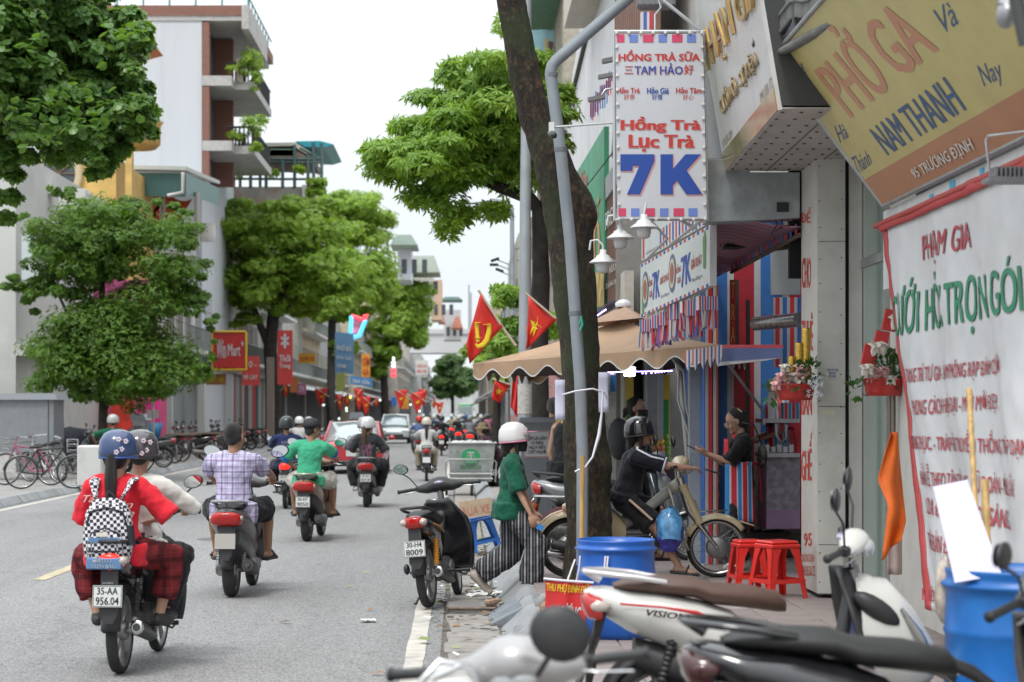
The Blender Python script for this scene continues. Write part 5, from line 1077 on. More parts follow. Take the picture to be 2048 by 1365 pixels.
t1=tree('almond_tree','dark green broad leaved tree overhanging the top left corner',[(40,50,190,110),(130,20,150,70),(235,90,70,70),(40,190,150,80),(150,180,120,60),(230,215,75,40),(295,215,35,22),(100,270,130,50),(190,285,70,35),(10,340,40,40),(185,325,45,35),(15,420,26,40),(260,150,40,50),(200,345,20,22),(225,285,50,40),(270,250,40,25)],15000,30,1.6,.12,5,LA,[([V((-9.3,31,Z0)),V((-9.2,31,4)),W(-60,180,30.5),W(60,150,30)],[.22,.18,.12,.06]),([W(-60,180,30.5),W(60,240,30),W(180,220,29.6)],[.08,.05,.02])],width=.4,droop=.35,seed=1,sub=.22)
lme=bpy.data.meshes.new('leaf');lme.from_pydata([(0,0,0),(.07,.1,-.005),(0,.19,-.02),(-.07,.1,-.005),(0,.1,.01),(.05,.17,-.015),(-.05,.17,-.015)],[],[(0,1,4),(1,5,4),(5,2,4),(2,6,4),(6,3,4),(3,0,4)]);lme.materials.append(LA)
C_,N_=clumps([(40,50,190,110,28.6),(235,90,70,70,28.6),(100,270,130,50,28.4),(230,215,75,40,28.4),(60,190,150,60,28.4)],290,28.5,.2,77,.3)
for c in C_[:295]:
 l_=bpy.data.objects.new('leaf',lme);COL.objects.link(l_);l_.parent=t1;l_.matrix_parent_inverse=Matrix.Translation(-V(t1.location));l_.location=c;l_.rotation_euler=(random.uniform(-.9,.3),random.uniform(-.6,.6),random.uniform(0,6.28))
tree('ficus_tree','bushy small leaved tree with trailing tips in front of the left facades',[(215,455,110,55),(120,480,70,40),(320,470,90,40),(190,520,120,45),(90,530,45,60),(60,590,25,60),(35,560,26,40),(350,540,70,50),(395,560,28,60),(420,640,14,55),(425,700,8,30),(235,425,60,28),(150,400,20,24),(110,375,12,20),(300,410,60,12),(370,420,50,8),(220,640,140,55),(300,600,70,45),(160,600,60,25),(220,710,170,65),(120,750,70,45),(330,740,85,60),(250,780,120,35),(180,550,60,50),(100,800,40,15),(40,430,30,8),(360,600,50,50),(400,720,25,40),(210,460,120,50),(230,690,140,80)],36000,50,1.7,.085,4,LF,[([V((-9.0,50,Z0)),V((-8.95,50,2.2)),W(200,700,50),W(205,560,50),W(215,450,50)],[.13,.11,.1,.07,.03]),([W(203,760,50),W(255,650,50),W(330,560,50)],[.07,.05,.02]),([W(203,740,50),W(140,640,50),W(90,530,50)],[.06,.04,.02])],width=.3,droop=.75,seed=2,sub=.32)
tree('umbrella_tree','broad layered green tree with dark forked trunk beside the red shop signs',[(500,425,85,24),(470,470,60,30),(600,455,120,40),(560,500,120,32),(520,545,110,34),(640,540,110,40),(470,560,50,30),(560,585,110,32),(660,590,90,28),(610,420,90,20),(440,430,35,18),(500,600,70,16),(600,620,60,14),(480,640,40,16)],17000,95,3.2,.19,6,LT,[([V((-8.95,95,Z0)),W(548,800,95),W(540,700,95),W(548,620,95),W(580,560,95)],[.42,.36,.32,.28,.15]),([W(540,700,95),W(500,600,95),W(480,540,95)],[.2,.15,.06]),([W(545,640,95),W(600,590,95),W(650,560,95)],[.18,.12,.05])],width=.22,seed=3,sub=.5,flat=.4)
tree('umbrella_tree','second layered green tree with a straight dark trunk further along the left',[(700,410,60,26),(740,440,50,24),(690,470,90,34),(730,520,60,34),(700,570,90,34),(750,580,45,26),(660,630,60,16),(720,620,60,18),(650,400,30,14),(690,692,35,14)],11000,140,4,.26,6,LT,[([V((-9.0,140,Z0)),W(662,780,140),W(664,650,140),W(672,560,140),W(700,500,140)],[.34,.3,.28,.22,.1]),([W(664,650,140),W(720,590,140)],[.16,.06]),([W(663,715,140),W(690,695,140)],[.07,.04])],width=.22,seed=4,sub=.5,flat=.4)
tree('street_tree','darker round crowned tree with low limbs behind the neon cup sign',[(800,560,40,18),(820,580,40,20),(790,610,60,28),(825,625,45,24),(800,655,60,26),(770,700,50,18),(830,680,30,16),(845,580,22,10),(770,580,30,20),(760,740,20,16)],9000,210,6,.34,5,LT,[([V((-7.8,210,Z0)),W(768,760,210),W(770,690,210),W(790,620,210)],[.45,.38,.34,.2]),([W(770,700,210),W(820,640,210)],[.2,.08])],width=.26,seed=5,sub=.45)
tree('street_tree','hazy far tree mass under the viaduct left of the first flag',[(905,730,30,22),(915,755,38,24),(890,775,34,24),(930,770,26,26),(885,745,20,18)],5200,330,7,.62,4,LD,[([V((-1.2,330,0)),W(905,760,330)],[.3,.25])],width=.4,seed=6)
tree('umbrella_tree','bright leaved tree arching over the road behind the big trunk',[(960,150,85,20),(905,145,28,12),(1000,170,80,24),(950,200,100,24),(880,215,60,20),(1030,230,80,36),(920,250,110,26),(830,260,55,20),(985,290,100,30),(870,300,80,26),(780,305,42,26),(830,340,60,30),(950,340,80,26),(890,370,40,16),(1050,330,50,60),(865,400,42,16),(905,430,36,18),(900,455,22,18),(985,420,26,16),(1110,215,26,60),(1105,300,22,50),(1040,130,50,24),(1010,50,22,10),(745,300,22,12)],6200,31,1.5,.145,8,LB,[([V((1.25,31.2,PAV)),W(1076,700,31),W(1082,560,31),W(1080,470,31),W(1077,420,31),W(1062,398,31),W(1000,376,31),W(950,354,31),W(900,346,31),W(850,335,31)],[.17,.16,.14,.12,.11,.1,.085,.065,.045,.02]),([W(985,370,31),W(950,330,31),W(930,300,31)],[.05,.035,.02]),([W(950,354,31),W(905,320,31)],[.04,.015]),([W(1082,500,31),W(1095,380,31),W(1080,250,31)],[.12,.09,.04])],width=.13,droop=.7,seed=7,barkm=BARK2,sub=1.1,flat=.3)
tree('umbrella_tree','low bright leafy branches behind the lamp post and flags',[(1015,585,32,18),(1000,600,18,10),(1060,600,26,18),(1030,640,34,22),(1000,690,40,26),(1040,720,40,22),(985,720,30,20),(1090,650,24,30)],1300,44,1.2,.2,6,LB,[([V((1.4,44,PAV)),W(1048,640,44),W(1040,590,44)],[.12,.09,.04])],width=.18,droop=.8,seed=8,sub=.34)
tree('street_tree','dim green tree behind the flags at the right side bend',[(985,660,26,30),(965,690,30,20),(1010,740,30,30),(950,700,20,12)],1900,90,2,.3,5,LT,[([V((1.6,90,PAV)),W(1000,700,90)],[.2,.12])],width=.26,seed=9)
bt_=empty('big_tree',V((1.13,17.95,PAV)),0,'massive mossy trunk leaning left in front of the shops','tree','street trees')
TP=[(1186,1185,66),(1180,1120,52),(1176,1040,50),(1172,940,48),(1166,820,47),(1160,700,48),(1150,600,50),(1144,520,50),(1138,455,48),(1128,400,47),(1112,350,44),(1096,300,40),(1078,250,36),(1062,200,34),(1050,140,33),(1040,80,32),(1030,30,31),(1018,-30,30),(1000,-140,28)]
m=MB();rings=[]
for x,y,r_ in TP:
 pass
pts=[W(x,y,17.9)for x,y,r_ in TP];P2=[];R2=[]
for i in range(len(pts)-1):
 for q_ in range(6):P2.append(pts[i].lerp(pts[i+1],q_/6));R2.append((TP[i][2]+(TP[i+1][2]-TP[i][2])*q_/6)*.9*17.9/FPX)
m.tube(P2,R2,44)
vv=[]
for v in m.v:
 p=V(v);c=min(P2,key=lambda q:abs(q.z-p.z));d_=(p-c);n1=noise.noise(V((p.x*3,p.y*3,p.z*1.1)))*.045+noise.noise(V((p.x*13,p.y*13,p.z*5)))*.018+noise.noise(V((p.x*40,p.y*40,p.z*22)))*.007
 bump=.09*math.exp(-((p.z-3.55)/.2)**2)*max(0,d_.normalized().x)+.07*math.exp(-((p.z-1.25)/.13)**2)*max(0,d_.normalized().dot(V((.3,-1,0))))*(1 if p.x>c.x else .2)+(.1*max(0,(.55-p.z))*abs(math.sin(math.atan2(d_.y,d_.x)*3)))
 vv.append(tuple(p+d_.normalized()*(n1+bump)))
m.v=vv
tk_m=M('trunk_bark',(.05,.036,.026),.95);n_=tk_m.node_tree.nodes;l_=tk_m.node_tree.links;tc=n_.new('ShaderNodeTexCoord');n1=n_.new('ShaderNodeTexNoise');n1.inputs['Scale'].default_value=24;n1.inputs['Detail'].default_value=7;n1.inputs['Roughness'].default_value=.75;mp=n_.new('ShaderNodeMapping');mp.inputs['Scale'].default_value=(1,1,.6);l_.new(tc.outputs['Object'],mp.inputs['Vector']);l_.new(mp.outputs['Vector'],n1.inputs['Vector'])
cr=n_.new('ShaderNodeValToRGB');e_=cr.color_ramp.elements;e_[0].position=.36;e_[0].color=(.012,.01,.008,1);e_[1].position=.68;e_[1].color=(.13,.08,.035,1);x_=e_.new(.5);x_.color=(.028,.021,.016,1);l_.new(n1.outputs['Fac'],cr.inputs['Fac'])
n2=n_.new('ShaderNodeTexNoise');n2.inputs['Scale'].default_value=2.4;n2.inputs['Detail'].default_value=5;l_.new(tc.outputs['Object'],n2.inputs['Vector']);sx=n_.new('ShaderNodeSeparateXYZ');l_.new(tc.outputs['Object'],sx.inputs['Vector'])
mr=n_.new('ShaderNodeMapRange');mr.inputs['From Min'].default_value=.45;mr.inputs['From Max'].default_value=.62;l_.new(n2.outputs['Fac'],mr.inputs['Value']);mx=n_.new('ShaderNodeMixRGB');mx.inputs['Color2'].default_value=(.03,.045,.018,1);l_.new(cr.outputs['Color'],mx.inputs['Color1']);ml=n_.new('ShaderNodeMath');ml.operation='MULTIPLY';ml.inputs[1].default_value=.75;l_.new(mr.outputs['Result'],ml.inputs[0]);l_.new(ml.outputs[0],mx.inputs['Fac']);l_.new(mx.outputs['Color'],n_['Principled BSDF'].inputs['Base Color'])
bp_=n_.new('ShaderNodeBump');bp_.inputs['Strength'].default_value=.9;bp_.inputs['Distance'].default_value=.03;l_.new(n1.outputs['Fac'],bp_.inputs['Height']);l_.new(bp_.outputs['Normal'],n_['Principled BSDF'].inputs['Normal'])
P(bt_,m,'trunk',tk_m)
C_,N_=clumps([(1000,-330,300,90),(1250,-380,300,90),(800,-380,250,80)],1500,18,2,12,.3);o=leafcloud('crown',C_,N_,.2,6,LB,bt_,seed=12);o.matrix_parent_inverse=Matrix.Translation(-V(bt_.location))
#  MOTORBIKES
TYRE=M('tyre_rubber',(.022,.021,.021),.85,var=.25,vs=14,bump=.3,bs=70,dirt=.35,ds=10,dcol=(.07,.065,.06))
CHR=M('chrome',(.55,.55,.55),.18,1);ALU=M('cast_aluminium',(.3,.3,.3),.45,.8,var=.15,dirt=.3,ds=12);BLK=M('black_plastic',(.022,.022,.024),.5,var=.15,dirt=.2,ds=9,dcol=(.08,.075,.07))
GLB=M('gloss_black',(.012,.012,.014),.14,coat=.7,dirt=.15,ds=6,dcol=(.05,.05,.05));SEAT=M('seat_vinyl',(.02,.02,.02),.55,bump=.15,bs=90);REDL=M('tail_lens',(.4,.01,.008),.15,coat=.5);REDLIT=M('tail_lens_lit',(.9,.02,.012),.2,emit=1.1)
CLR=M('clear_lens',(.45,.38,.34),.12,coat=.6);PLT=M('number_plate',(.55,.56,.54),.5,dirt=.15,ds=10);PTX=M('plate_black',(.02,.02,.02),.5);MIRG=M('mirror_glass',(.6,.62,.62),.03,1);MUF=M('muffler_dark',(.06,.06,.06),.45,.5,dirt=.3,ds=14)
ORS=M('orange_spring',(.6,.25,.02),.4);ENG=M('engine_metal',(.16,.155,.15),.5,.6,var=.3,vs=18,dirt=.4,ds=14)
def ring(y,zc,hw,hh,n=16,e=.75,low=.0,dx=0.):
 out=[]
 for j in range(n):
  a=2*math.pi*j/n;c,s=math.cos(a),math.sin(a)
  x=math.copysign(abs(c)**e,c)*hw*(1-low*(s<0)*abs(s));z=math.copysign(abs(s)**e,s)*hh;out.append((x+dx,y,zc+z))
 return out
def lo(m,secs,mi=0,e=.75,low=0.,n=16):return m.loft([ring(*s,n=n,e=e,low=low)for s in secs],mi)
def wheel(o,y,r,w,spokes,Mx=None,rim=ALU,tag_='wheel',hub=.05,disc=False):
 wh=bpy.data.objects.new(tag_,None);COL.objects.link(wh);wh.parent=o;n=40
 m=MB();k=w/2;t=w*.62
 m.lathe([(r-t,-k*.75),(r-t*.6,-k*.98),(r-t*.25,-k*.85),(r-t*.06,-k*.5),(r,0),(r-t*.06,k*.5),(r-t*.25,k*.85),(r-t*.6,k*.98),(r-t,k*.75)],n,(0,y,r),(1,0,0))
 if Mx:m.xf(Mx)
 m.build('tyre',TYRE,wh)
 m=MB();q=r-t;m.lathe([(q+.004,-k*.8),(q-.012,-k*.7),(q-.014,k*.7),(q+.004,k*.8)],n,(0,y,r),(1,0,0));m.lathe([(q-.014,k*.7),(q-.02,0),(q-.014,-k*.7)],n,(0,y,r),(1,0,0))
 if Mx:m.xf(Mx)
 m.build('rim',rim,wh)
 m=MB();c=V((0,y,r))
 if spokes=='wire':
  for i in range(36):
   a=i*math.pi/18;b=a+(.45 if i%2 else-.45);sx=.03 if i%4<2 else-.03
   m.tube([c+V((sx,math.cos(b)*hub,math.sin(b)*hub)),c+V((0,math.cos(a)*(q-.012),math.sin(a)*(q-.012)))],.0016,3)
 else:
  for i in range(5):
   a=i*1.2566+.3
   for s in(-.12,.12):m.tube([c+V((0,math.cos(a)*hub,math.sin(a)*hub)),c+V((0,math.cos(a+s)*(q-.01),math.sin(a+s)*(q-.01)))],[.018,.01],5)
 if Mx:m.xf(Mx)
 m.build('spokes',CHR if spokes=='wire' else rim,wh)
 m=MB();m.lathe([(0,-.05),(hub*1.1,-.05),(hub*1.3,-.03),(hub*1.3,.03),(hub*1.1,.05),(0,.05)],16,c,(1,0,0));m.lathe([(0,-.09),(.012,-.09),(.012,.09),(0,.09)],8,c,(1,0,0))
 if disc:m.lathe([(hub,.055),(.1,.055),(.1,.059),(hub,.059)],20,c,(1,0,0))
 if Mx:m.xf(Mx)
 m.build('hub',ALU,wh);return wh
def arcfender(m,y,r,R,a0,a1,w,th=.004,n=14,mi=0,side=.5,Mx=None):
 """curved mudguard over a wheel, from angle a0 to a1 (degrees, 0 = forward, 90 = up)"""
 c=V((0,y,r));k=len(m.v)
 def f(u,v):
  a=math.radians(a0+(a1-a0)*u);s=(v-.5)*2;rr=R-abs(s)**2.5*w*side
  return c+V((s*w/2*(1 if abs(s)<.99 else 1),math.cos(a)*rr,math.sin(a)*rr))
 m.sheet(f,n,8,th,mi)
def mirror(o,p,top,s,Mx,glass=MIRG,back=BLK,ang=.25,yaw=0.):
 mr_=bpy.data.objects.new('mirror',None);COL.objects.link(mr_);mr_.parent=o;p,top=V(p),V(top)
 m=MB();m.tube([p,p.lerp(top,.5)+V((0,.02,.02)),top],.006,6)
 if Mx:m.xf(Mx)
 m.build('stem',BLK,mr_)
 R=Matrix.Rotation(yaw,3,'Z')@Matrix.Rotation(-ang*(1 if top.x>0 else-1),3,'Y')
 m=MB();m.ball(top+V((0,.012,.035)),(.062*s,.02,.042*s),14,8,R)
 if Mx:m.xf(Mx)
 m.build('mirror_shell',back,mr_)
 m=MB();m.add([top+V((0,-.0085,.035))+R@V((math.cos(a*.449)*.055*s,0,math.sin(a*.449)*.036*s))for a in range(14)],[tuple(range(14))])
 if Mx:m.xf(Mx)
 m.build('glass',glass,mr_)
def bike(kind,loc,rz,label,body=GLB,plate='',steer=0.,lean=0.,seat=SEAT,rail=BLK,lit=False,cat='motorbike',ms=1.15,deep=False,cw=1.,group='motorbikes',name='motorbike',lod=0,spring=BLK,under=BLK,stand=False,mirrors=(1,1),accent=None,wb=None,plate_blank=False,alloy=True,mglass=MIRG,shield=None,tail2=None):
 o=empty(name,loc,rz,label,cat,group);o.rotation_euler=(0,lean,rz);sct=kind=='scooter';cub=kind=='cub'
 r=.25 if sct else .28;wbb=wb or(1.26 if sct else 1.24);shield=shield or body;tail2=tail2 or body
 hy,hz=wbb-.36,1.0;rake=math.atan2(.33,hz-r)
 axis=V((0,-math.sin(rake),math.cos(rake)))if abs(steer)<1 else V((0,-.1,1)).normalized();piv=V((0,hy,hz))
 S=(Matrix.Translation(piv)@Matrix.Rotation(steer,4,axis)@Matrix.Translation(-piv))if steer else None
 def B(m,nm,mat,front=False,parent=None,**k):
  if front and S:m.xf(S)
  return m.build(nm,mat,parent or o,**k)
 wire=not alloy;hi=lod==0
 wheel(o,0,r,.115 if sct else .08,'wire' if wire else 'alloy',rim=CHR if cub else ALU,hub=.085 if cub else .05)
 wheel(o,wbb,r,.09 if sct else .07,'wire' if wire else 'alloy',S,tag_='front_wheel',rim=CHR if cub else ALU,hub=.08 if cub else .045,disc=not cub)
 # --- rear end
 if sct:
  m=MB();lo(m,[(-.36,.80,.03,.012),(-.33,.795,.085,.035),(-.27,.765,.135,.07),(-.15,.72,.175,.1),(0,.68,.195,.125),(.18,.62,.2,.15),(.34,.55,.19,.17),(.46,.44,.17,.17),(.54,.34,.14,.11)],e=.8,low=.45,n=20);B(m,'body_panel',body)
  m=MB();lo(m,[(-.12,.52,.1,.07),(0,.47,.13,.09),(.2,.43,.15,.1),(.45,.33,.16,.08)]if not deep else[(-.14,.58,.1,.1),(0,.5,.16,.15),(.2,.42,.185,.2),(.45,.33,.17,.14)],e=.8);B(m,'lower_cover',under)
  m=MB();lo(m,[(-.22,.835,.06,.012),(-.16,.84,.12,.03),(0,.84,.15,.045),(.16,.83,.155,.05),(.24,.80,.15,.05),(.42,.785,.14,.055),(.56,.76,.09,.05),(.6,.74,.04,.03)],e=.85,low=.15,n=20);B(m,'seat',seat)
  m=MB();pts=[(.13,.02,.86),(.15,-.12,.885),(.13,-.26,.9),(.06,-.35,.905),(-.06,-.35,.905),(-.13,-.26,.9),(-.15,-.12,.885),(-.13,.02,.86)];m.tube(pts,.022,8,ry=.014,up=V((0,0,1)));m.tube([(0,-.35,.905),(0,-.28,.86)],.02,6);B(m,'grab_rail',rail)
  m=MB();lo(m,[(-.372,.775,.05,.015),(-.362,.76,.11,.045),(-.34,.745,.138,.065),(-.28,.735,.148,.066)],e=.7,n=16,low=-.12);B(m,'tail_light',REDLIT if lit else REDL)
  if hi:
   for s in(-1,1):
    m=MB();m.ball((s*.142,-.29,.748),(.016,.05,.026),10,6);B(m,'indicator',CLR)
 else:
  m=MB();secs=[(-.3,.78,.03,.02),(-.27,.765,.08,.055),(-.15,.73,.11,.085),(.02,.69,.12,.1),(.2,.64,.125,.12),(.36,.56,.11,.14),(.48,.46,.07,.12),(.54,.42,.04,.08)]
  if cub:secs=[(-.06,.64,.06,.03),(0,.62,.12,.09),(.15,.56,.15,.17),(.3,.5,.155,.21),(.42,.44,.14,.18),(.52,.4,.1,.12)]
  lo(m,secs,e=.8,low=.3);B(m,'body_panel',tail2)
  m=MB();lo(m,[(-.24,.80,.05,.02),(-.16,.81,.1,.035),(0,.81,.12,.045),(.16,.80,.125,.05),(.26,.77,.12,.05),(.44,.755,.11,.055),(.58,.73,.06,.05)]if not cub else[(-.02,.74,.09,.03),(.05,.76,.12,.05),(.25,.76,.14,.055),(.45,.74,.12,.05),(.56,.72,.05,.03)],e=.85,low=.15);B(m,'seat',seat)
  m=MB()
  if not cub:m.tube([(.11,.1,.83),(.12,-.12,.86),(.105,-.28,.885),(.05,-.34,.89),(-.05,-.34,.89),(-.105,-.28,.885),(-.12,-.12,.86),(-.11,.1,.83)],.014,8)
  else:
   for x in(-.1,-.03,.03,.1):m.tube([(x,-.02,.74),(x,-.32,.75)],.007,6)
   m.tube([(-.1,-.32,.75),(.1,-.32,.75)],.008,6);m.tube([(-.09,-.3,.75),(-.09,-.35,.68),(.09,-.35,.68),(.09,-.3,.75)],.007,6)
  B(m,'grab_rail',rail)
  m=MB()
  if cub:m.lathe([(.0,-.06),(.045,-.05),(.055,0),(.055,.05),(.03,.08)],14,(0,-.36,.64),(0,1,0));B(m,'tail_light',REDL)
  else:lo(m,[(-.345,.775,.03,.02),(-.335,.765,.075,.05),(-.3,.76,.095,.055),(-.24,.76,.1,.05)],e=.8);B(m,'tail_light',REDLIT if lit else REDL)
  if hi:
   for s in(-1,1):
    m=MB();m.ball((s*.085,-.31,.765),(.038,.045,.032),10,6);B(m,'indicator',CLR)if not cub else B(MB().ball((s*.1,-.33,.66),.03,8,6),'indicator',M('amber_lens',(.6,.2,.02),.2))
 m=MB();R=r+.05;arcfender(m,0,r,R+(.02 if cub else .0),50,175 if not cub else 205,.13 if not cub else .17,n=16,side=.4)
 if not cub:m.prism([(-.055,-.30,.72),(.055,-.30,.72),(.06,-.345,.42),(.03,-.35,.36),(-.03,-.35,.36),(-.06,-.345,.42)],(0,.02,0))
 if sct:m.prism([(-.09,-.28,.73),(.09,-.28,.73),(.07,-.33,.55),(-.07,-.33,.55)],(0,.03,0))
 B(m,'rear_fender',body if cub else BLK)
 py,pz=(-.365,.53)if not cub else(-.42,.5)
 if lod<2 or plate:
  m=MB();m.box((0,0,0),(.19,.006,.14));pl_=B(m,'number_plate',PLT if not plate_blank else M('plate_faded',(.35,.33,.3),.5));pl_.location=(0,py,pz+.01);pl_.rotation_euler.x=-.15 if not cub else-.5
  if plate and not plate_blank:
   a,b_=plate.split('|');text(a,(0,-.004,.034),(1,0,0),(0,0,1),.135,.045,PTX,pl_,bold=.02,lift=.001);text(b_,(0,-.004,-.03),(1,0,0),(0,0,1),.15,.05,PTX,pl_,bold=.02,lift=.001)
   m=MB()
   for a,b_ in(((-.09,-.065),(.09,-.065)),((.09,-.065),(.09,.065)),((.09,.065),(-.09,.065)),((-.09,.065),(-.09,-.065))):m.tube([(a[0],-.0045,a[1]),(b_[0],-.0045,b_[1])],.0018,3)
   m.build('plate_border',PTX,pl_)
 if lod<2:
  for s in(-1,1):
   sp=bpy.data.objects.new('shock_absorber',None);COL.objects.link(sp);sp.parent=o;x=s*(.105 if not sct else .12);a=V((x,-.03,r+.03));b_=V((x,.06,.62));d=b_-a;N=44
   m=MB();m.tube([a+d*(.2+.72*i/N)for i in range(N+1)],[.022+.006*math.sin(i*math.pi*2/4.4)for i in range(N+1)],8);m.build('spring',spring,sp)
   m=MB();m.tube([a,b_],.012,6);m.tube([a,a+d*.22],.018,8);m.build('rod',ALU,sp)
 m=MB();ex=.14 if sct else .13
 if sct:
  m.tube([(ex+.02,.42,.2),(ex+.05,.2,.23),(ex+.05,.05,.27),(ex+.045,-.12,.3),(ex+.04,-.2,.31)],[.02,.045,.065,.07,.055],14);m.tube([(ex+.04,-.2,.31),(ex+.04,-.23,.315)],.025,10)
 else:m.tube([(.05,.75,.2),(ex,.5,.19),(ex+.01,.3,.22),(ex+.015,-.02,.29),(ex+.015,-.16,.32)],[.016,.02,.042,.05,.046],14);m.tube([(ex+.015,-.16,.32),(ex+.015,-.18,.322)],.022,10)
 B(m,'muffler',MUF)
 if not sct and lod<2:B(MB().lathe([(.026,0),(.05,.001),(.05,.006),(.026,.006)],14,(ex+.015,-.166,.321),(0,-1,.1)),'muffler_ring',CHR)
 if sct:
  m=MB();m.tube([(ex+.085,.22,.28),(ex+.1,.05,.31),(ex+.09,-.14,.34)],[.02,.03,.02],8,ry=[.04,.055,.035]);B(m,'heat_shield',M('shield_grey',(.12,.12,.125),.4,.3))
  m=MB();lo(m,[(-.06,r,.05,.05),(.05,r+.01,.07,.075),(.25,.27,.08,.09),(.4,.3,.09,.1)],e=.8);m.xf(Matrix.Translation((-.09,0,0)));B(m,'engine',ENG)
  m=MB();m.bev((0,.62,.28),(.34,.36,.06),.02);lo(m,[(.42,.33,.15,.07),(.6,.25,.13,.05),(.8,.27,.12,.05)],e=.7);B(m,'footboard',under)
 else:
  m=MB();lo(m,[(.38,.3,.1,.07),(.5,.29,.12,.1),(.66,.3,.11,.09),(.78,.33,.07,.07),(.86,.34,.05,.055)],e=.7,n=12);m.lathe([(0,.0),(.07,.0),(.08,.02),(.05,.035),(0,.04)],14,(.1,.55,.3),(1,0,0));m.lathe([(0,.0),(.07,.0),(.08,.02),(.05,.035),(0,.04)],14,(-.1,.55,.3),(-1,0,0));B(m,'engine',ENG)
  m=MB();m.tube([(-.27,.62,.27),(.27,.62,.27)],.016,8);m.tube([(-.2,.25,.3),(.2,.25,.3)],.014,8);m.tube([(.13,.62,.27),(.2,.75,.22),(.22,.78,.25)],.008,6);B(m,'footpegs',BLK)
  m=MB();m.tube([(0,0,r),(-.095,0,r),(-.095,.45,.28),(0,.45,.28)],[.01,.03,.03,.01],8,ry=[.01,.02,.02,.01]);B(m,'chain_case',BLK if not cub else CHR)
 if stand:
  m=MB();m.tube([(-.1,.45,.2),(-.19,.35,.02),(-.2,.33,.015)],.01,6);B(m,'side_stand',BLK)
  # --- spine, leg shield, nose
 m=MB()
 if sct:lo(m,[(hy-.1,.36,.1,.1),(hy-.04,.55,.1,.12),(hy,.75,.09,.14),(hy,.95,.06,.08)],e=.8)
 else:lo(m,[(.4,.5,.06,.06),(.55,.52,.05,.06),(.7,.62,.05,.06),(hy,.86,.05,.07)],e=.8)
 B(m,'spine',under)
 def shieldf(u,v):
  x=(u-.5)*2;z=.26+.66*v;hw=((.13 if sct else .17)+.11*math.sin(math.pi*min(1,v*.75+.2)))*(1-.45*max(0,v-.72)/.28)
  yy=wbb-(.25 if sct else .30)-.16*v+(.04*(v<.25)*(1-v*4))+(.09 if sct else .02)*(1-x*x)-.03
  return(x*hw,yy,z)
 m=MB();m.sheet(shieldf,12,14,.015);B(m,'leg_shield',shield)
 if sct:
  m=MB();lo(m,[(hy+.02,.66,.15,.24),(hy+.1,.66,.16,.23),(hy+.17,.62,.12,.2),(hy+.24,.56,.06,.12),(hy+.27,.53,.02,.04)],e=.95,n=20);B(m,'front_fairing',body)
  if hi:
   for s in(-1,1):
    m=MB();m.tube([(s*.1,hy+.18,.75),(s*.13,hy+.16,.66),(s*.1,hy+.2,.56)],[.01,.028,.012],8);B(m,'front_indicator',CLR)
 elif not cub:
  m=MB();lo(m,[(hy+.02,.72,.1,.12),(hy+.1,.68,.1,.13),(hy+.16,.64,.05,.1)],e=.9);B(m,'front_fairing',body)
  # --- steered front: fender, fork, handlebar
 m=MB();arcfender(m,wbb,r,r+.035,20 if not cub else 35,150 if not cub else 158,.12 if sct else .11 if not cub else .14,n=18,side=.35)
 if cub:m.tube([(0,wbb+.21,r+.24),(0,wbb+.34,r+.2)],[.05,.02],8,ry=[.01,.006],up=V((0,0,1)))
 B(m,'front_fender',body,True)
 m=MB()
 for s in(-1,1):
  m.tube([(s*.065,wbb+.0,r),(s*.065,hy+.10,.62),(s*.05,hy+.02,.92)],[.018,.018,.024]if not cub else[.016,.03,.036],8)
 m.tube([(0,hy+.02,.82),(0,hy,1.0)],.03,8);B(m,'fork',ALU if not cub else CHR,True)
 if cub:
  m=MB()
  for s in(-1,1):m.tube([(s*.066,hy+.2,.5),(s*.06,hy+.04,.86)],[.036,.042],10)
  B(m,'fork_cover',body,True)
 m=MB();hc=[ring(0,0,.001,.001,12)];secs=[]
 for x,h,w_ in((-.21,.02,.022),(-.19,.032,.035),(-.12,.05,.055),(-.05,.068,.075),(0,.075,.08),(.05,.068,.075),(.12,.05,.055),(.19,.032,.035),(.21,.02,.022)):
  secs.append([(x,hy+.03+math.cos(a)*w_*1.1-abs(x)*.12,1.03+.02*(abs(x)<.1)+math.sin(a)*h)for a in[j*math.pi/7 for j in range(14)]])
 secs=[[(a,hy+.03+(b-hy-.03)*cw,1.03+(c-1.03)*cw)for a,b,c in r_]for r_ in secs];m.loft(secs);B(m,'handlebar_cowl',body if(sct or cub)else BLK,True)
 m=MB();m.ball((0,hy+.085,1.02),(.075,.04,.045)if not cub else(.075,.05,.075),14,8);B(m,'headlight',M('headlight_glass',(.5,.52,.53),.08,.3,coat=.8),True)
 if hi:B(MB().ball((0,hy-.03,1.07),(.075,.03,.02),12,6),'speedometer',M('speedo',(.25,.22,.32),.1,coat=.8),True)
 for s in(-1,1):
  m=MB();m.tube([(s*.19,hy-.0,1.03),(s*.25,hy-.02,1.035),(s*.37,hy-.06,1.03)],[.013,.016,.017],10);m.lathe([(.0,0),(.021,.0),(.021,.012),(.0,.014)],10,(s*.372,hy-.06,1.03),(s,-.25,0));B(m,'grip',BLK,True)
  if lod<2:B(MB().tube([(s*.18,hy+.03,1.02),(s*.24,hy+.05,1.012),(s*.34,hy+.02,1.0)],[.008,.007,.006],6,ry=.004),'brake_lever',CHR if s>0 or hi else ALU,True)
  if hi:B(MB().bev((s*.2,hy,1.035),(.05,.06,.05),.012),'switch_box',BLK,True)
  if mirrors[0 if s<0 else 1]:mirror(o,(s*.2,hy,1.05),(s*.33,hy-.04,1.2+.3*(ms-1.15)),ms,S,glass=mglass)
 if accent:
  m=MB()
  for s in(-1,1):m.tube([(s*.128,-.1,.735),(s*.133,.1,.7),(s*.131,.3,.64)],[.004,.02,.004],6,ry=.008)
  B(m,'side_stripe',accent)
 return o
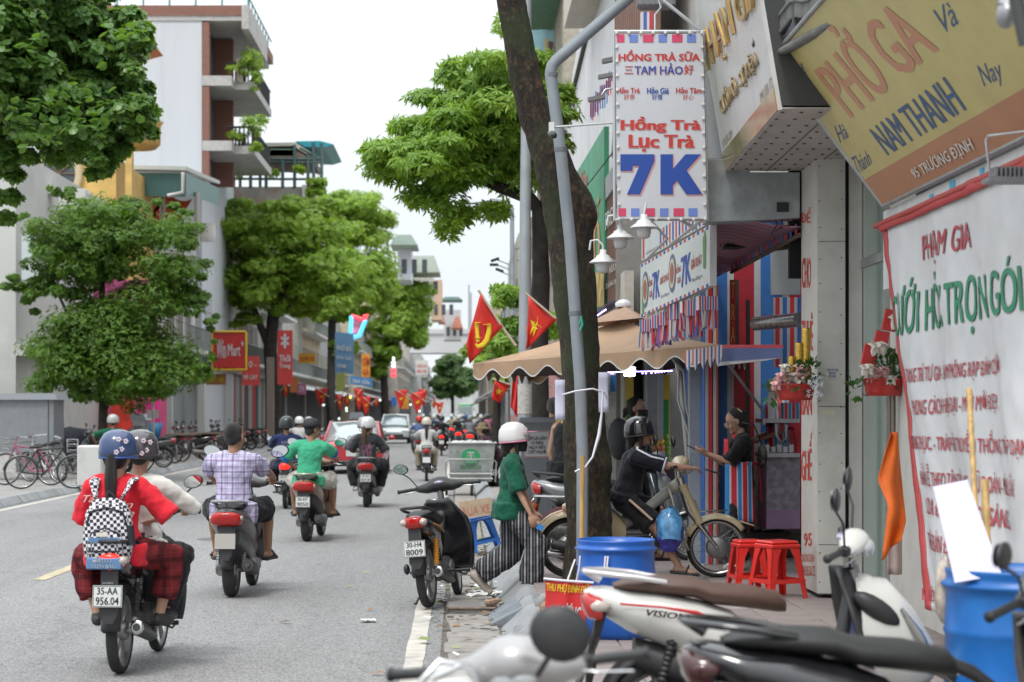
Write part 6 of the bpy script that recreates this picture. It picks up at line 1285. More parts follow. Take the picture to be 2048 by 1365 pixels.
 #  LEFT SIDE BUILDINGS
XF=-11.0
def wbox(o,x0,x1,y0,y1,z0,z1,nm,mat):return P(o,MB().bbox((x0,y0,z0),(x1,y1,z1)),nm,mat)
WINM=M('far_window');SHUT=M('grey_shutter',(.33,.37,.37),.5,.2,var=.08);CONF=M('pale_stucco',(.5,.5,.48),.85,var=.06,vs=.6,dirt=.4,ds=.7,dcol=(.25,.25,.25));
def house(y0,y1,h,mat,label,x=XF,win=True,rail=True,floor=3.3,shop=SHUT,awn=None,group='houses along the left side',xb=-17,first=3.6):
 o=empty('shop_house',((x+xb)/2,(y0+y1)/2,.15),0,label,'building',group);wbox(o,xb,x-.25,y0,y1,0,h,'wall',mat)
 wbox(o,x-.25,x-.0,y0+.02,y0+.35,.15,first,'pier',mat);wbox(o,x-.25,x,y1-.35,y1-.02,.15,first,'pier',mat);wbox(o,x-.25,x+.1,y0,y1,first,first+.45,'lintel',mat)
 n=max(2,int((y1-y0-.7)/1.6))
 for i in range(n):
  a=y0+.4+(y1-y0-.8)*i/n;m=MB();
  for k in range(8):m.bbox((x-.2+.02*(k%2),a+(y1-y0-.8)/n*k/8,.15),(x-.15+.02*(k%2),a+(y1-y0-.8)/n*(k+.92)/8,first))
  P(o,m,'shutter',shop[i%len(shop)]if isinstance(shop,list)else shop)
 if awn:P(o,MB().prism([(x,y0,first+.1),(x+1.6,y0,first-.5),(x+1.6,y1,first-.5),(x,y1,first+.1)],(0,0,.05)),'awning',awn)
 z=first+.45
 while z+floor<h+.5:
  wbox(o,x-.25,x+.7,y0+.1,y1-.1,z+.0,z+.16,'balcony',CONF if rail else mat)
  if rail:
   m=MB()
   for i in range(int((y1-y0)*3)):m.tube([(x+.65,y0+.2+i*.33,z+.16),(x+.65,y0+.2+i*.33,z+1.0)],.02,3)
   m.tube([(x+.65,y0+.1,z+1.02),(x+.65,y1-.1,z+1.02)],.03,4);P(o,m,'railing',M('rail_grey'))
  if win:
   for i in range(max(2,int((y1-y0)/2.4))):
    a=y0+.7+i*2.4;m=MB();m.bbox((x-.26,a,z+.5),(x-.22,a+1.3,z+2.3));wn_=P(o,m,'window',WINM);m=MB();
    for s_ in(0,.65,1.3):m.bbox((x-.24,a+s_-.04,z+.45),(x-.18,a+s_+.04,z+2.35))
    P(o,m,'window_frame',M('frame_cream',(.45,.43,.38),.6))
  z+=floor
 return o
g1=empty('grey_building',(-14,60,.15),0,'pale grey building with tin roof edge at the left edge behind the bushy tree','building')
wbox(g1,-20,-11.6,52,66,0,8.6,'wall',CONF);wbox(g1,-11.6,-11.3,52,66,3.2,3.5,'ledge',CONF)
P(g1,MB().prism([W(-60,345,58),W(110,385,58),W(150,408,60),W(-60,380,60)],(0,6,0)),'tin_canopy',M('tin_roof'));P(g1,MB().prism([W(40,376,56),W(172,378,56),W(172,386,56),W(40,388,56)],(0,.6,0)),'white_gutter',M('lamp_white'))
P(g1,MB().tube([W(36,380,55),W(36,650,55)],.09,8),'corner_pipe',M('pole_grey'));
for k in range(3):P(g1,MB().bbox(W(44+k*40,560,52.0)-V((0,.05,0)),W(78+k*40,470,52.0)),'pale_panel',M('panel_pale',(.5,.55,.56),.4))
P(g1,MB().bbox(W(118,420,51.8),W(170,380,51.8)+V((0,.3,0))),'air_conditioner',M('ac_white'))
yh=empty('yellow_house',(-14,68,.15),0,'bright yellow villa with an oval window and curved balcony behind the trees','building');YW=M('yellow_plaster',(.55,.36,.11),.8,var=.12,vs=1.2,dirt=.3)
wbox(yh,-19,XF-.4,66,74,3.4,10.2,'wall',YW);wbox(yh,XF-.1,XF+.12,66,66.4,0,11,'corner_column',YW);wbox(yh,-19,XF+.1,66,74,0,3.4,'pink_shopfront',M('pink_sign',(.6,.05,.2),.6,var=.3,vs=1.5))
c=W(118,348,65.9);m=MB();m.lathe([(.55,-.05),(.78,-.05),(.8,.06),(.7,.1),(.55,.06)],24,c,(0,-1,0));m.v=[(v[0],v[1],c.z+(v[2]-c.z)*1.25)for v in m.v];P(yh,m,'window_surround',M('trim_beige',(.45,.36,.22),.7));m=MB();m.add([c+V((math.cos(a*.4)*.6,.0,math.sin(a*.4)*.74))for a in range(16)],[tuple(range(16))]);wq=P(yh,m,'oval_window',WINM)
m=MB();[m.tube([c+V((math.cos(a)*.58,-.03,math.sin(a)*.7)),c-V((math.cos(a)*.58,.03,math.sin(a)*.7))],.03,4)for a in(0,.6,1.2,1.8,2.4)];P(yh,m,'window_grille',M('grille_brown',(.12,.08,.05),.6))
m=MB();m.lathe([(0,0),(.75,0),(.9,.15),(.92,.8),(1.0,.9),(.8,.9),(.8,.2)],24,W(268,298,68),(0,0,1));P(yh,m,'curved_balcony',YW)
M('terracotta',(.4,.13,.06),.8);P(yh,MB().prism([W(262,90,66),W(300,80,66),W(262,60,66)],(0,3,0)),'roof_tip',M('terracotta'))
for k,(px,c_)in enumerate(((250,(.7,.05,.03)),(170,(.55,.02,.2)),(300,(.55,.02,.2)),(200,(.6,.1,.02)))):
 P(yh,MB().bbox(W(px-26,900-k*6,64),W(px+18,800,64)+V((0,.1,0))),'shop_display',M('display_%s'%'abcd'[k],c_,.5,var=.4,vs=2))
P(yh,MB().bbox(W(160,610,63),W(300,560,63)+V((0,.1,0))),'magenta_banner',M('magenta',(.35,.06,.16),.7,var=.6,vs=6));P(yh,MB().bbox(W(120,780,62),W(175,690,62)+V((0,.1,0))),'blue_banner',M('cyan_banner',(.03,.25,.55),.5))
tw=empty('tall_building',(-15,88,.15),0,'tall narrow white rendered building with brick corners and planted balconies','building');WR=M('streaked_render',(.5,.52,.55),.85,var=.05,vs=.5,dirt=.35,ds=1.2,dcol=(.35,.36,.38),stretch=(1.5,1.5,.12))
def brick_mat():
 m_=M('brickwork',(.3,.12,.08),.9);n=m_.node_tree.nodes;l=m_.node_tree.links;tc=n.new('ShaderNodeTexCoord');br=n.new('ShaderNodeTexBrick');br.inputs['Scale'].default_value=4;br.inputs['Color1'].default_value=(.22,.07,.045,1);br.inputs['Color2'].default_value=(.15,.05,.035,1);br.inputs['Mortar'].default_value=(.27,.2,.17,1);br.inputs['Mortar Size'].default_value=.03
 mp=n.new('ShaderNodeMapping');mp.inputs['Rotation'].default_value=(math.pi/2,0,0);l.new(tc.outputs['Object'],mp.inputs['Vector']);l.new(mp.outputs['Vector'],br.inputs['Vector']);l.new(br.outputs['Color'],n['Principled BSDF'].inputs['Base Color']);return m_
BRKW=brick_mat();CONB=M('balcony_concrete',(.4,.39,.38),.85,var=.1,dirt=.5,ds=1.5)
zt=lambda y:EYE+(825-y)*85/FPX
wbox(tw,-19,XF-.02,85,97,0,zt(28),'wall',WR);wbox(tw,-20,-9.1,84.9,97,zt(32)-.0,zt(12),'roof_parapet',BRKW);wbox(tw,-20,-9.3,84.95,97,zt(42),zt(32),'roof_slab',CONB);wbox(tw,-9.3,-9.0,84.8,93,zt(60),zt(12),'parapet_end',CONB)
m=MB()
for k in range(9):m.tube([(-18+k*1.12,85,zt(12)),(-18+k*1.12,85,zt(-14))],.04,4)
m.tube([(-19,85,zt(-12)),(-9.1,85,zt(-12)),(-9.1,96,zt(-12))],.04,4);[m.tube([(-9.1,86+k*1.2,zt(12)),(-9.1,86+k*1.2,zt(-14))],.03,4)for k in range(8)];P(tw,m,'roof_railing',M('rail_teal',(.1,.25,.25),.5))
for y0,y1 in((45,152),(173,282),(300,352)):wbox(tw,XF,XF+.3,84.97,85.35,zt(y1),zt(y0),'brick_corner',BRKW);wbox(tw,XF,XF+.85,89,89.4,zt(y1),zt(y0),'brick_pier',BRKW);wbox(tw,XF-.02,XF+.02,85.35,89,zt(y1),zt(y0),'dark_opening',M('opening_dark',(.05,.05,.055),.8));wbox(tw,XF+.02,XF+.06,86,87.3,zt(y1),zt(y0)-.4,'window',WINM)
for i,y in enumerate((152,282)):
 wbox(tw,XF,XF+1.25,84.95,86.0,zt(y+20),zt(y),'balcony_beam',CONB);wbox(tw,XF,XF+2.1,86.0,94,zt(y+20),zt(y+4),'balcony_slab',CONB)
 m=MB()
 for k in range(13):m.tube([(XF+1.3+.1*(k%2),86.1+k*.6,zt(y+4)),(XF+1.3+.1*(k%2),86.1+k*.6,zt(y-34))],.035,4);m.tube([(XF+2.05,86.1+k*.6,zt(y+4)),(XF+2.05,86.1+k*.6,zt(y-34))],.045,4)
 for k in range(5):m.tube([(XF+1.3+.18*k,86.05,zt(y+4)),(XF+1.3+.18*k,86.05,zt(y-34))],.035,4)
 m.tube([(XF+.9,86,zt(y-34)),(XF+2.05,86,zt(y-34)),(XF+2.05,93.8,zt(y-34))],.05,4);P(tw,m,'balcony_railing',M('rail_black',(.03,.03,.03),.6))
 C_,N_=clumps([(500+i*5,y-35,22,22,86),(480,y-12,24,9,86),(512,y+14,10,30,86)],520,86,1.2,20+i,.6);o=leafcloud('balcony_plants',C_,N_,.12,4,LT,tw,seed=i);o.matrix_parent_inverse=Matrix.Translation(-V(tw.location))
P(tw,MB().bbox(W(473,165,85.9),W(486,118,85.9)+V((0,.6,0))),'air_conditioner',M('ac_brown',(.3,.25,.2),.6));wbox(tw,XF,XF+1.0,85,93,zt(300),zt(282),'canopy_slab',CONB)
gt=empty('green_roof_terrace',(-13,74,.15),0,'terrace under a green corrugated metal roof with an orange tarpaulin below','building');GC=M('green_corrugated',(.09,.2,.19),.45,.3,var=.08,dirt=.25)
a_,b_,c_=W(240,338,72),W(372,342,72),W(440,368,82);m=MB()
def corr(p,q,h,n):
 for k in range(n):
  s0,s1=p.lerp(q,k/n),p.lerp(q,(k+.5)/n);s2=p.lerp(q,(k+1)/n);u=V((0,0,-h));m.add([s0,s1,s1+u,s0+u],[(0,1,2,3)]);of=V((.0,.07,0));m.add([s1+of,s2+of,s2+of+u,s1+of+u],[(0,1,2,3)]);m.add([s1,s1+of,s1+of+u,s1+u],[(0,1,2,3)]);m.add([s2+of,s2,s2+u,s2+of+u],[(0,1,2,3)])
corr(W(220,345,72),W(371,347,72),.85,34);corr(W(372,347,72),W(437,376,80),.72,18);P(gt,m,'corrugated_fascia',GC)
P(gt,MB().prism([W(215,338,71.8),W(372,341,71.8),W(440,369,80),W(400,360,90),W(215,338,90)],(0,0,.14)),'roof_sheet',M('roof_edge',(.4,.42,.4),.5));P(gt,MB().tube([W(366,345,71.7),W(366,385,71.7),W(335,392,71.7)],.07,6),'downpipe',M('lamp_white'))
for px,y1 in((325,470),(394,500)):P(gt,MB().tube([W(px,385,74),W(px,y1,74)],.1,6),'post',M('pole_grey'))
P(gt,MB().sheet(lambda u,v:W(255+u*130-v*50*(u>.5)-(1-u)*-10*v,395+v*(30+50*u)+8*math.sin(u*9),76),10,6,.02),'tarpaulin',M('orange_tarp',(.42,.07,.02),.6,bump=.3,bs=3));wbox(gt,-19,-11.3,75,84,0,EYE+(825-415)*75/FPX-1.5,'wall',CONF)
P(gt,MB().bbox(W(240,480,75.5),W(425,455,75.5)+V((0,.3,0))),'parapet',CONF);m=MB()
for k in range(14):m.lathe([(.05,0),(.1,.3),(.05,.5),(.08,.7)],6,W(368+k*4.6,484,74.8))
P(gt,m,'balusters',M('baluster_white',(.5,.5,.5),.7));wbox(gt,-12,-10.4,75,83,7.6,7.75,'white_canopy',M('lamp_white'))
ct2=empty('steel_terrace',(-11,102,.15),0,'rooftop terrace with steel frame, pale canopy and rusty concrete parapet','building');STG=M('steel_dark_green',(.08,.13,.13),.5,.3);q=lambda px,py,d=98:W(px,py,d)
P(ct2,MB().bbox(q(436,411),q(622,374)+V((0,9,0))),'concrete_parapet',M('rusty_concrete',(.33,.3,.29),.85,var=.2,vs=1.2,dirt=.95,ds=1.1,dcol=(.3,.11,.05)));wbox(ct2,-17,q(622,0).x,98.5,108,8.6,q(0,411).z,'wall',CONF)
P(ct2,MB().prism([q(412,288),q(590,285),q(622,305),q(612,308),q(585,292),q(412,296)],(0,9,0)),'pale_canopy',M('canopy_pale',(.5,.48,.42),.6));P(ct2,MB().prism([q(590,283),q(640,282),q(667,289),q(648,295),q(610,294)],(0,7,0)),'teal_canopy',M('teal_sheet',(.02,.28,.36),.3));P(ct2,MB().bbox(q(487,312),q(588,298)+V((0,.1,0))),'green_fascia',M('green_pale',(.2,.33,.22),.6))
P(ct2,MB().prism([q(445,300),q(590,300),q(622,318),q(600,318),q(445,312)],(0,6,0)),'canopy_underside',M('under_brown',(.16,.12,.1),.8))
m=MB()
for x,y0,d in((467,320,98),(501,290,98),(532,320,98),(565,320,98),(589,290,98),(616,310,98),(627,285,98),(643,287,98),(480,320,105),(520,320,105)):m.tube([q(x,y0,d),q(x,376,d)],.09,5)
for y in(318,358,324):m.tube([q(450,y),q(643,y+1)],.06,4)
m.tube([q(600,296),q(643,320)],.06,4);P(ct2,m,'steel_frame',STG);P(ct2,MB().bbox(q(455,345,104),q(600,330,104)+V((0,.05,0))),'teal_glass',M('teal_pane',(.3,.45,.48),.2))
P(ct2,MB().bbox(q(604,396,97.6),q(616,370,97.6)+V((0,.4,0))),'air_conditioner',M('ac_white'));C_,N_=clumps([(480,347,5,5),(548,346,8,6),(600,338,8,5),(512,330,5,4),(632,370,16,16),(626,385,10,12)],300,97.5,.5,31,.4);o=leafcloud('hanging_plants',C_,N_,.25,4,LT,ct2,seed=31);o.matrix_parent_inverse=Matrix.Translation(-V(ct2.location))
DKS=M('dark_shopfront',(.06,.06,.065),.6,var=.3);REDS=M('red_shutter',(.4,.02,.015),.5,var=.15)
rows=[(76,84,7.4,(.47,.47,.46),'white low house front with a blue striped awning',SHUT,None),(84,93,9,(.5,.52,.53),'white house whose upper wall carries faint lettering',SHUT,None),(93,101,9.5,(.38,.35,.3),'beige house with grilles above the red supermarket sign',[SHUT,SHUT,REDS],None),(101,112,9,(.3,.28,.26),'brownish house with red doors beside the red vertical sign',[REDS,DKS,SHUT],None),(112,126,11,(.33,.32,.3),'grey house with dark timber balcony behind the forked tree',DKS,M('awn_grey',(.35,.36,.36),.7)),(126,142,10,(.42,.4,.36),'pale house behind the blue shop sign',DKS,M('awn_pale',(.4,.42,.42),.7)),(142,160,12,(.45,.38,.28),'cream house with vertical grilles behind the neon cup',DKS,M('awn_pale')),(160,185,10,(.3,.3,.3),'grey house with a sagging cloth awning',DKS,M('awn_grey')),(185,215,12.5,(.45,.4,.3),'beige corner house below the green awnings',DKS,M('awn_pale')),(215,255,15,(.5,.42,.3),'tall cream house with orange mouldings by the white board',DKS,M('awn_blue',(.08,.12,.25),.7)),(255,320,13,(.5,.45,.4),'far pale house row with red balcony',DKS,None),(320,420,11,(.45,.47,.47),'hazy far houses by the viaduct',DKS,None)]
for y0,y1,h,c,lab,shp,aw_ in rows:house(y0,y1,h,M('stucco_%d'%y0,c,.85,var=.08,vs=.7,dirt=.45,ds=.8),lab,shop=shp,awn=aw_,x=XF+(.0 if y0<180 else 1.2 if y0<250 else 3.2 if y0<320 else 5))
for i,(x0,y0,x1,y1,d,c,lab)in enumerate(((780,470,835,490,190,(.3,.38,.33),'flat pale green roof canopy of the beige corner house'),(800,512,880,545,205,(.42,.47,.4),'large pale green roof canopy over a terrace'),(795,490,822,560,195,(.55,.57,.62),'white stair tower beside the green roof canopies'),(882,594,925,600,300,(.15,.25,.23),'thin dark green canopy on a far rooftop'),(888,620,922,680,310,(.5,.5,.5),'white far rooftop house with tanks'),(903,634,926,656,300,(.5,.2,.14),'brick red far roof panel'),(876,620,890,645,295,(.5,.2,.14),'brick red gable end far away'),(822,540,866,600,215,(.48,.46,.42),'pale far upper storey below the green canopy'),(862,560,884,640,260,(.5,.35,.25),'peach coloured far house corner'))):
 o=empty('rooftop',W((x0+x1)/2,(y0+y1)/2,d),0,lab,'building','far rooftops');m=MB();p_,q_=W(x0,y1,d),W(x1,y0,d);m.prism([p_,V((q_.x,d,p_.z)),V((q_.x-(.6 if y1-y0<40 else 0),d,q_.z)),V((p_.x+(.6 if y1-y0<40 else 0),d,q_.z))],(0,8,0));P(o,m,'wall',M('roof_part_%d'%i,c,.8,var=.06,dirt=.3,ds=.5))
 if y1-y0>45:
  for k in range(3):P(o,MB().bbox(V((p_.x+.4+k*1.0,d-.05,p_.z+.6)),V((p_.x+.9+k*1.0,d,p_.z+2))),'window',WINM)
for px in(938,942):tag(MB().tube([W(px,700,420),W(px,570+(px-938)*4,420)],.18,5).build('mast',GALP),'thin mast rising above the far rooftops','mast','masts above the far rooftops')
vd=empty('viaduct',(-4,400,0),0,'pale concrete viaduct crossing the street far away','bridge');P(vd,MB().bbox((-60,395,13.5),(60,405,17.3)),'deck',M('viaduct_concrete',(.45,.45,.45),.9,var=.06));P(vd,MB().bbox((-60,394.6,17.3),(60,395,18.2)),'parapet',M('viaduct_concrete'))
for x in(-22,22):P(vd,MB().bbox((x-1.5,397,0),(x+1.5,403,13.5)),'pier',M('viaduct_concrete'))
bh=empty('far_houses',(6,520,0),0,'hazy block of far houses closing the end of the street','building');P(bh,MB().bbox((-40,500,0),(60,520,9)),'wall',M('far_haze_wall',(.42,.43,.43),.9,var=.25,vs=.2))
# ---- signs
def board(px0,py0,px1,py1,d,col,label,texts=(),slant=0.,border=None,depth=.15,name='shop_sign',slope=0.):
 """sign board; pixel rect at distance d; slant = extra distance at its right edge"""
 A,B,C,D=W(px0,py1,d),W(px1,py1+slope,d+slant),W(px1,py0+slope,d+slant),W(px0,py0,d);o=empty(name,A.lerp(C,.5),0,label,'sign','shop signs on the left side');m=MB();panel(m,[A,B,C,D],depth);P(o,m,'board',M('sign_'+label[:14].replace(' ','_'),col,.5,var=.08,vs=1,dirt=.12))
 if border:
  f=quadfn(A,B,C,D,lift=.03)
  for a,b in(((-.5,-.5),(.5,-.5)),((.5,-.5),(.5,.5)),((.5,.5),(-.5,.5)),((-.5,.5),(-.5,-.5))):P(o,MB().tube([f(*a),f(*b)],.05,4),'border',border)
 for t_,u0,v0,u1,v1,mt in texts:adopt(text(t_,None,(1,0,0),(0,0,1),1,1,mt,None,fn=quadfn(*sub_quad([A,B,C,D],u0,v0,u1,v1),lift=.06),bold=.03,res=1),o)
 return o
WT,YT=M('tarp_white'),M('flag_yellow')
wm=board(424,664,492,740,83,(.5,.025,.025),'big red supermarket sign with yellow border and white lettering',[('Win',.14,.3,.42,.8,WT),('Mart',.47,.36,.84,.68,WT),('+',.86,.62,.95,.76,WT)],border=M('border_yellow',(.65,.42,.02),.5))
board(484,713,519,771,92,(.5,.05,.04),'small red sign with white lines right of the supermarket sign',[('MÌ CAY',.1,.2,.9,.4,WT),('- O -',.15,.6,.85,.85,WT)])
board(555,661,585,770,93,(.5,.04,.035),'tall vertical red sign on the forked tree trunk side',[('Thời',.12,.42,.88,.56,WT),('Trang',.12,.28,.88,.4,WT),('*',.2,.66,.8,.95,WT)])
board(360,600,425,715,86,(.55,.57,.6),'plain white wall panel with faint lettering above the blue awning',[('VIỆT  LỰC',.2,.6,.8,.72,M('faint_ink',(.35,.38,.42),.7))])
board(597,707,631,727,108,(.6,.32,.03),'yellow signboard with red letters above the brown stall',[('QUÁN ĂN',.08,.2,.92,.8,REDT)])
board(670,664,707,745,112,(.1,.22,.36),'blue shop sign with white lines under the neon cup',[('PHỞ BÒ',.1,.55,.9,.72,WT),('BÚN CHẢ',.1,.34,.9,.44,WT),('0988',.1,.12,.6,.22,WT)],slope=4)
board(672,750,690,785,105,(.35,.38,.1),'slanted olive and yellow shop banner',[],slope=-6)
board(700,752,744,768,125,(.06,.2,.42),'pale blue awning board over the left pavement',[('TRÀ SỮA',.1,.2,.9,.8,WT)],slope=6)
board(723,708,740,755,128,(.6,.25,.03),'orange and red vertical sign',[('CƠM',.1,.5,.9,.9,REDS),('GÀ',.1,.1,.9,.4,REDS)])
board(831,721,856,750,190,(.6,.58,.56),'white board with red lettering hanging from a post',[('THUỐC TÂY',.1,.5,.9,.8,REDT),('BÌNH DÂN',.1,.15,.9,.4,REDT)])
board(594,768,612,789,96,(.4,.1,.2),'round maroon hanging sign by the forked tree',[('79',.2,.2,.8,.8,WT)]);board(580,755,596,785,99,(.6,.2,.05),'red and yellow small board beside the round sign')
board(783,795,793,812,170,(.02,.1,.35),'small blue vertical sign far along the left row');board(799,790,818,818,150,(.7,.3,.05),'bright orange lit sign board between the flags',[('LẨU',.1,.3,.9,.9,YT)])
awb=empty('striped_awning',W(440,735,84),0,'blue and white striped scalloped awning under the supermarket sign','awning');m=MB()
for k in range(12):m.prism([W(392+k*7,728,86),W(399+k*7,728,86),W(399+k*7,738+2*(k%2),83),W(392+k*7,738+2*(k%2),83)],(0,0,.06),k%2)
P(awb,m,'cloth',[M('awning_blue',(.12,.22,.48),.6),WT]);board(402,748,452,770,84.5,(.5,.22,.08),'orange food banner under the striped awning',[('BÁNH MÌ',.1,.2,.9,.8,YT)])
nc=empty('neon_cup_sign',W(712,655,115),0,'glowing neon drinking cup sign with blue outline over the left pavement','sign');k_=lambda x,y:W(x,y,115)
P(nc,MB().prism([k_(705,636),k_(728,642),k_(718,670),k_(703,664)],(0,.2,0)),'cup',M('cup_pink',(.6,.2,.3),.5,var=.9,vs=1.5));P(nc,MB().tube([k_(703,632),k_(701,668),k_(709,675),k_(719,672),k_(731,640)],.13,6),'cup_outline',M('neon_blue',(.1,.55,1),.4,emit=.9));P(nc,MB().tube([k_(703,632),k_(731,641),k_(734,630),k_(727,634)],.12,6),'cup_rim',M('neon_red',(1,.06,.08),.4,emit=1.3))
n3=empty('neon_cone_sign',W(787,735,150),0,'glowing red, white and green stacked neon sign in front of the far trees','sign')
for y,h,w,mt in((750,6,5.5,'neon_red'),(741,5,5.5,'neon_red'),(733,3,5,'neon_white'),(726,4,4.5,'neon_green'),(718,4,3,'neon_green')):P(n3,MB().ball(W(787,y,150),(w*150/FPX,.2,h*150/FPX),10,6),'lamp_segment',M(mt,(.9,1,.95),.4,emit=.8))
for i,(x,y,c)in enumerate(((688,768,'neon_white'),(701,795,'neon_yellow'),(760,801,'neon_green'),(821,810,'neon_green'),(839,823,'neon_white'),(678,838,'neon_white'),(693,817,'neon_white'),(693,822,'neon_white'),(647,811,'neon_green'),(646,800,'neon_red'),(688,790,'neon_white'))):
 tag(MB().ball(W(x,y,120),(.07,.07,.07),8,5).build('small_light',M(c,(1,.8,.1)if 'yellow' in c else(.9,1,.95),.4,emit=4 if 'white' in c else 2)),'tiny lit %s lamp among the left shop awnings'%c[5:],'lamp','tiny shop lamps')
 # ---- street cabinets, bollards, posts on the left
for x0,x1,y0,y1,d,lab in((-40,115,787,905,46,'big grey utility cabinet with overhanging lid at the left edge'),(262,292,828,905,53,'small grey utility cabinet with warning notice near the bushy tree'),(700,728,825,860,95,'grey utility box behind the red car')):
 o=empty('utility_cabinet',W((x0+x1)/2,y1,d),0,lab,'cabinet');P(o,MB().bbox(W(x0+3,y1,d),W(x1-8,y0+12,d)+V((0,1.2,0))),'case',CABG);P(o,MB().prism([W(x0-2,y0+13,d-.1),W(x1,y0+13,d-.1),W(x1-6,y0,d-.1),W(x0,y0,d-.1)],(0,1.4,0)),'lid',M('cabinet_lid'))
 if x0==262:P(o,MB().bbox(W(265,852,d-.03),W(289,834,d-.03)+V((0,.02,0))),'warning_notice',WT)
 if x0==-40:P(o,MB().bbox(W(96,905,d-.02),W(97,800,d-.02)+V((0,.01,0))),'door_seam',DARK)
pole([W(306,900,52),W(306,770,52)],.035,'striped_post','thin red and white post beside the small utility cabinet',M('post_rw',(.5,.42,.38),.7,var=.5,vs=3));o=empty('notice_board',W(300,832,52.5),0,'white warning board with red mark on the thin post','sign');P(o,MB().bbox(W(294,837,52.3),W(317,820,52.3)+V((0,.03,0))),'board',WT)
wb_=bpy.data.objects.new('x',None);bpy.data.objects.remove(wb_)
tag(MB().bev(W(183,968,36.5)+V((0,0,.33)),(.46,.4,.75),.03).build('white_block',M('block_white',(.56,.56,.54),.7,dirt=.3)),'white block beside the rider with the pale helmet, left of the red shirted girl','block')
tag(MB().sheet(lambda u,v:W(297+u*30*(1-v*.3),846+v*34,56),2,2,.02).build('blue_sheet',M('sheet_blue',(.02,.12,.25),.6)),'dark blue leaning sheet behind the thin post','sheet')
for i,(x,y,d,lab)in enumerate(((538,785,93,'brown stone column left of the forked tree'),(400,830,80,'pale square column before the grey shutters'))):tag(MB().bbox(W(x-5,885,d),W(x+9,y-70,d)+V((0,.5,0))).build('column',CONF if i else M('stone_brown',(.2,.16,.13),.9)),lab,'column')
for i,(x,y,w,h,d,lf)in enumerate(((571,775,17,38,96,0),(643,788,26,30,105,1),(679,800,16,26,112,0),(694,798,18,28,113,1),(717,792,20,40,118,0),(733,805,20,32,122,1),(752,803,14,20,128,0),(803,792,26,32,140,1),(836,798,30,38,132,1),(868,806,14,22,170,0),(880,812,16,20,180,1),(845,790,18,30,150,0))):
 s=-1 if lf else 1;flag([(x-s*w*.1,y+h*.6),(x+s*w*.1,y+h*.62+8),(x+s*w*.55,y-h*.3),(x-s*w*.5,y-h*.4)]if i%3 else[(x-w*.3,y+h*.2),(x,y+h*.6),(x+w*.35,y+h*.1),(x+w*.1,y-h*.5)],d,'star',['narrow drooping red flag beside the forked trunk','red flag swept to the left before the straight trunk','small red flag under the grey awning','starred flag second under the grey awning','tall red flag in the middle of the left row','starred flag right of the tall one','small dim red flag by the blue light','broad red flag by the orange sign','largest starred flag before the traffic','small red flag farthest but one','farthest small starred flag','red flag partly behind the largest one'][i],[(x+s*w*.5,y-h*.42),(x-s*w*.6,y+h*.2)])
 #  PEOPLE
SKIN=M('skin',(.42,.24,.16),.55,var=.06,vs=30);SKIN2=M('skin_tanned',(.32,.17,.1),.55,var=.06,vs=30)
HAIR=M('black_hair',(.012,.01,.009),.45,var=.4,vs=6,stretch=(60,60,4),bump=.6,bs=30);HAIRB=M('brown_hair',(.09,.035,.015),.45,var=.3,vs=6,stretch=(60,60,4),bump=.6,bs=30)
EYE_=M('eye_dark',(.015,.012,.01),.2);LIP=M('lips',(.35,.12,.1),.5);MASK=M('face_mask',(.015,.015,.017),.8)
def cloth(name,col=(.1,.1,.1),**k):return M(name,col,.85,var=k.pop('var',.1),vs=k.pop('vs',6),bump=.15,bs=120,spec=.2,sheen=.1,**k)
_tex={}
def folds(scale):
 if scale not in _tex:
  t=bpy.data.textures.new('folds','CLOUDS');t.noise_scale=scale;t.noise_depth=2;_tex[scale]=t
 return _tex[scale]
def vox(mb,name,mat,parent,voxel,fold=0.,fs=.1,it=3,top=False):
 o=mb.build(name,mat,parent);m=o.modifiers.new('skin','REMESH');m.mode='VOXEL';m.voxel_size=voxel;m.use_smooth_shade=True
 if it:s=o.modifiers.new('smooth','SMOOTH');s.factor=.6;s.iterations=it
 if fold:
  d=o.modifiers.new('folds','DISPLACE');d.texture=folds(fs);d.strength=fold;d.mid_level=.5;d.texture_coords='LOCAL'
 return o
def cap(m,a,b,r0,r1,n=10,flat=1.,side=None):
 """closed tapered limb between a and b with rounded ends"""
 a,b=V(a),V(b);t=(b-a).normalized();pts=[a-t*r0*.9,a-t*r0*.6,a,b,b+t*r1*.6,b+t*r1*.9];rr=[r0*.3,r0*.8,r0,r1,r1*.8,r1*.3]
 m.tube(pts,rr,n,ry=[q*flat for q in rr],up=side)
def limb(m,pts,rr,n=10):
 pts=[V(p)for p in pts];t0=(pts[1]-pts[0]).normalized();t1=(pts[-1]-pts[-2]).normalized()
 P_=[pts[0]-t0*rr[0]*.85,pts[0]-t0*rr[0]*.5]+pts+[pts[-1]+t1*rr[-1]*.5,pts[-1]+t1*rr[-1]*.85];R_=[rr[0]*.35,rr[0]*.85]+list(rr)+[rr[-1]*.85,rr[-1]*.35]
 m.tube(P_,R_,n)
def ik(a,b,l1,l2,pole):
 a,b,pole=V(a),V(b),V(pole);d=b-a;L=min(d.length,(l1+l2)*.995);t=d.normalized();b=a+t*L
 k=(l1*l1-l2*l2+L*L)/(2*L);h=math.sqrt(max(0,l1*l1-k*k));p=pole-t*pole.dot(t);p.normalize();return a+t*k+p*h,b
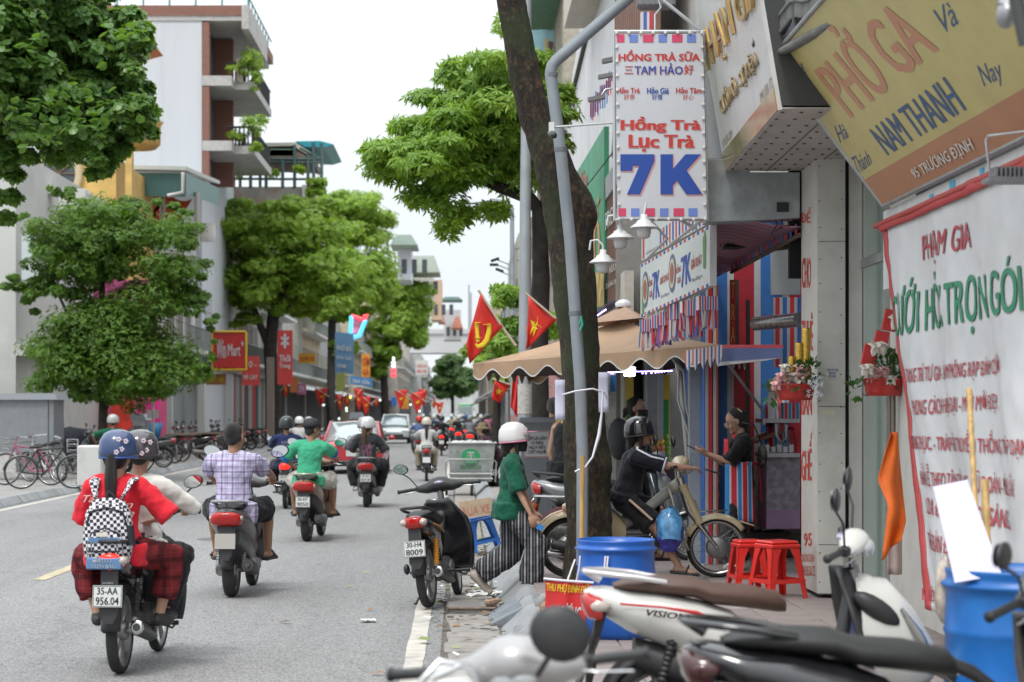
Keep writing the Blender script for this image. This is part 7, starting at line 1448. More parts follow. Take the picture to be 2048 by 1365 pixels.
def hand(m,w,d,side,up,s=1.,curl=.5,grip=False):
 """palm and five bent fingers; w wrist, d direction of the fingers, up the back of the hand"""
 d=V(d).normalized();up=V(up);up=(up-d*up.dot(d)).normalized();x=d.cross(up)*side;w=V(w)
 palm=w+d*.045*s;Rm=mat3(x,d,up);m.ball(palm,(.036*s,.05*s,.017*s),10,6,Rm)
 for i,(off,L)in enumerate(((.028,.062),(.01,.072),(-.009,.067),(-.027,.052))):
  p0=w+d*.075*s+x*off*s;q=d;pts=[w+d*.04*s+x*off*.8*s,p0];dn=-up;c=curl*(2.4 if grip else 1)
  for j,f in enumerate((.45,.32,.23)):
   a=c*(.45+.5*j);q=d*math.cos(a)+dn*math.sin(a);pts.append(pts[-1]+q*L*f*s)
  limb(m,pts,[.009*s,.0095*s,.009*s,.008*s,.007*s],6)
 b0=w+d*.025*s+x*.03*s;t1=(d*.6+x*.75-up*.3).normalized();limb(m,[w+d*.01*s+x*.012*s,b0+t1*.018*s,b0+t1*.04*s+d*.012*s,b0+t1*.045*s+d*.036*s],[.012*s,.012*s,.01*s,.008*s],6)
def person(label,loc,rz,pose,shirt=None,sleeve='short',bottom=None,blen='long',skin=SKIN,hair='short',hairmat=HAIR,helmet=None,capm=None,mask=None,shoes=None,vx=.012,face=True,s=1.,fem=False,loose=1.,hem=.0,wide=1.,group=None,shoe='shoe',collar=None,hscale=1.09):
 """pose: pel, lean (fwd radians), roll, hy (head yaw), hp (head pitch), hands{L,R}, feet{L,R} (ankles), poles, hdir, fdir"""
 P_=dict(lean=.1,roll=0,yaw=0,hy=0,hp=0,epole={-1:(-.6,-.6,-.5),1:(.6,-.6,-.5)},kpole={-1:(-.3,1,.4),1:(.3,1,.4)},hdir=None,hup=None,grip=False,curl=.5,fdir={-1:(0,1,0),1:(0,1,0)});P_.update(pose)
 body=MB();lo_={};pel=V(P_['pel']);R=Matrix.Rotation(P_['yaw'],3,'Z')@Matrix.Rotation(P_['roll'],3,'Y')@Matrix.Rotation(-P_['lean'],3,'X')
 sw=(.165 if fem else .19)*s;tl=.47*s;T=lambda x,y,z:pel+R@V((x*s,y*s,z*s))
 chest=T(0,.0,.30);neck=T(0,-.01,.475);shc=T(0,-.0,.425)
 Rh=Matrix.Rotation(P_['yaw']+P_['hy'],3,'Z')@Matrix.Rotation(-P_['hp'],3,'X');hs=s*hscale
 head=neck+V((0,0,.022*s))+R@V((0,.0,.03*s))+Rh@V((0,.022*hs,.1*hs))
 sec=[(0,0,-.06,.11,.09),(0,0,.0,.155,.105),(0,0,.08,.145,.1),(0,.0,.16,.125,.088),(0,.005,.26,.145,.1),(0,.0,.36,.155,.1),(0,-.005,.42,.12,.08),(0,-.01,.46,.06,.055)]
 if fem:sec=[(a,b,c,d_*(1.02 if c<.1 else .92),e*.95)for a,b,c,d_,e in sec]
 def torso(m,g=0.,z0=-9,z1=9,extra=None):
  pts=[T(a,b,c)for a,b,c,_,_ in sec if z0<=c<=z1];rx=[d_*s+g for _,_,c,d_,_ in sec if z0<=c<=z1];ry=[e*s+g for _,_,c,_,e in sec if z0<=c<=z1]
  xx=R@V((1,0,0));ring_=[]
  for p,a,b in zip(pts,rx,ry):yv=R@V((0,1,0));ring_.append([p+xx*math.cos(t)*a+yv*math.sin(t)*b for t in[j*math.pi/8 for j in range(16)]])
  m.loft(ring_)
 torso(body);limb(body,[T(0,-.005,.42),neck+V((0,0,.07*s))+R@V((0,.01,.03*s))],[.06*s,.05*s],10)
 sh={};el={};wr={};hip={};kn={};an={}
 for k in(-1,1):
  sh[k]=T(k*sw/s,-.005,.405);limb(body,[shc+R@V((k*.08*s,0,0)),sh[k]],[.062*s,.055*s],8)
  el[k],wr[k]=ik(sh[k],P_['hands'][k],.275*s,.245*s,V(P_['epole'][k]))
  f=.85 if fem else 1.
  limb(body,[sh[k],sh[k].lerp(el[k],.5),el[k],el[k].lerp(wr[k],.35),wr[k]],[.052*s*f,.045*s*f,.037*s*f,.038*s*f,.024*s*f],10)
  hd=V(P_['hdir'][k])if P_['hdir']else(wr[k]-el[k]).normalized();hu=V(P_['hup'][k])if P_['hup']else V((0,0,1))if abs(hd.z)<.8 else V((k,0,0))
  hand(body,wr[k],hd,-k,hu,s*1.05,P_['curl'],P_['grip'])
  hip[k]=T(k*.09,.0,-.03);kn[k],an[k]=ik(hip[k],P_['feet'][k],.42*s,.41*s,V(P_['kpole'][k]))
  limb(body,[hip[k],hip[k].lerp(kn[k],.5),kn[k],kn[k].lerp(an[k],.3),an[k].lerp(kn[k],.15),an[k]],[.088*s*f**.5,.074*s,.053*s,.055*s,.036*s,.034*s],12)
  fd=V(P_['fdir'][k]).normalized();sd=fd.cross(V((0,0,1)));hl=an[k]-fd*.03*s-V((0,0,.04*s));toe=an[k]+fd*.15*s-V((0,0,.06*s))
  limb(body,[hl,an[k]+fd*.05*s-V((0,0,.035*s)),toe],[.032*s,.034*s,.024*s],8)
  cap(body,an[k]+fd*.11*s+sd*.02*s-V((0,0,.06*s)),an[k]+fd*.17*s-sd*.015*s-V((0,0,.065*s)),.022*s,.018*s,8)
 H_=lambda x,y,z:head+Rh@V((x*hs,y*hs,z*hs))
 body.ball(H_(0,-.012,.022),(.074*hs,.092*hs,.088*hs),14,9,Rh);body.ball(H_(0,.022,-.045),(.055*hs,.062*hs,.068*hs),12,8,Rh);limb(body,[H_(0,.07,-.085),H_(0,.05,-.075)],[.022*hs,.03*hs],8)
 if vx<.02:
  limb(body,[H_(0,.078,.01),H_(0,.098,-.028)],[.011*hs,.014*hs],6)
  for k in(-1,1):body.ball(H_(k*.076,-.008,-.01),(.012*hs,.018*hs,.03*hs),8,5,Rh);body.ball(H_(k*.04,.062,-.03),.02*hs,8,5)
 root=vox(body,'person',skin,None,vx if vx>.012 else .0105,it=2);root.location=loc;root.rotation_euler.z=rz;tag(root,label,'person',group)
 g=root
 if face and vx<.02:
  m=MB()
  for k in(-1,1):m.ball(H_(k*.03,.077,.008),(.013*hs,.006*hs,.006*hs),8,5,Rh);cap(m,H_(k*.018,.085,.028),H_(k*.048,.074,.03),.0035*hs,.003*hs,5)
  m.build('eyes',EYE_,g)
  if not mask:MB().ball(H_(0,.086,-.052),(.022*hs,.008*hs,.007*hs),8,5,Rh).build('lips',LIP,g)
 if mask:
  m=MB();m.sheet(lambda u,v:H_(math.sin((u-.5)*2.5)*.068,-.0+math.cos((u-.5)*2.5)*.098+.012*math.cos((u-.5)*3)*(1-abs(v-.6)*1.5),-.105+.095*v),12,6,.004);m.build('face_mask',mask,g)
  m=MB()
  for k in(-1,1):m.tube([H_(k*.066,.028,-.03),H_(k*.083,-.01,.0)],.003,4)
  m.build('mask_strap',mask,g)
 if shirt:
  m=MB();G=.02*s*loose;torso(m,G)
  if hem:
   pts=[T(0,-.0,-hem),T(0,0,-hem*.6),T(0,0,.03)];xx=R@V((1,0,0));yy=R@V((0,1,0));m.loft([[p+xx*math.cos(t)*(.19*s+G)+yy*math.sin(t)*(.145*s+G*1.2)for t in[j*math.pi/8 for j in range(16)]]for p in pts])
  for k in(-1,1):
   if sleeve=='none':limb(m,[shc+R@V((k*.05*s,0,0)),sh[k].lerp(shc,.35)],[.06*s+G*.5,.05*s],8);continue
   limb(m,[shc+R@V((k*.06*s,0,0)),sh[k]],[.07*s+G*.6,.062*s+G*.5],10);q={'short':.72,'half':1.0,'long':2.0}[sleeve]
   if q<=1:e=sh[k].lerp(el[k],q);m.tube([sh[k]+(sh[k]-e)*.0,sh[k].lerp(e,.5),e],[.06*s+G*.5,.06*s+G*.8,.060*s+G*.9],14)
   else:limb(m,[sh[k],sh[k].lerp(el[k],.5),el[k],wr[k].lerp(el[k],.08)],[.06*s+G*.5,.055*s+G*.6,.047*s+G*.5,.034*s+G*.4],12)
  vox(m,'shirt',shirt,g,max(vx,.012),fold=.036 if vx<.02 else 0,fs=.085,it=3)
  if collar:MB().lathe([(.062*s,-.012*s),(.066*s,.02*s),(.06*s,.022*s),(.056*s,-.012*s)],18,neck-R@V((0,0,.006)),(neck-shc)).build('collar',collar,g)
 if bottom:
  m=MB();G=.018*s;torso(m,G*.9,-9,.1)
  for k in(-1,1):
   m.ball(hip[k],.092*s+G*.5,12,7)
   if blen=='shorts':e=hip[k].lerp(kn[k],.86);m.tube([hip[k],hip[k].lerp(e,.5),e],[.095*s+G,.09*s+G*1.2,.084*s+G*wide*1.3],14)
   else:
    w_=wide;e=an[k].lerp(kn[k],.06 if blen=='long' else .3)
    limb(m,[hip[k],hip[k].lerp(kn[k],.5),kn[k]],[.095*s+G,.08*s+G*w_,.06*s+G*w_*1.4],12);m.tube([kn[k].lerp(hip[k],.1),kn[k],kn[k].lerp(e,.5),e],[.062*s+G*w_*1.4,.062*s+G*w_*1.4,.058*s+G*w_*1.7,.045*s+G*w_*2.1],14)
  vox(m,'shorts' if blen=='shorts' else 'trousers',bottom,g,max(vx,.012),fold=.045 if vx<.02 else 0,fs=.1,it=3)
 if shoes:
  for k in(-1,1):
   m=MB();fd=V(P_['fdir'][k]).normalized();sd=fd.cross(V((0,0,1)));up=sd.cross(fd);a=an[k]-V((0,0,.055*s))
   if shoe=='sandal':
    m.loft([[a+fd*y*s+sd*math.copysign(w_,c)*s*abs(c)**.6+V((0,0,-.012+.014*math.copysign(1,q)))for c,q in((1,-1),(1,1),(-1,1),(-1,-1))]for y,w_ in((-.08,.03),(-.04,.04),(.05,.042),(.12,.05),(.18,.04),(.2,.025))]);m.tube([a+fd*.07*s+sd*.05*s,a+fd*.1*s+V((0,0,.055*s)),a+fd*.07*s-sd*.05*s],.022*s,8,ry=.006,up=V(fd))
    m.build('sandal',shoes,g)
   else:
    limb(m,[a-fd*.04*s+V((0,0,.02)),a+fd*.03*s+V((0,0,.025)),a+fd*.1*s+V((0,0,.006)),a+fd*.16*s],[.042*s,.046*s,.042*s,.034*s],10);m.ball(a+fd*.0*s+V((0,0,.04*s)),.045*s,10,6);m.build('shoe',shoes,g)
 if hair:
  m=MB();m.ball(H_(0,-.036,.034),(.082*hs,.09*hs,.09*hs),16,10,Rh);m.ball(H_(0,-.045,-.02),(.078*hs,.06*hs,.085*hs),14,8,Rh)
  if hair=='short':m=MB();m.ball(H_(0,-.032,.038),(.077*hs,.086*hs,.083*hs),16,10,Rh);m.ball(H_(0,-.055,-.01),(.07*hs,.045*hs,.07*hs),12,8,Rh);[m.ball(H_(k*.06,-.03,-.0),(.02*hs,.05*hs,.05*hs),8,6,Rh)for k in(-1,1)]
  if hair in('pony','long','highpony'):
   z0=.05 if hair=='highpony' else-.02;b0=H_(0,-.1,z0);dn=V((0,0,-1));bk=Rh@V((0,-1,0));L=(.46 if hair!='highpony' else .56)*hs
   limb(m,[H_(0,-.08,z0),b0+bk*.02*hs,b0+bk*.035*hs+dn*L*.3,b0+bk*.03*hs+dn*L*.65,b0+bk*.0*hs+dn*L],[.03*hs,.034*hs,.042*hs,.036*hs,.014*hs]if hair!='long' else[.05*hs,.06*hs,.07*hs,.06*hs,.03*hs],10)
  if hair=='bob':
   for k in(-1,1):limb(m,[H_(k*.06,-.0,.04),H_(k*.08,.012,-.04),H_(k*.075,.02,-.14)],[.03*hs,.028*hs,.014*hs],8)
   limb(m,[H_(0,-.07,.0),H_(0,-.075,-.12)],[.06*hs,.05*hs],10)
  if hair=='bun':limb(m,[H_(0,-.09,.0),H_(0,-.14,-.02),H_(0,-.16,-.09)],[.03*hs,.035*hs,.015*hs],8)
  vox(m,'hair',hairmat,g,max(vx*.9,.011),it=2)
 if helmet:
  hm,rim,visor=helmet if isinstance(helmet,tuple)else(helmet,BLK,None)
  m=MB();k_=1.0;n=22
  pr=[(.0,.125),(.045,.12),(.085,.098),(.112,.055),(.121,.0),(.122,-.03),(.119,-.05),(.11,-.05),(.108,-.0),(.1,.04),(.0,.1)];ax=Rh@V((0,-.12,1)).normalized()
  m.lathe([(r_*hs,h*hs)for r_,h in pr],n,H_(0,-.012,.03),ax);c=H_(0,-.012,.03);yy=Rh@V((0,1,0));m.v=[tuple(V(v)+yy*((V(v)-c).dot(yy)*.12))for v in m.v]
  hl_=m.build('helmet',hm,g)
  m=MB();m.lathe([(.119*hs,-.044*hs),(.124*hs,-.05*hs),(.121*hs,-.058*hs),(.112*hs,-.052*hs)],n,c,ax);m.v=[tuple(V(v)+yy*((V(v)-c).dot(yy)*.12))for v in m.v];m.build('helmet_rim',rim,hl_)
  if visor:
   m=MB();m.sheet(lambda u,v:c+Rh@V((math.sin((u-.5)*2.1)*(.125+v*.02)*hs,(math.cos((u-.5)*2.1)*.138+v*.075*math.cos((u-.5)*2.6))*hs,(.035+.012*v*math.cos((u-.5)*3))*hs)),12,3,.004);m.build('helmet_visor',visor,hl_)
  m=MB()
  for k in(-1,1):m.tube([H_(k*.1,-.03,-.01),H_(k*.082,.0,-.07),H_(k*.03,.035,-.125),H_(0,.03,-.13)],.006,4)
  m.build('chin_strap',MASK,g)
 if capm:
  m=MB();c=H_(0,-.015,.035);m.lathe([(0,.1*hs),(.05*hs,.094*hs),(.085*hs,.065*hs),(.098*hs,.02*hs),(.099*hs,-.012*hs),(.09*hs,-.012*hs)],18,c,Rh@V((0,0,1)));m.v=[tuple(V(v)+(Rh@V((0,1,0)))*((V(v)-c).dot(Rh@V((0,1,0)))*.14))for v in m.v]
  m.sheet(lambda u,v:c+Rh@V((math.sin((u-.5)*1.9)*.09*hs,(math.cos((u-.5)*1.9)*.1+v*.085*math.cos((u-.5)*2))*hs,(.0-.012*v)*hs)),10,3,.004);m.build('cap',capm,g)
 g['_j']=0;root_j[root.name]=dict(sh=sh,el=el,wr=wr,hip=hip,kn=kn,an=an,head=head,Rh=Rh,R=R,T=T,H_=H_);del g['_j']
 return root
root_j={}
def ride(kind='scooter',lean=.12,x=0.,y=.22,**k):
 """seated behind the handlebar of a bike whose origin is the rear wheel contact"""
 sct=kind=='scooter';hy=.9 if sct else .88;z=.84 if sct else .83;wdt=k.pop('wdt',.3 if sct else .28)
 fy,fz=(.62,.385)if sct else(.62,.36);p=dict(pel=(x,y,z),lean=lean,hands={-1:(-.3,hy-.13,1.06),1:(.3,hy-.13,1.06)},hdir={-1:(.25,1,-.15),1:(-.25,1,-.15)},hup={-1:(0,.2,1),1:(0,.2,1)},grip=True,curl=.6,epole={-1:(-1,-.4,-.5),1:(1,-.4,-.5)},feet={-1:(-wdt*.62,fy,fz),1:(wdt*.62,fy,fz)},kpole={-1:(-.55,1,.7),1:(.55,1,.7)},fdir={-1:(-.2,1,0),1:(.2,1,0)});p.update(k);return p
def pillion(kind='scooter',**k):
 p=dict(pel=(0,-.06,.86 if kind!='scooter' else .88),lean=.05,hands={-1:(-.13,.22,1.0),1:(.2,.22,.99)},feet={-1:(-.21,.26,.36),1:(.21,.26,.36)},kpole={-1:(-.7,1,.3),1:(.7,1,.3)},epole={-1:(-1,-.6,-.4),1:(1,-.6,-.4)},fdir={-1:(-.25,1,0),1:(.25,1,0)});p.update(k);return p
 #  NEAR TRAFFIC AND PEOPLE
def at(px,py,z=0.):d=(EYE-z)*FPX/(py-825);return V(((px-920)*d/FPX,d,z))
def local(o):return lambda v:v
HALF=math.pi/2
def checker_mat():
 m=M('backpack_check',(.6,.6,.6),.8);n=m.node_tree.nodes;l=m.node_tree.links;tc=n.new('ShaderNodeTexCoord');ck=n.new('ShaderNodeTexChecker');ck.inputs['Scale'].default_value=46
 ck.inputs['Color1'].default_value=(.62,.6,.62,1);ck.inputs['Color2'].default_value=(.015,.015,.03,1);mp=n.new('ShaderNodeMapping');mp.inputs['Rotation'].default_value=(0,.12,0);mp.inputs['Scale'].default_value=(1,.55,1);mp.inputs['Location'].default_value=(.013,.0073,.009);l.new(tc.outputs['Object'],mp.inputs['Vector']);l.new(mp.outputs['Vector'],ck.inputs['Vector']);l.new(ck.outputs['Color'],n['Principled BSDF'].inputs['Base Color']);return m
def plaid_mat(name,base,lines,cell=.1):
 m=M(name,base,.85,spec=.2);n=m.node_tree.nodes;l=m.node_tree.links;tc=n.new('ShaderNodeTexCoord');sp=n.new('ShaderNodeSeparateXYZ');l.new(tc.outputs['Object'],sp.inputs['Vector']);cur=None
 for ax in('X','Z'):
  for off,w,col,k in lines:
   a=n.new('ShaderNodeMath');a.operation='ADD';a.inputs[1].default_value=off;l.new(sp.outputs[ax],a.inputs[0])
   b=n.new('ShaderNodeMath');b.operation='WRAP';b.inputs[1].default_value=cell;b.inputs[2].default_value=0;l.new(a.outputs[0],b.inputs[0])
   c=n.new('ShaderNodeMath');c.operation='LESS_THAN';c.inputs[1].default_value=w;l.new(b.outputs[0],c.inputs[0])
   e=n.new('ShaderNodeMath');e.operation='MULTIPLY';e.inputs[1].default_value=k;l.new(c.outputs[0],e.inputs[0])
   x=n.new('ShaderNodeMixRGB');x.inputs['Color1'].default_value=(*base,1);x.inputs['Color2'].default_value=(*col,1);l.new(e.outputs[0],x.inputs['Fac'])
   if cur:l.new(cur,x.inputs['Color1'])
   cur=x.outputs['Color']
 l.new(cur,n['Principled BSDF'].inputs['Base Color']);return m
PLAID=plaid_mat('plaid_shirt',(.5,.46,.62),[(0,.017,(.12,.06,.16),.55),(.045,.004,(.03,.04,.1),.7),(.058,.004,(.03,.04,.1),.7),(.071,.003,(.03,.04,.1),.5)],.105)
TARTAN=plaid_mat('tartan_trousers',(.16,.018,.022),[(0,.03,(.03,.008,.01),.6),(.06,.004,(.3,.15,.14),.2)],.12)
def sit(p,bk,rz=None):p.location=bk.location;p.rotation_euler=bk.rotation_euler;return p
# --- red shirt pillion and white shirt driver
b1=bike('underbone',at(240,1347),-.05,'dark motorbike with lit tail light carrying the red shirted girl and a driver',body=M('dark_grey_paint',(.03,.032,.036),.25,coat=.4,dirt=.2),tail2=GLB,plate='35-AA|956.04',lit=True,rail=BLK,spring=BLK,alloy=True)
text('HONDA',(0,-.352,.625),(1,0,0),(0,0,1),.07,.012,M('tarp_white'),b1,bold=.02)
text('Future',(.1315,.15,.66),(0,1,-.2),(0,0,1),.16,.04,M('tarp_white'),b1,shear=.3,lift=.006)
dr=sit(person('driver in a white long sleeved shirt and dark printed helmet behind the red shirted girl',(0,0,0),0,ride('underbone',y=.36,lean=.16,x=.04),cloth('white_shirt',(.62,.6,.56)),'long',cloth('black_trousers',(.02,.02,.022)),'long',hair='short',helmet=(M('helmet_dark',(.05,.045,.055),.2,coat=.6),BLK,None),shoes=BLK,hem=.1,fem=True,face=False,s=.97,group='people riding motorbikes'),b1)
pr=person('girl in a red t-shirt with long black ponytail, navy helmet and checked backpack',(0,0,0),0,pillion('underbone',pel=(-.02,-.02,.83),hands={-1:(-.12,.3,.98),1:(.19,.2,1.0)},hy=-.15,hp=.1),cloth('red_tshirt',(.62,.02,.035)),'half',TARTAN,'crop',hair='pony',helmet=(M('helmet_navy',(.02,.045,.13),.25,coat=.5,var=.1),M('helmet_rim_blue',(.03,.08,.28),.4),None),shoes=M('clog_black',(.03,.028,.03),.6),shoe='shoe',hem=.12,fem=True,loose=1.25,wide=1.3,face=False,s=.97,group='people riding motorbikes');sit(pr,b1)
j=root_j[pr.name];T=j['T']
WTX=cloth('shirt_script',(.62,.5,.45))
for s_,(x,z,w)in(('T…',(-.16,.33,.07)),('in',(.1,.29,.08)),('ge',(.11,.22,.08))):text(s_.replace('…','a'),T(x,-.138,z),(1,0,0),(0,0,1),w,.045,WTX,pr,shear=.4)
bp=empty('backpack',b1.location,-.05,'black and white checked backpack with a blue band worn by the red shirted girl','backpack');CK=checker_mat();NB=M('backpack_black',(.012,.012,.02),.7);BT=M('backpack_blue',(.1,.2,.36),.7)
def ba(x,y,z):return T(x,y,z)
m=MB()
secs=[]
for z,w,d_ in((-.12,.1,.05),(-.09,.145,.075),(.0,.165,.085),(.12,.165,.085),(.24,.15,.07),(.31,.11,.05),(.335,.05,.03)):
 secs.append([ba(math.copysign(abs(math.cos(a))**.6,math.cos(a))*w-.01,-.2+math.copysign(abs(math.sin(a))**.6,math.sin(a))*d_,z)for a in[k*math.pi/10 for k in range(20)]])
m.loft(secs);m.build('bag',CK,bp)
m=MB();secs=[]
for z,w,d_ in((-.1,.09,.02),(-.07,.115,.035),(.04,.12,.038),(.1,.1,.03),(.12,.06,.01)):secs.append([ba(math.copysign(abs(math.cos(a))**.6,math.cos(a))*w-.01,-.29+math.sin(a)*d_,z)for a in[k*math.pi/8 for k in range(16)]])
m.loft(secs);m.build('front_pocket',CK,bp)
m=MB();m.tube([ba(-.11,-.29,.0),ba(-.1,-.31,.1),ba(-.01,-.32,.135),ba(.08,-.31,.1),ba(.1,-.29,.0)],.006,5);m.tube([ba(-.14,-.27,.15),ba(-.12,-.27,.24),ba(-.01,-.27,.27),ba(.1,-.27,.24),ba(.13,-.27,.15)],.007,5);m.tube([ba(-.12,-.33,-.02),ba(.1,-.33,-.02)],.006,5)
m.tube([ba(.14,-.24,.15),ba(.155,-.24,.02)],.03,8);m.build('zips_and_pocket',NB,bp)
m=MB();m.box(ba(-.01,-.325,.055),(.2,.012,.03));m.build('blue_flap',BT,bp);m=MB();m.box(ba(-.01,-.3,-.1),(.23,.07,.075));bnd=m.build('blue_band',BT,bp,bevel=.01)
text('HELLO\nTEEN BAG',ba(-.01,-.342,-.1),(1,0,0),(0,0,1),.16,.06,M('band_print',(.5,.55,.6),.6),bp,bold=.015)
m=MB();m.box(ba(-.02,-.33,.09),(.07,.008,.025));m.build('label_patch',M('patch_white',(.6,.55,.5),.6),bp)
m=MB()
for k in(-1,1):m.tube([ba(k*.09-.01,-.2,.33),ba(k*.125,-.135,.44),ba(k*.13,-.03,.475),ba(k*.135,.09,.42),ba(k*.14,.15,.3)],.035,8,ry=.009,up=V((0,.6,1)))
m.build('straps',CK,bp);m=MB();m.tube([ba(.15,-.1,.05),ba(.17,.02,.0),ba(.165,.08,.1)],.014,6,ry=.003);m.tube([ba(-.03,-.2,.34),ba(-.01,-.2,.38),ba(.03,-.2,.34)],.008,5);m.build('webbing',NB,bp)
for p_,seed in((pr,1),(dr,2)):
 H_=root_j[p_.name]['H_'];rr=random.Random(seed)
 m=MB()
 for a,h in((-.55,.0),(-.4,.06),(-.75,.05),(-.3,-.02)):
  for q in range(5):
   c=H_(math.sin(-a)*.126,-.015-math.cos(a)*.128,h+.02);m.ball(c+V((math.cos(q*1.256)*.011,0,math.sin(q*1.256)*.011)),(.008,.005,.008),6,4)
 m.build('printed_blossoms',M('blossom_print',(.6,.5,.55),.5),p_)
 # --- plaid shirt man
GRS=M('grey_scooter_paint',(.075,.075,.075),.35,coat=.3,dirt=.4,ds=7,dcol=(.14,.13,.12))
b2=bike('scooter',at(463,1194),-.05,'worn grey scooter with blank weathered plate ridden by the man in the plaid shirt',body=GRS,plate='',plate_blank=True,rail=M('rail_grey2',(.3,.31,.31),.45,.3,dirt=.3),under=GRS,deep=True,spring=ALU,ms=1.5)
PINKG=M('mirror_reflection',(.5,.4,.35),.06,.9)
pm=sit(person('bareheaded man with short black hair in a lilac plaid shirt and black shorts',(0,0,0),0,ride('scooter',y=.12,lean=.03,hy=-.45,wdt=.4,hands={-1:(-.33,.72,1.06),1:(.33,.72,1.06)}),PLAID,'short',cloth('black_shorts',(.014,.014,.016)),'shorts',skin=SKIN2,hair='short',hem=.16,loose=1.4,wide=1.8,s=1.03,collar=PLAID,group='people riding motorbikes',shoes=M('clog_black'),shoe='sandal'),b2)
# --- green shirt man
BRZ=M('bronze_paint',(.2,.125,.075),.28,.5,coat=.5,dirt=.15)
b3=bike('scooter',at(614,1083),-.08,'bronze brown scooter ridden by the man in the green t-shirt',body=BRZ,plate='30-H7|9050',rail=M('rail_champagne',(.38,.36,.3),.3,.6),under=BLK,deep=True,ms=1.4)
g3=sit(person('man in a green t-shirt, beige shorts and black cap turning his head right',(0,0,0),0,ride('scooter',y=.14,lean=.1,roll=.05,hy=-.9,wdt=.42,hands={-1:(-.26,.5,.98),1:(.32,.74,1.08)},epole={-1:(-1,-.8,.1),1:(1,.1,-.2)}),cloth('green_tshirt',(.05,.34,.19)),'short',cloth('beige_shorts',(.45,.43,.38)),'shorts',skin=SKIN2,hair='short',capm=M('cap_black',(.015,.015,.018),.7),hem=.1,s=1.03,loose=1.2,wide=1.6,shoes=M('clog_black'),shoe='sandal',group='people riding motorbikes'),b3)
j=root_j[g3.name]
for k in(-1,1):
 a,e=j['sh'][k],j['el'][k]
 m=MB();m.tube([a.lerp(e,.62),a.lerp(e,.95)],[.078,.08],14);m.build('blue_sleeve_band',cloth('sleeve_blue',(.02,.13,.33)),g3);m=MB();m.tube([a.lerp(e,.56),a.lerp(e,.63)],[.0785,.079],14);m.build('yellow_sleeve_stripe',cloth('sleeve_yellow',(.5,.5,.06)),g3)
text('3.5 Vx',(.199,.1,.7),(0,1,-.1),(0,0,1),.12,.025,CHR,b3,bold=.02,lift=.004)
# --- baseball shirt pillion and her driver
b4=bike('scooter',at(733,1015),.0,'dark grey scooter carrying the girl in the black baseball shirt',body=M('graphite_paint',(.07,.075,.075),.3,coat=.4),plate='29-N1|054.28',rail=M('rail_grey2'),deep=True,under=GRS,lod=1)
d4=sit(person('driver in grey hidden in front of the girl with the white helmet',(0,0,0),0,ride('scooter',y=.34,x=-.06,lean=.15,wdt=.34),cloth('grey_jacket',(.2,.2,.21)),'long',cloth('black_trousers'),vx=.018,helmet=(M('helmet_grey',(.3,.3,.3),.3),BLK,None),shoes=M('sneaker_white',(.55,.53,.5),.7),face=False,group='people riding motorbikes'),b4)
g4=sit(person('girl with brown ponytail, white helmet and black shirt with a pink monogram',(0,0,0),0,pillion('scooter',pel=(.02,-.04,.84),hy=-.5),cloth('charcoal_shirt',(.035,.035,.04)),'half',cloth('black_trousers'),hair='pony',hairmat=HAIRB,helmet=(M('helmet_white',(.58,.58,.58),.25,coat=.5),M('helmet_rim_grey',(.3,.3,.3),.4),None),shoes=M('sneaker_white'),vx=.014,fem=True,hem=.1,loose=1.5,wide=1.4,face=False,group='people riding motorbikes'),b4)
PKT=cloth('monogram_pink',(.6,.3,.42));q=root_j[g4.name]['T']
text('N',q(-.005,-.175,.16),(.98,0,.2),(-.1,0,1),.15,.27,PKT,g4,bold=.03);text('Y',q(.03,-.178,.15),(1,0,-.1),(.15,0,1),.15,.27,PKT,g4,bold=.03)
# --- navy shirt rider
b5=bike('underbone',at(571,1018),.02,'silver engined motorbike with lit tail light ridden by the man in the navy shirt',body=M('dark_grey_paint'),tail2=GLB,plate='30-F2|415',lit=True,lod=1)
g5=sit(person('man in a navy t-shirt with white print and a dark striped helmet',(0,0,0),0,ride('underbone',y=.2,lean=.12),cloth('navy_tshirt',(.016,.025,.085)),'half',cloth('black_trousers'),skin=SKIN2,helmet=(stripe_mat('helmet_stripe',[(.03,.04,.04),(.4,.38,.3),(.03,.04,.04)],[.21,.07,.22],'X',rough=.25),BLK,None),vx=.016,face=False,hem=.12,loose=1.4,shoes=BLK,group='people riding motorbikes',s=1.03),b5)
q=root_j[g5.name]['T']
for i,s_ in enumerate(('Quy','Chap','tau','VN')):text(s_,q(.02+.02*(i%2),-.175,.32-i*.07),(1,0,0),(0,0,1),.2-.03*i,.055,cloth('print_white',(.5,.5,.55)),g5,shear=.4,bold=.015)
# --- parked black motorbike at the kerb
b6=bike('underbone',at(858,1218)+V((0,0,.01)),-.2,'black motorbike parked at the kerb with orange rear springs and one mirror',body=GLB,tail2=GLB,plate='30-H4|8009',spring=ORS,lean=-.09,stand=True,mirrors=(1,0),accent=M('stripe_orange',(.5,.25,.05),.4),mglass=M('cracked_mirror',(.2,.26,.22),.08,.8,var=.9,vs=90),steer=.12,shield=GLB)
m=MB();m.ball((-.24,.3,.33),(.03,.04,.05),8,6);m.build('rear_footrest',BLK,b6)
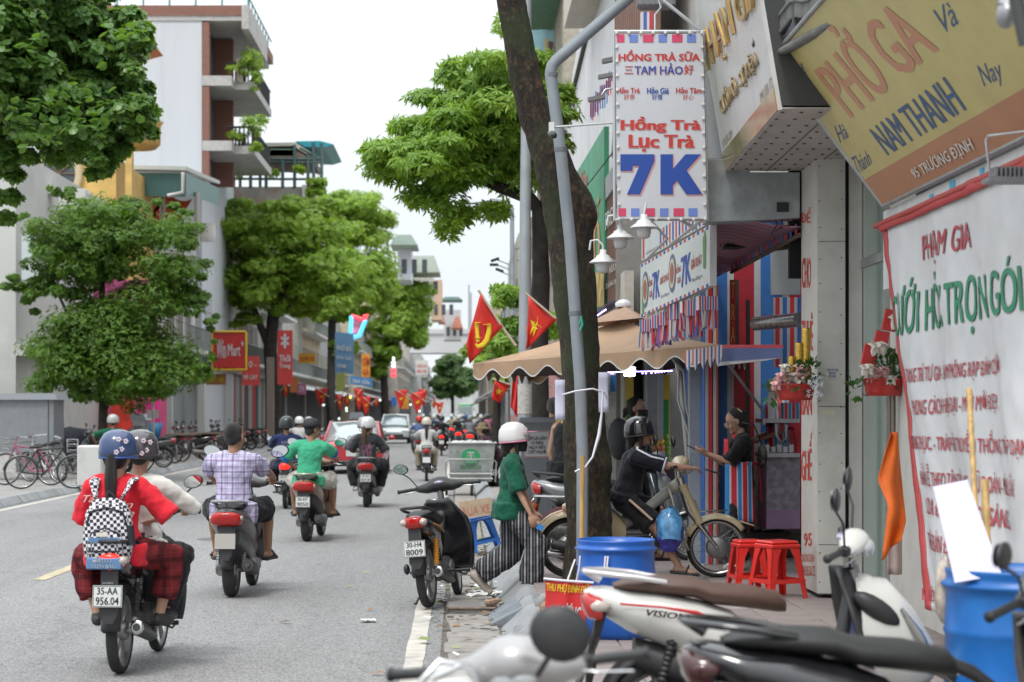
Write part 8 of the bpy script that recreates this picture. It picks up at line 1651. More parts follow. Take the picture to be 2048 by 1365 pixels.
# --- cream vintage motorbike and the boy
CRM=M('cream_paint',(.5,.42,.26),.3,coat=.4,dirt=.25,ds=6,dcol=(.3,.22,.12))
b7=bike('cub',V((1.0,18.3,PAV)),-HALF,'cream vintage motorbike with round tail light and wire wheels behind the big trunk',body=CRM,tail2=CRM,shield=M('cream_grey',(.33,.32,.28),.4),seat=M('brown_seat',(.12,.05,.025),.5),rail=CHR,alloy=False,mirrors=(1,0),steer=-.08,wb=1.36,under=M('cream_grey'))
LN=M('pinstripe_red',(.35,.02,.03),.4)
m=MB()
for k in range(3):m.tube([(.09,-math.cos(a)*(.34+.02*k)*1.,.28+math.sin(a)*(.34+.02*k))for a in[math.radians(25+i*8)for i in range(9)]],.003,4)
m.tube([(.16,.25,.3),(.155,.5,.28),(.1,.62,.28)],.006,4);m.build('pinstripes',LN,b7)
m=MB();c=V((.161,.3,.46));ux,uy=V((0,1,0)),V((0,0,1))
for r_,mi,lf in((.068,0,.0),(.058,1,.003)):m.add([c+V((lf,0,0))+ux*math.cos(a*.393)*r_+uy*math.sin(a*.393)*r_ for a in range(16)],[tuple(range(16))],mi)
m.add([c+V((.006,0,0))]+star_pts(c+V((.006,0,0)),ux,uy,.05),[(0,i+1,(i+1)%10+1)for i in range(10)],2);m.build('star_emblem',[LN,BLK,M('tarp_white')],b7)
text('No51',(.168,.25,.53),(0,1,0),(0,0,1),.1,.03,M('tarp_white'),b7,bold=.02);text('Cub',(.158,.4,.62),(0,1,0),(0,0,1),.07,.025,BLK,b7,shear=.4)
m=MB();m.tube([(.05,1.1,.6),(.05,1.45,.62),(-.05,1.45,.62),(-.05,1.1,.6)],.006,6);m.tube([(.05,1.2,.6),(.05,1.15,.72)],.005,6);m.tube([(0,1.1,.61),(0,1.45,.62)],.005,6);m.build('front_rack',CHR,b7)
m=MB();m.ball((.05,.76,.37),(.04,.03,.05),8,6);m.tube([(.03,.36,.25),(.1,.2,.2),(.11,-.02,.22),(.11,-.25,.24)],[.012,.02,.035,.035],8);m.build('exhaust',CHR,b7)
STR3=cloth('boy_shirt',(.013,.013,.02))
by=person('boy in a black t-shirt, black shorts and glossy black helmet sitting on the cream motorbike',b7.location,-HALF,dict(pel=(0,.50,.74),lean=.3,hp=-.0,hy=-.2,hands={-1:(-.22,1.05,1.02),1:(.25,1.17,1.0)},hdir={-1:(0,1,0),1:(-.3,1,-.1)},feet={-1:(-.2,.8,.22),1:(.24,.98,.13)},kpole={-1:(-.3,1,.6),1:(.25,1,.6)},fdir={-1:(0,1,0),1:(.1,1,-.1)},epole={-1:(-1,0,-.6),1:(.5,-.2,-1)},grip=True,curl=.5),STR3,'half',cloth('black_shorts'),'shorts',hair='bob',helmet=(GLB,BLK,None),hem=.06,loose=1.25,wide=1.6,shoes=M('clog_black'),shoe='sandal',s=.95,group='people by the shops',collar=cloth('white_collar',(.6,.62,.68)))
j=root_j[by.name]
m=MB();sh_,el_=j['sh'][1],j['el'][1]
m.tube([sh_.lerp(j['T'](0,0,.47),.5)+V((.02,0,.065)),sh_+V((.03,-.0,.075)),sh_.lerp(el_,.5)+V((.06,.0,.045)),sh_.lerp(el_,.95)+V((.055,.0,.05))],.012,6,ry=.006);m.tube([sh_.lerp(el_,.97),sh_.lerp(el_,1.02)],.078,14);m.build('sleeve_stripes',cloth('stripe_white',(.55,.57,.65)),by)
m=MB();hp_,kn_=j['hip'][1],j['kn'][1];m.tube([hp_.lerp(kn_,.15)+V((.12,0,.05)),hp_.lerp(kn_,.5)+V((.115,0,.045)),hp_.lerp(kn_,.84)+V((.1,0,.04))],[.028,.03,.032],6,ry=.012);m.build('side_panel',cloth('panel_tan',(.5,.38,.28)),by)
ph=empty('phone',b7.location+V((1.29,-.25,.98)),0,'dark phone held in the hands of the boy on the cream motorbike','phone');MB().box((0,0,0),(.15,.07,.012),Matrix.Rotation(.3,3,'Y')).build('phone_body',GLB,ph);MB().box((.005,0,.009),(.13,.06,.003),Matrix.Rotation(.3,3,'Y')).build('screen',M('phone_screen',(.08,.08,.15),.1),ph)
bag=empty('shopping_bag',W(1340,1060,17.95),0,'blue plastic bag full of purple goods hanging from the cream motorbike','bag')
m=MB();m.ball((0,0,-.03),(.125,.1,.17),16,10);m.v=[tuple(V(v)+V((noise.noise(V(v)*16)*.03,noise.noise(V(v)*13)*.02,noise.noise(V(v)*11)*.03)))for v in m.v];m.build('bag_contents',M('bag_purple',(.06,.05,.36),.35,var=.5,vs=22,bump=.8,bs=40),bag)
m=MB();m.lathe([(.03,.2),(.07,.16),(.11,.1),(.13,.0),(.125,-.08)],20,(0,0,0));m.v=[tuple(V(v)+V((noise.noise(V(v)*12)*.05,noise.noise(V(v)*15)*.03,noise.noise(V(v)*14)*.03)))for v in m.v];m.build('bag_skin',M('bag_blue',(.08,.26,.5),.25,var=.4,vs=18,coat=.5),bag)
b8=bike('scooter',V((1.1,20.4,PAV)),-HALF,'silver and black scooter parked behind the cream motorbike',body=M('silver_paint',(.3,.31,.32),.3,.5,coat=.4),lod=1,shield=M('dark_teal_paint',(.03,.045,.05),.25,coat=.5),rail=BLK)
# --- foreground row
WHP=M('white_paint',(.6,.59,.56),.22,coat=.6,var=.03,dirt=.12,ds=4);BRS=M('brown_leather',(.085,.045,.033),.5,var=.1,bump=.12,bs=120)
b9=bike('scooter',V((.92,9.2,.11)),-HALF,'white scooter with brown seat and red side swoosh parked across the pavement',body=WHP,seat=BRS,rail=M('rail_white',(.55,.53,.54),.25,.3,coat=.5),steer=-.3,tail2=WHP,mirrors=(1,1),shield=BLK,ms=1.35,cw=.85)
b9.scale=(.97,)*3;m=MB();lo(m,[(.93,.6,.2,.29),(1.08,.6,.19,.27),(1.2,.54,.14,.2),(1.3,.48,.06,.09)],e=.95,n=24);m.build('front_apron',WHP,b9);m=MB();m.ball((.17,1.0,.74),(.045,.13,.05),14,8,Matrix.Rotation(-.6,3,'X'));m.build('apron_inset',BLK,b9);m=MB();m.tube([(.15,1.12,.74),(.16,1.2,.62),(.1,1.28,.52)],[.008,.022,.006],8);m.build('front_indicator',CHR,b9);text('VISION',(.202,.02,.715),(0,1,-.12),(0,0,1),.2,.03,M('vision_grey',(.03,.03,.04),.3,.5),b9,bold=.03,shear=.3,lift=.004)
m=MB();m.tube([(.18,-.2,.765),(.2,0,.75),(.206,.16,.725),(.205,.3,.66)],[.002,.003,.008,.001],6,ry=[.006,.006,.01,.004]);m.build('red_swoosh',M('swoosh_red',(.5,.02,.03),.3),b9)
m=MB();m.tube([(.0,-.30,.5),(-.01,-.34,.34),(-.03,-.38,.3)],.015,6);m.prism([(-.1,-.3,.6),(.1,-.3,.6),(.08,-.42,.3),(-.08,-.42,.3)],(0,.015,0));m.build('plate_bracket',BLK,b9)
m=MB();m.lathe([(0,0),(.11,0),(.115,.02),(.08,.035),(0,.035)],24,(.16,.42,.3),(1,0,0));m.build('fan_cover',M('fan_grey',(.06,.06,.065),.5),b9)
m=MB()
for i in range(-3,4):
 for k in range(-3,4):
  y_,z_=.42+i*.026+(k%2)*.013,.3+k*.022
  if(y_-.42)**2+(z_-.3)**2<.0055:m.lathe([(.0105,.0),(.0105,.003),(.006,.003),(.006,.0)],6,(.195,y_,z_),(1,0,0),sm=False)
m.build('fan_grille',M('fan_black',(.01,.01,.01),.6),b9)
b10=bike('scooter',V((1.06,6.5,PAV)),-HALF,'glossy black scooter filling the lower right corner with a long black seat',body=GLB,rail=GLB,steer=-.62,under=BLK,tail2=GLB,shield=GLB,mglass=M('mirror_bright',(.7,.4,.3),.04,1))  # mirror glass colour holds a painted warm reflection
b10.scale=(.93,)*3
for c_ in kids(b10):
 if c_.name[:9]in('tail_ligh','indicator'):c_.data.materials[0]=M('smoked_lens',(.05,.01,.01),.12,coat=.6)
m=MB();lo(m,[(-.25,.70,.14,.01),(-.1,.66,.19,.03),(.1,.62,.205,.035),(.3,.55,.2,.03),(.45,.5,.16,.01)],e=.8);m.build('grey_trim',M('trim_satin',(.1,.1,.11),.35,.3),b10)
m=MB();lo(m,[(.54,.77,.05,.02),(.66,.72,.05,.03),(.8,.6,.03,.04)],e=.8);m.build('seat_nose',SEAT,b10)
SLV=M('silver_white_paint',(.33,.32,.32),.3,.35,coat=.6)
b11=bike('scooter',V((-.68,5.84,0)),-1.85,'silver white scooter whose handlebar fills the bottom centre',body=SLV,steer=-1.42,rail=CHR,mirrors=(0,0),cw=1.15);b11.scale=(.97,)*3
m=MB();m.ball((0,0,0),(.085,.03,.075),16,10,Matrix.Rotation(.5,3,'Y'));m.tube([(-.02,.02,-.05),(-.06,.05,-.12)],.008,6);m.xf(Matrix.LocRotScale(b11.location,b11.rotation_euler,b11.scale).inverted()@Matrix.Translation(W(1120,1268,5.35)));m.build('mirror',BLK,b11)
ht=empty('helmet',W(900,1372,5.55),0,'blurred white helmet with chrome tubes at the bottom edge','helmet');m=MB();m.ball((0,0,-.03),(.1,.12,.09),16,10);m.build('shell',WHP,ht);m=MB();m.tube([(-.08,-.06,.02),(-.03,-.05,.075),(.05,-.05,.06),(.09,-.06,-.01)],.01,6);m.tube([(-.05,-.08,.03),(.03,-.08,.065)],.008,6);m.build('chrome_tubes',CHR,ht)
# --- walking woman in green
wkp=dict(pel=(0,0,.80),lean=.06,hy=.12,hp=.02,hands={-1:(-.2,.22,.72),1:(.24,.2,.70)},hdir={-1:(0,.3,-1),1:(0,.25,-1)},feet={-1:(-.08,-.3,.17),1:(.09,.17,.09)},kpole={-1:(-.1,1,.1),1:(.1,1,0)},fdir={-1:(0,.75,-.66),1:(0,1,0)},epole={-1:(-.3,-1,0),1:(.3,-1,0)},curl=.9)
GT=cloth('dark_green_tshirt',(.008,.085,.05));STT=stripe_mat('striped_trousers',[(.03,.03,.035),(.3,.3,.31),(.03,.03,.035),(.14,.14,.15)],[.018,.012,.018,.008],'Y',rough=.85,spec=.2)
wk=person('woman in a dark green t-shirt, striped wide trousers and white helmet stepping onto the kerb',V((.45,17.9,.08)),-HALF-.05,wkp,GT,'half',STT,'long',hair='bob',hairmat=HAIR,helmet=(M('helmet_pearl',(.6,.58,.58),.2,coat=.6),M('helmet_pink',(.6,.2,.32),.4),M('helmet_pink')),mask=MASK,shoes=M('clog_beige',(.42,.36,.3),.7,var=.2,vs=30),hem=.13,fem=True,loose=1.4,wide=1.9,s=.94,group='people by the shops')
q=root_j[wk.name]['T'];text('JCHO',q(.05,-.172,.3),(.93,.35,0),(0,0,1),.2,.075,M('tarp_white'),wk,bold=.03)
ky=empty('keys',wk.location+V((.26,-.24,.62)),0,'key with a small blue tag in the hand of the walking woman','keys');MB().box((0,0,0),(.06,.006,.05),Matrix.Rotation(.5,3,'Y')).build('key_tag',M('tag_blue',(.03,.2,.5),.4),ky);MB().tube([(-.02,0,.02),(-.05,0,.06)],.004,5).build('key_blade',CHR,ky)
# --- shop girls
def apron(p,mat,w=.17,d=.13,z0=-.42,z1=.2,ty=0.):
 q=root_j[p.name]['T'];m=MB();m.sheet(lambda u,v:q(math.sin((u-.5)*4.1)*(w+.03*(1-v)),math.cos((u-.5)*4.1)*(d+.03*(1-v))+.004*math.sin(u*30)*(1-v)+.01,z0+(z1-z0)*v),26,12,.006);m.build('apron',mat,p)
 m=MB();m.sheet(lambda u,v:q((u-.5)*(.26-.1*v),d+.0-.0*v,z1+(.44-z1)*v),6,6,.006);m.build('apron_bib',M('apron_red',(.55,.02,.03),.8),p)
 m=MB();m.lathe([(.075,0),(.082,.02),(.078,.045),(.07,.045)],14,q(0,0,.43));m.tube([q(w+.01,0,z1-.02),q(0,-d-.02,z1-.03),q(-w-.01,0,z1-.02)],.014,5);m.tube([q(.02,-d-.02,z1-.03),q(.06,-d-.06,z1-.2),q(.04,-d-.05,z1-.42)],.02,5,ry=.006);m.build('apron_ties',M('apron_red'),p)
APR=stripe_mat('apron_stripes',[TARPR,(.5,.48,.5),(.04,.22,.5),(.5,.48,.5)],[.04,.012,.03,.012],'Y',rough=.8,spec=.2)
sg1=person('shop girl with a high ponytail in black t-shirt and striped apron reading her phone',V((2.72,19.2,PAV)),HALF+.1,dict(pel=(0,0,.86),lean=.04,hp=.42,hands={-1:(-.08,.36,1.13),1:(.08,.3,1.1)},hdir={-1:(.3,1,.3),1:(-.3,1,.3)},hup={-1:(-.5,.3,-.8),1:(.5,.3,-.8)},feet={-1:(-.09,.03,.08),1:(.1,-.04,.08)},epole={-1:(-.6,-.5,-1),1:(.6,-.5,-1)},curl=.6),cloth('black_tshirt',(.012,.012,.013)),'half',cloth('black_trousers'),hair='highpony',shoes=M('sneaker_white'),fem=True,loose=1.2,s=.93,group='people by the shops')
apron(sg1,APR,.2,.15);H_=root_j[sg1.name]['H_']
m=MB()
for k in(-1,1):m.tube([H_(k*.03+math.cos(a)*.024,.098,.004+math.sin(a)*.02)for a in[i*.6 for i in range(12)]],.002,4);m.tube([H_(k*.055,.095,.008),H_(k*.08,.0,.01)],.002,4)
m.build('glasses',CHR,sg1);m=MB();m.tube([H_(-.09,.03,.07),H_(-.088,.045,.1)],.006,5);m.tube([H_(-.06,-.06,.105),H_(-.08,-.08,.06)],[.006,.008],6);m.build('hair_clip',M('clip_gold',(.5,.4,.2),.4,.5),sg1)
pn=empty('phone',V((2.72-.47,19.17,PAV+1.17)),0,'phone held up by the shop girl in the black t-shirt','phone');MB().box((0,0,0),(.14,.07,.01),Matrix.Rotation(.45,3,'Y')).build('phone_body',GLB,pn);MB().box((-.03,0,-.02),(.09,.06,.004),Matrix.Rotation(.3,3,'Y')).build('paper_slip',M('tarp_white'),pn)
hb=empty('waist_bag',V((2.9,19.1,PAV+1.1)),0,'black and gold patterned bag slung on the back of the shop girl','bag');MB().ball((0,0,0),(.05,.1,.12),10,8).build('bag_body',M('bag_pattern',(.05,.04,.03),.5,var=1.5,vs=25),hb);MB().tube([(0,0,.1),(-.1,-.12,.3),(-.2,-.05,.32)],.008,5).build('bag_strap',BLK,hb)
MB().bbox((3.0,21.0,PAV),(4.0,22.0,PAV+.25)).build('stall_step',M('dark_post'),ds).matrix_parent_inverse=Matrix.Translation(-V(ds.location))
SSH=stripe_mat('striped_shirt',[(.55,.1,.1),(.5,.48,.5),(.15,.3,.6),(.5,.48,.5)],[.05,.02,.05,.02],'Y',rough=.8)
sg2=person('second shop girl in striped shirt and apron, half hidden by the pillar',V((3.42,21.3,PAV+.25)),HALF,dict(pel=(0,0,.925),lean=.02,hands={-1:(-.1,.22,.98),1:(.1,.24,1.0)},feet={-1:(-.09,.03,.08),1:(.1,-.04,.08)},hp=-.1),SSH,'half',cloth('pale_denim',(.25,.33,.42)),hair='bun',shoes=M('sneaker_white'),fem=True,s=.98,vx=.014,wide=1.7,group='people by the shops');apron(sg2,APR)
mk=person('woman in a dark jacket and black mask with tied hair standing behind the boy',V((1.98,22.4,PAV)),-HALF-.5,dict(pel=(0,0,.925),lean=.02,hands={-1:(-.2,.2,.9),1:(.22,.25,.95)},feet={-1:(-.09,.03,.08),1:(.1,-.04,.08)}),cloth('dark_jacket',(.035,.036,.038)),'long',cloth('black_trousers'),hair='bun',mask=MASK,shoes=BLK,fem=True,s=1.0,vx=.014,loose=1.7,group='people by the shops')
mkb=empty('backpack',V((1.78,22.3,PAV+1.22)),0,'dark grey backpack worn by the masked woman','backpack');m=MB();m.ball((0,0,0),(.13,.16,.24),12,8);m.build('bag',M('backpack_grey',(.05,.05,.052),.8),mkb)
tk=person('man in a black tank top mostly hidden by the big trunk',V((1.12,21.6,PAV)),-1.0,dict(pel=(0,0,.94),hands={-1:(-.25,.1,.85),1:(.25,.1,.85)},feet={-1:(-.1,.03,.08),1:(.1,-.04,.08)}),cloth('black_tshirt'),'none',cloth('black_trousers'),hair='short',shoes=BLK,vx=.016,hem=.1,group='people by the shops')
yk=person('older person with grey hair and yellow shirt behind the cabinet',V((1.22,26.3,PAV)),-.4,dict(pel=(0,0,.925),hands={-1:(-.25,.1,.85),1:(.25,.1,.85)},feet={-1:(-.1,.03,.08),1:(.1,-.04,.08)}),cloth('yellow_shirt',(.55,.4,.15)),'half',cloth('black_trousers'),hair='short',hairmat=M('grey_hair',(.09,.085,.08),.6),shoes=BLK,vx=.018,hem=.1,s=1.04,group='people by the shops')
# --- refuse cart and its keeper
ca=empty('refuse_cart',V((.22,41.0,0)),0,'grey metal refuse cart with green company print standing on the road','refuse cart');GM=M('cart_metal',(.36,.38,.37),.5,.4,var=.12,dirt=.5,ds=3)
m=MB();m.loft([[(-.42,-.3,.3),(.42,-.3,.3),(.42,.5,.3),(-.42,.5,.3)],[(-.46,-.36,1.08),(.5,-.36,1.08),(.5,.75,1.08),(-.46,.75,1.08)]],sm=False);m.build('bin',GM,ca)
m=MB()
for a,b in(((-.48,-.38),(.52,-.38)),((.52,-.38),(.52,.77)),((-.48,-.38),(-.48,.77))):m.tube([(*a,1.09),(*b,1.09)],.02,6)
m.tube([(-.5,-.42,.3),(-.52,-.46,.7),(-.45,-.48,.76),(.45,-.48,.76),(.52,-.46,.7),(.5,-.42,.3)],.018,6);m.tube([(-.45,-.4,.46),(.45,-.4,.46)],.03,6);m.tube([(-.45,-.4,.36),(.45,-.4,.36)],.03,6);m.build('frame',GM,ca)
for x,y,r_ in((.55,.2,.24),(-.5,.2,.2),(.02,-.3,.13)):MB().lathe([(0,-.03),(r_*.75,-.03),(r_,-.025),(r_,.025),(r_*.75,.03),(0,.03)],20,(x,y,r_),(1,0,0)).build('wheel',TYRE,ca)
GRN=M('cart_green',(.02,.28,.1),.6)
m=MB();m.add([(math.cos(a*.26)*.19,-.352,.82+math.sin(a*.26)*.16)for a in range(24)],[tuple(range(24))]);m.build('round_logo',GRN,ca)
m=MB()
for k in range(6):m.box((0,-.358,.7+k*.035),(.24-.02*k,.004,.008))
m.box((0,-.358,.9),(.14,.004,.02));m.box((0,-.358,.84),(.02,.004,.12));m.build('logo_lines',M('cart_white',(.55,.56,.55),.6),ca)
text('ENSERCO',(.0,-.372,.6),(1,0,0),(0,-.08,1),.42,.085,GRN,ca,bold=.03)
al='VÌ MÔI TRƯỜNG XANH SẠCH'
for i,ch in enumerate(al):
 if ch==' ':continue
 a=math.pi*(1.12-1.24*i/(len(al)-1));text(ch,(math.cos(a)*.31,-.354,.8+math.sin(a)*.24),(math.sin(a),0,-math.cos(a)),(math.cos(a),0,math.sin(a)),.025,.045,GRN,ca,res=1)
m=MB()
for k in range(6):m.ball((-.3+k*.13,.2,1.08),(.12,.15,.06),8,5)
m.build('refuse_bags',M('refuse_white',(.5,.5,.5),.7,var=.3),ca)
ck_=person('refuse worker in a floral dark jacket and olive bucket hat leaning on the cart',V((.78,41.4,0)),HALF-.15,dict(pel=(0,0,.84),lean=.7,hp=-.2,hands={-1:(-.2,.72,.98),1:(.2,.7,.98)},feet={-1:(-.1,.0,.08),1:(.1,-.1,.08)}),cloth('floral_jacket',(.06,.03,.04),var=1.2,vs=30),'long',cloth('black_trousers'),hair='bun',shoes=BLK,vx=.018,fem=True,hem=.1,s=1.02,group='people by the shops')
H_=root_j[ck_.name]['H_'];MB().lathe([(0,.12),(.07,.11),(.1,.06),(.105,.03),(.17,-.015),(.172,-.02),(.1,.02)],18,H_(0,-.01,.02)).build('bucket_hat',cloth('olive_hat',(.16,.13,.07)),ck_)
#  CARS, FAR TRAFFIC, PARKED ROWS
def car(name,label,loc,rz,paint,L=4.5,Wd=1.84,H=1.46,front=False,roofm=None,suv=False,cat='car'):
 o=empty(name,loc,rz,label,cat,'cars on the road');h=Wd/2;GL=M('car_glass',(.3,.36,.37),.06,.2,coat=1);belt=.98 if suv else .92
 def rg(y,z0,z1,w,n=20):return[(math.copysign(abs(math.cos(a))**.45,math.cos(a))*w*(1-.05*max(0,math.sin(a))),y,(z0+z1)/2+math.copysign(abs(math.sin(a))**.55,math.sin(a))*(z1-z0)/2)for a in[k*2*math.pi/n for k in range(n)]]
 m=MB();m.loft([rg(0,.36,.8,h*.8),rg(.06,.27,belt-.02,h*.92),rg(.4,.22,belt+.04,h),rg(1.6,.2,belt,h),rg(L-1.3,.2,belt-.02,h),rg(L-.5,.22,belt-.12,h*.97),rg(L-.1,.25,.72,h*.9),rg(L,.34,.62,h*.78)]);m.build('body',paint,o,subsurf=1)
 y0,y1,y2,y3=(.1,.5,L-1.9,L-1.15)if suv else(.35,1.1,L-2.1,L-1.35)
 def gr(y,z,w):return[(-w,y,belt-.05),(-w,y,belt),(-w*.86,y,z),(0,y,z+.03),(w*.86,y,z),(w,y,belt),(w,y,belt-.05)]
 m=MB();m.loft([gr(y0,belt+.02,h*.86),gr(y1,H-.03,h*.84),gr((y1+y2)/2,H,h*.85),gr(y2,H-.04,h*.84),gr(y3,belt+.02,h*.86)],cap=True);m.build('windows',GL,o)
 m=MB();m.loft([[(x*w,y,z-abs(x)*.05)for x in(-1,-.5,0,.5,1)]for y,z,w in((y1-.05,H-.015,h*.7),(y1+.3,H+.035,h*.73),(y2-.2,H+.035,h*.73),(y2+.1,H-.02,h*.7))],closed=False);m.tube([(-h*.86,y0,belt),(-h*.72,y1,H-.02),(-h*.73,y2,H-.02),(-h*.86,y3,belt)],.035,6);m.tube([(h*.86,y0,belt),(h*.72,y1,H-.02),(h*.73,y2,H-.02),(h*.86,y3,belt)],.035,6);m.build('roof',roofm or paint,o)
 for x in(-h+.12,h-.12):
  for y in(.85,L-.85):m=MB();m.lathe([(0,-.1),(.2,-.1),(.31,-.09),(.33,-.05),(.33,.05),(.31,.09),(.2,.1),(0,.1)],24,(x,y,.33),(1,0,0));w_=m.build('wheel',TYRE,o);MB().lathe([(0,-.108),(.18,-.105),(.19,0),(.18,.105),(0,.108)],16,(x,y,.33),(1,0,0)).build('rim',ALU,w_)
 m=MB();m.bev((0,.06,.3),(h*1.7,.2,.16),.04);m.bev((0,L-.06,.3),(h*1.65,.2,.18),.04);m.build('bumper',BLK,o)
 for s in(-1,1):
  m=MB();m.ball((s*h*.72,.06,.78),(h*.26,.06,.055),12,6);m.build('tail_light',REDL,o);m=MB();m.ball((s*h*.7,L-.1,.72),(h*.24,.09,.05),12,6);m.build('headlight',M('car_headlight',(.85,.95,.95),.1,emit=.8 if front else 0),o)
  m=MB();m.ball((s*(h+.1),L-1.75,belt+.06),(.1,.06,.07),10,6);m.build('wing_mirror',paint,o)
 for y,s in((-.01,1),(L+.0,-1)):MB().box((0,y,.58 if s>0 else .45),(.33 if s>0 else .5,.02,.16 if s>0 else .11)).build('number_plate',M('plate_yellow',(.5,.4,.1),.5)if s<0 else PLT,o)
 MB().lathe([(.04,0),(.06,.0),(.06,.02),(.04,.02)],14,(0,.02,.8),(0,-1,0)).build('badge',CHR,o);return o
c1=car('car','red sedan with pale reflecting roof seen from behind in the left lane',at(704,949),.0,M('red_car_paint',(.42,.01,.02),.2,coat=.8));text('V',(0,-.012,.8),(1,0,0),(0,0,1),.07,.05,CHR,c1)
c2=car('car','white compact suv with lit headlights coming towards the camera',at(792,888)+V((0,4.3,0)),math.pi-.03,M('white_car_paint',(.6,.62,.63),.2,coat=.8),L=4.3,Wd=1.8,H=1.6,front=True,suv=True)
MB().box((0,4.31,.62),(1.3,.02,.03)).build('light_bar',M('car_headlight'),c2);MB().bev((0,4.26,.42),(1.1,.1,.22),.03).build('grille',BLK,c2)
c3=car('car','white sedan seen from behind farther down the road',at(890,872),0,M('white_car_paint'),L=4.4);c4=car('car','pale car deep in the traffic in front of the bus',at(1000,862),0,M('white_car_paint'),suv=True,H=1.6)
bs_=empty('bus',at(932,845)+V((0,12,0)),math.pi,'green and white city bus facing the camera at the end of the traffic','bus');BW=M('bus_white',(.5,.55,.55),.4)
MB().bev((0,5.5,1.75),(2.5,11,2.9),.12).build('body',BW,bs_);MB().box((0,11.02,2.0),(2.2,.04,1.3)).build('windscreen',M('car_glass'),bs_);MB().box((0,11.03,3.0),(1.9,.05,.3)).build('destination_display',M('display_dark',(.05,.3,.15),.4,emit=.5),bs_)
for s in(-1,1):MB().bev((s*1.15,11.0,2.95),(.3,.2,.45),.05).build('green_corner',M('bus_green',(.3,.6,.03),.4),bs_);MB().ball((s*1.0,11.03,.75),(.16,.05,.1),8,5).build('headlight',M('car_headlight'),bs_);MB().box((s*1.4,10.9,2.2),(.14,.1,.4)).build('mirror',BLK,bs_)
MB().box((0,11.02,.7),(2.3,.05,.6)).build('front_panel',M('bus_dark',(.08,.1,.1),.4),bs_)
SH={'w':(.5,.5,.48),'k':(.015,.015,.018),'b':(.1,.15,.3),'g':(.2,.22,.24),'n':(.03,.04,.09),'p':(.55,.2,.3),'t':(.35,.28,.2),'y':(.5,.45,.2),'l':(.25,.35,.45)};HN={'w':(.55,.57,.56),'r':(.5,.03,.02),'k':(.02,.02,.022),'g':(.25,.28,.27),'c':(.5,.45,.38),'b':(.05,.1,.3)}
WORD={'w':'white','k':'black','b':'blue','g':'grey','n':'navy','p':'pink','t':'tan','y':'pale yellow','l':'light blue','r':'red','c':'cream'}
far_=[(853,963,'w','c',0,'pony','u','mid road, with long dark hair'),(838,925,'b','r',0,None,'s','left of the long haired woman'),(883,912,'k','k',1,None,'u','right of the long haired woman'),(940,908,'g','g',1,None,'s','beyond the refuse cart'),(917,900,'k','w',1,None,'s','between grey shirt and the white sedan'),(868,893,'n','w',0,None,'u','behind the white sedan'),(962,896,'n','w',1,None,'s','above the refuse cart corner'),(903,884,'t','w',1,None,'s','deep in the traffic'),(925,880,'l','c',0,None,'u','deep in the traffic near the bus'),(950,880,'w','w',0,None,'s','near the bus, right side'),(976,886,'p','k',0,None,'s','beside the hatted worker'),(990,882,'g','w',0,None,'u','by the lamp post'),(846,878,'g','w',0,None,'s','beside the white suv'),(880,872,'k','w',1,None,'s','far down the road'),(912,870,'y','w',0,None,'u','far down the road'),(938,869,'b','b',0,None,'s','far down the road before the bus'),(962,870,'t','w',0,None,'s','far down the road, right side'),(982,872,'w','g',0,None,'u','far right by the flags'),(1004,874,'y','w',0,None,'s','far right behind the worker'),(1016,880,'k','r',0,None,'s','far right next to the post'),(870,863,'w','w',0,None,'s','in the distant pack, left'),(893,861,'g','w',0,None,'s','in the distant pack, centre left'),(921,861,'n','w',0,None,'s','in the distant pack, centre'),(947,861,'k','w',0,None,'s','in the distant pack, centre right'),(972,862,'g','c',0,None,'s','in the distant pack, right'),(994,864,'l','w',0,None,'s','in the distant pack, far right'),(597,952,'w','w',0,None,'s','ahead of the navy shirted rider, left'),(616,948,'g','g',0,None,'u','ahead of the green shirted man'),(860,856,'t','w',0,None,'s','farthest left in the pack'),(905,855,'k','w',0,None,'s','farthest middle in the pack'),(935,855,'w','w',0,None,'s','farthest right in the pack'),(958,856,'b','w',0,None,'s','farthest by the right kerb'),(882,858,'k','r',1,None,'s','small one with red helmet in the pack'),(928,864,'k','k',0,None,'s','small one all in black in the pack'),(955,866,'g','k',1,None,'s','with tail light lit by the right side'),(985,868,'n','k',0,None,'s','dark one before the lamp post'),(875,881,'l','k',1,None,'s','with tail light lit behind white sedan'),(930,893,'k','b',1,None,'s','right before the refuse cart'),(972,876,'k','w',1,None,'s','lit one right of the bus'),(998,858,'p','w',0,None,'s','pink dot in the far pack'),(915,860,'w','k',0,None,'s','pale one in the far pack')]
protos={}
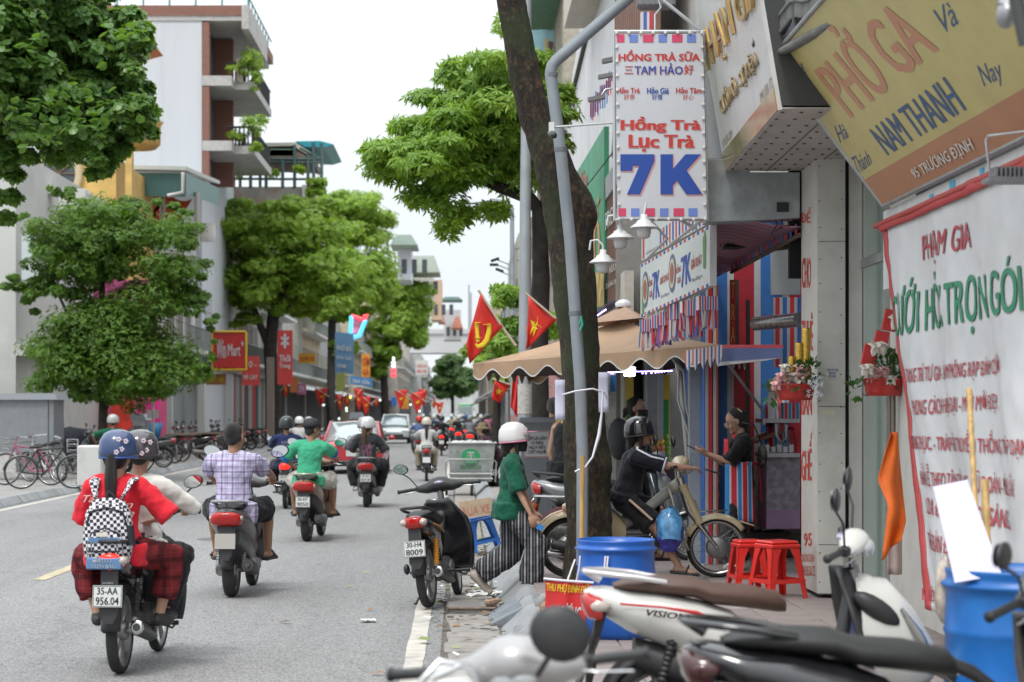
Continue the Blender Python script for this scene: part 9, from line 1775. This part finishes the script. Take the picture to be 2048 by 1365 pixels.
for i,(px,py,s_,h_,lit,hr,kd,ex)in enumerate(far_):
 k='underbone' if kd=='u' else 'scooter';near=py>905;z_=at(px,py)
 bk_=bike(k,z_,random.uniform(-.04,.04),('small %s of the rider in %s %s'%('motorbike' if kd=='u' else 'scooter',WORD[s_],ex)),body=random.choice([GLB,GRS,M('red_car_paint'),M('graphite_paint'),M('silver_paint')]),lit=bool(lit),lod=1 if near else 2,group='motorbikes in the far traffic',mirrors=(1,1)if near else(0,0))if(kd,lit,near)not in protos or near else copy_tree(protos[(kd,lit,near)])
 if not near and(kd,lit,near)not in protos:protos[(kd,lit,near)]=bk_
 bk_.location=z_;bk_['label']='small %s of the rider in %s %s'%('motorbike' if kd=='u' else 'scooter',WORD[s_],ex)
 sit(person('rider in a %s shirt and %s helmet %s'%(WORD[s_],WORD[h_],ex),(0,0,0),0,ride(k,y=.16,lean=.1),cloth('shirt_'+s_,SH[s_]),'half',cloth('pants_tan',(.35,.3,.22))if hr else cloth('pants_dark',(.04,.04,.05)),hair=hr or 'short',helmet=(M('helmet_'+h_,HN[h_],.3,coat=.4),BLK,None),vx=.02 if near else .034,face=False,hem=.1,fem=bool(hr),group='people riding motorbikes',shoes=BLK if near else None,s=.96),bk_)
lb=bike('scooter',at(225,975),.1,'dark scooter partly hidden behind the red shirted girl',body=GLB,lod=1);sit(person('rider in a dark green shirt and pale grey helmet left of the red shirted girl',(0,0,0),0,ride('scooter',y=.1,hands={-1:(-.42,.2,1.05),1:(.3,.77,1.06)}),cloth('dark_green_tshirt'),'half',cloth('pants_dark'),skin=SKIN2,helmet=(M('helmet_pale',(.33,.34,.32),.3,coat=.4),BLK,None),vx=.018,face=False,group='people riding motorbikes',s=1.05),lb)
pk_=[(52,'u',-9.35,1,'black motorbike wrapped in a dark cover beside the utility cabinet'),(54,'s',-9.5,1,'dark scooter with grey panel behind the bicycles'),(58.5,'u',-9.2,-1,'old motorbike nearest the thin post'),(61,'u',-9.25,-1,'old motorbike with wooden cargo rack, nearer one'),(63,'u',-9.3,-1,'old motorbike with wooden cargo rack, second one'),(67,'u',-9.2,-1,'silver engined motorbike in the left row'),(70,'s',-9.35,-1,'black scooter in the left row before the shutters'),(73,'s',-9.3,-1,'dark scooter with round mirrors in the left row'),(76.5,'u',-9.2,-1,'red striped motorbike in the left row'),(80,'s',-9.3,-1,'last black scooter of the left row before the red door')]
pk_+=[(50.2,'s',-9.0,-1,'dark scooter standing by the foot of the bushy tree'),(56.4,'u',-8.9,-1,'black motorbike right behind the rider with the pale helmet'),(64.8,'s',-8.8,-1,'graphite scooter between the two cargo motorbikes and the silver engined one'),(68.6,'u',-8.9,-1,'worn motorbike squeezed in beside the black scooter'),(74.6,'u',-8.9,-1,'black motorbike squeezed in before the red striped one'),(83,'s',-9.2,-1,'lone dark scooter near the forked tree'),(86.5,'u',-9.2,-1,'motorbike right in front of the forked tree')]
for i,(y,kd,x,s,lab)in enumerate(pk_):
 bk_=bike('underbone' if kd=='u' else 'scooter',V((x+(.5 if s<0 else-.6),y,.15)),HALF+random.uniform(-.3,.2),lab,body=[GLB,M('graphite_paint'),GRS][i%3],lod=1,lean=.06,group='motorbikes parked on the left pavement',accent=M('red_car_paint')if 'red' in lab else None,alloy=kd=='s')
 if 'cargo' in lab:MB().bev((0,-.12,.88),(.42,.9,.06),.01).build('cargo_rack',M('wood_beam'),bk_)
 if 'cover' in lab:m=MB();m.ball((0,.3,.75),(.42,1.0,.42),16,10);m.v=[tuple(V(v)+V((noise.noise(V(v)*4)*.14,0,noise.noise(V(v)*5)*.12)))for v in m.v];m.build('cover',M('cover_dark',(.02,.022,.035),.7,var=.4),bk_)
def bicycle(loc,rz,label,col,lean=0.):
 o=empty('bicycle',loc,rz,label,'bicycle','bicycles parked on the left pavement');o.rotation_euler=(0,lean,rz);r=.33
 for y in(0,1.05):
  w_=bpy.data.objects.new('wheel',None);COL.objects.link(w_);w_.parent=o;MB().tube([(0,y+math.cos(a)*r,r+.02+math.sin(a)*r)for a in[k*.2094 for k in range(31)]],.02,6,cap=False).build('tyre',TYRE,w_);m=MB()
  for k in range(14):m.tube([(0,y,r+.02),(0,y+math.cos(k*.449)*r,r+.02+math.sin(k*.449)*r)],.003,3)
  m.tube([(0,y+math.cos(a)*(r-.02),r+.02+math.sin(a)*(r-.02))for a in[k*.2094 for k in range(31)]],.01,4,cap=False);m.build('spokes',CHR,w_)
  m=MB();arcfender(m,y,r,r+.05,20,170,.05);m.build('mudguard',GRS,o)
 m=MB();bb=V((0,.45,.3));st=V((0,.32,.8));hd=V((0,.86,.85));ra=V((0,0,.35));fa=V((0,1.05,.35))
 for a,b in((bb,st),(bb,hd),(st,hd),(bb,ra),(st,ra),(hd,fa)):m.tube([a,b],.02,6)
 m.tube([hd,hd+V((0,-.05,.18))],.015,6);m.build('frame',col,o);m=MB();m.tube([(-.28,.68,1.05),(-.1,.78,1.04),(0,.81,1.03),(.1,.78,1.04),(.28,.68,1.05)],.014,6);m.build('handlebar',CHR,o);m=MB();lo(m,[(.16,.86,.09,.03),(.3,.87,.06,.03),(.42,.87,.02,.02)]);m.build('saddle',SEAT,o)
 m=MB()
 for k in range(6):
  for p_,q_ in(((-.16+k*.064,.92,.78),(-.18+k*.07,.92,1.0)),((-.16+k*.064,1.12,.78),(-.18+k*.07,1.14,1.0))):m.tube([p_,q_],.005,3)
 for z in(.78,.9,1.0):m.tube([(-.17,.92,z),(.17,.92,z),(.17,1.13,z),(-.17,1.13,z),(-.17,.92,z)],.006,4)
 m.build('basket',CHR,o);return o
bicycle(V((-8.95,40.6,.15)),-HALF+.25,'black bicycle with white tipped saddle, leftmost of the row',BLK,.1);bicycle(V((-8.75,42.6,.15)),HALF-.2,'pink framed bicycle with wire basket before the cabinet',M('pink_frame',(.3,.07,.13),.4),.08);bicycle(V((-8.9,44.2,.15)),HALF-.7,'white bicycle standing obliquely right of the pink one',M('white_frame',(.42,.42,.4),.3),-.08);bicycle(V((-9.2,45.6,.15)),HALF-.9,'grey bicycle, rightmost and partly behind the white one',M('graphite_paint'),.05)
tag(MB().sheet(lambda u,v:W(150+u*12,965-u*0+v*8,43)+V((u*.3,v*.4,.1*u)),3,3,.01).build('cardboard_sheet',M('cardboard'),),'tan cardboard piece lying on the left pavement edge','cardboard')
def cable(a,b,sag,r,label,n=14):
 m=MB();a,b=V(a),V(b);m.tube([a.lerp(b,i/n)-V((0,0,sag*4*(i/n)*(1-i/n)))for i in range(n+1)],r,4);return tag(m.build('overhead_cable',M('cable_black')),label,'cable','overhead cables')
for i,(a,b,sg_)in enumerate((((2.6,20,5.9),(1.6,60,6.6),.5),((2.7,20,5.7),(1.7,60,6.3),.7),((-9.6,46,6.2),(-9.6,100,6.4),.8),((-9.7,46,5.9),(-9.7,100,6.0),1.1))):cable(a,b,sg_,.012,['upper thin cable along the right facades','lower thin cable along the right facades','upper thin cable before the left facades','lower thin cable before the left facades'][i])
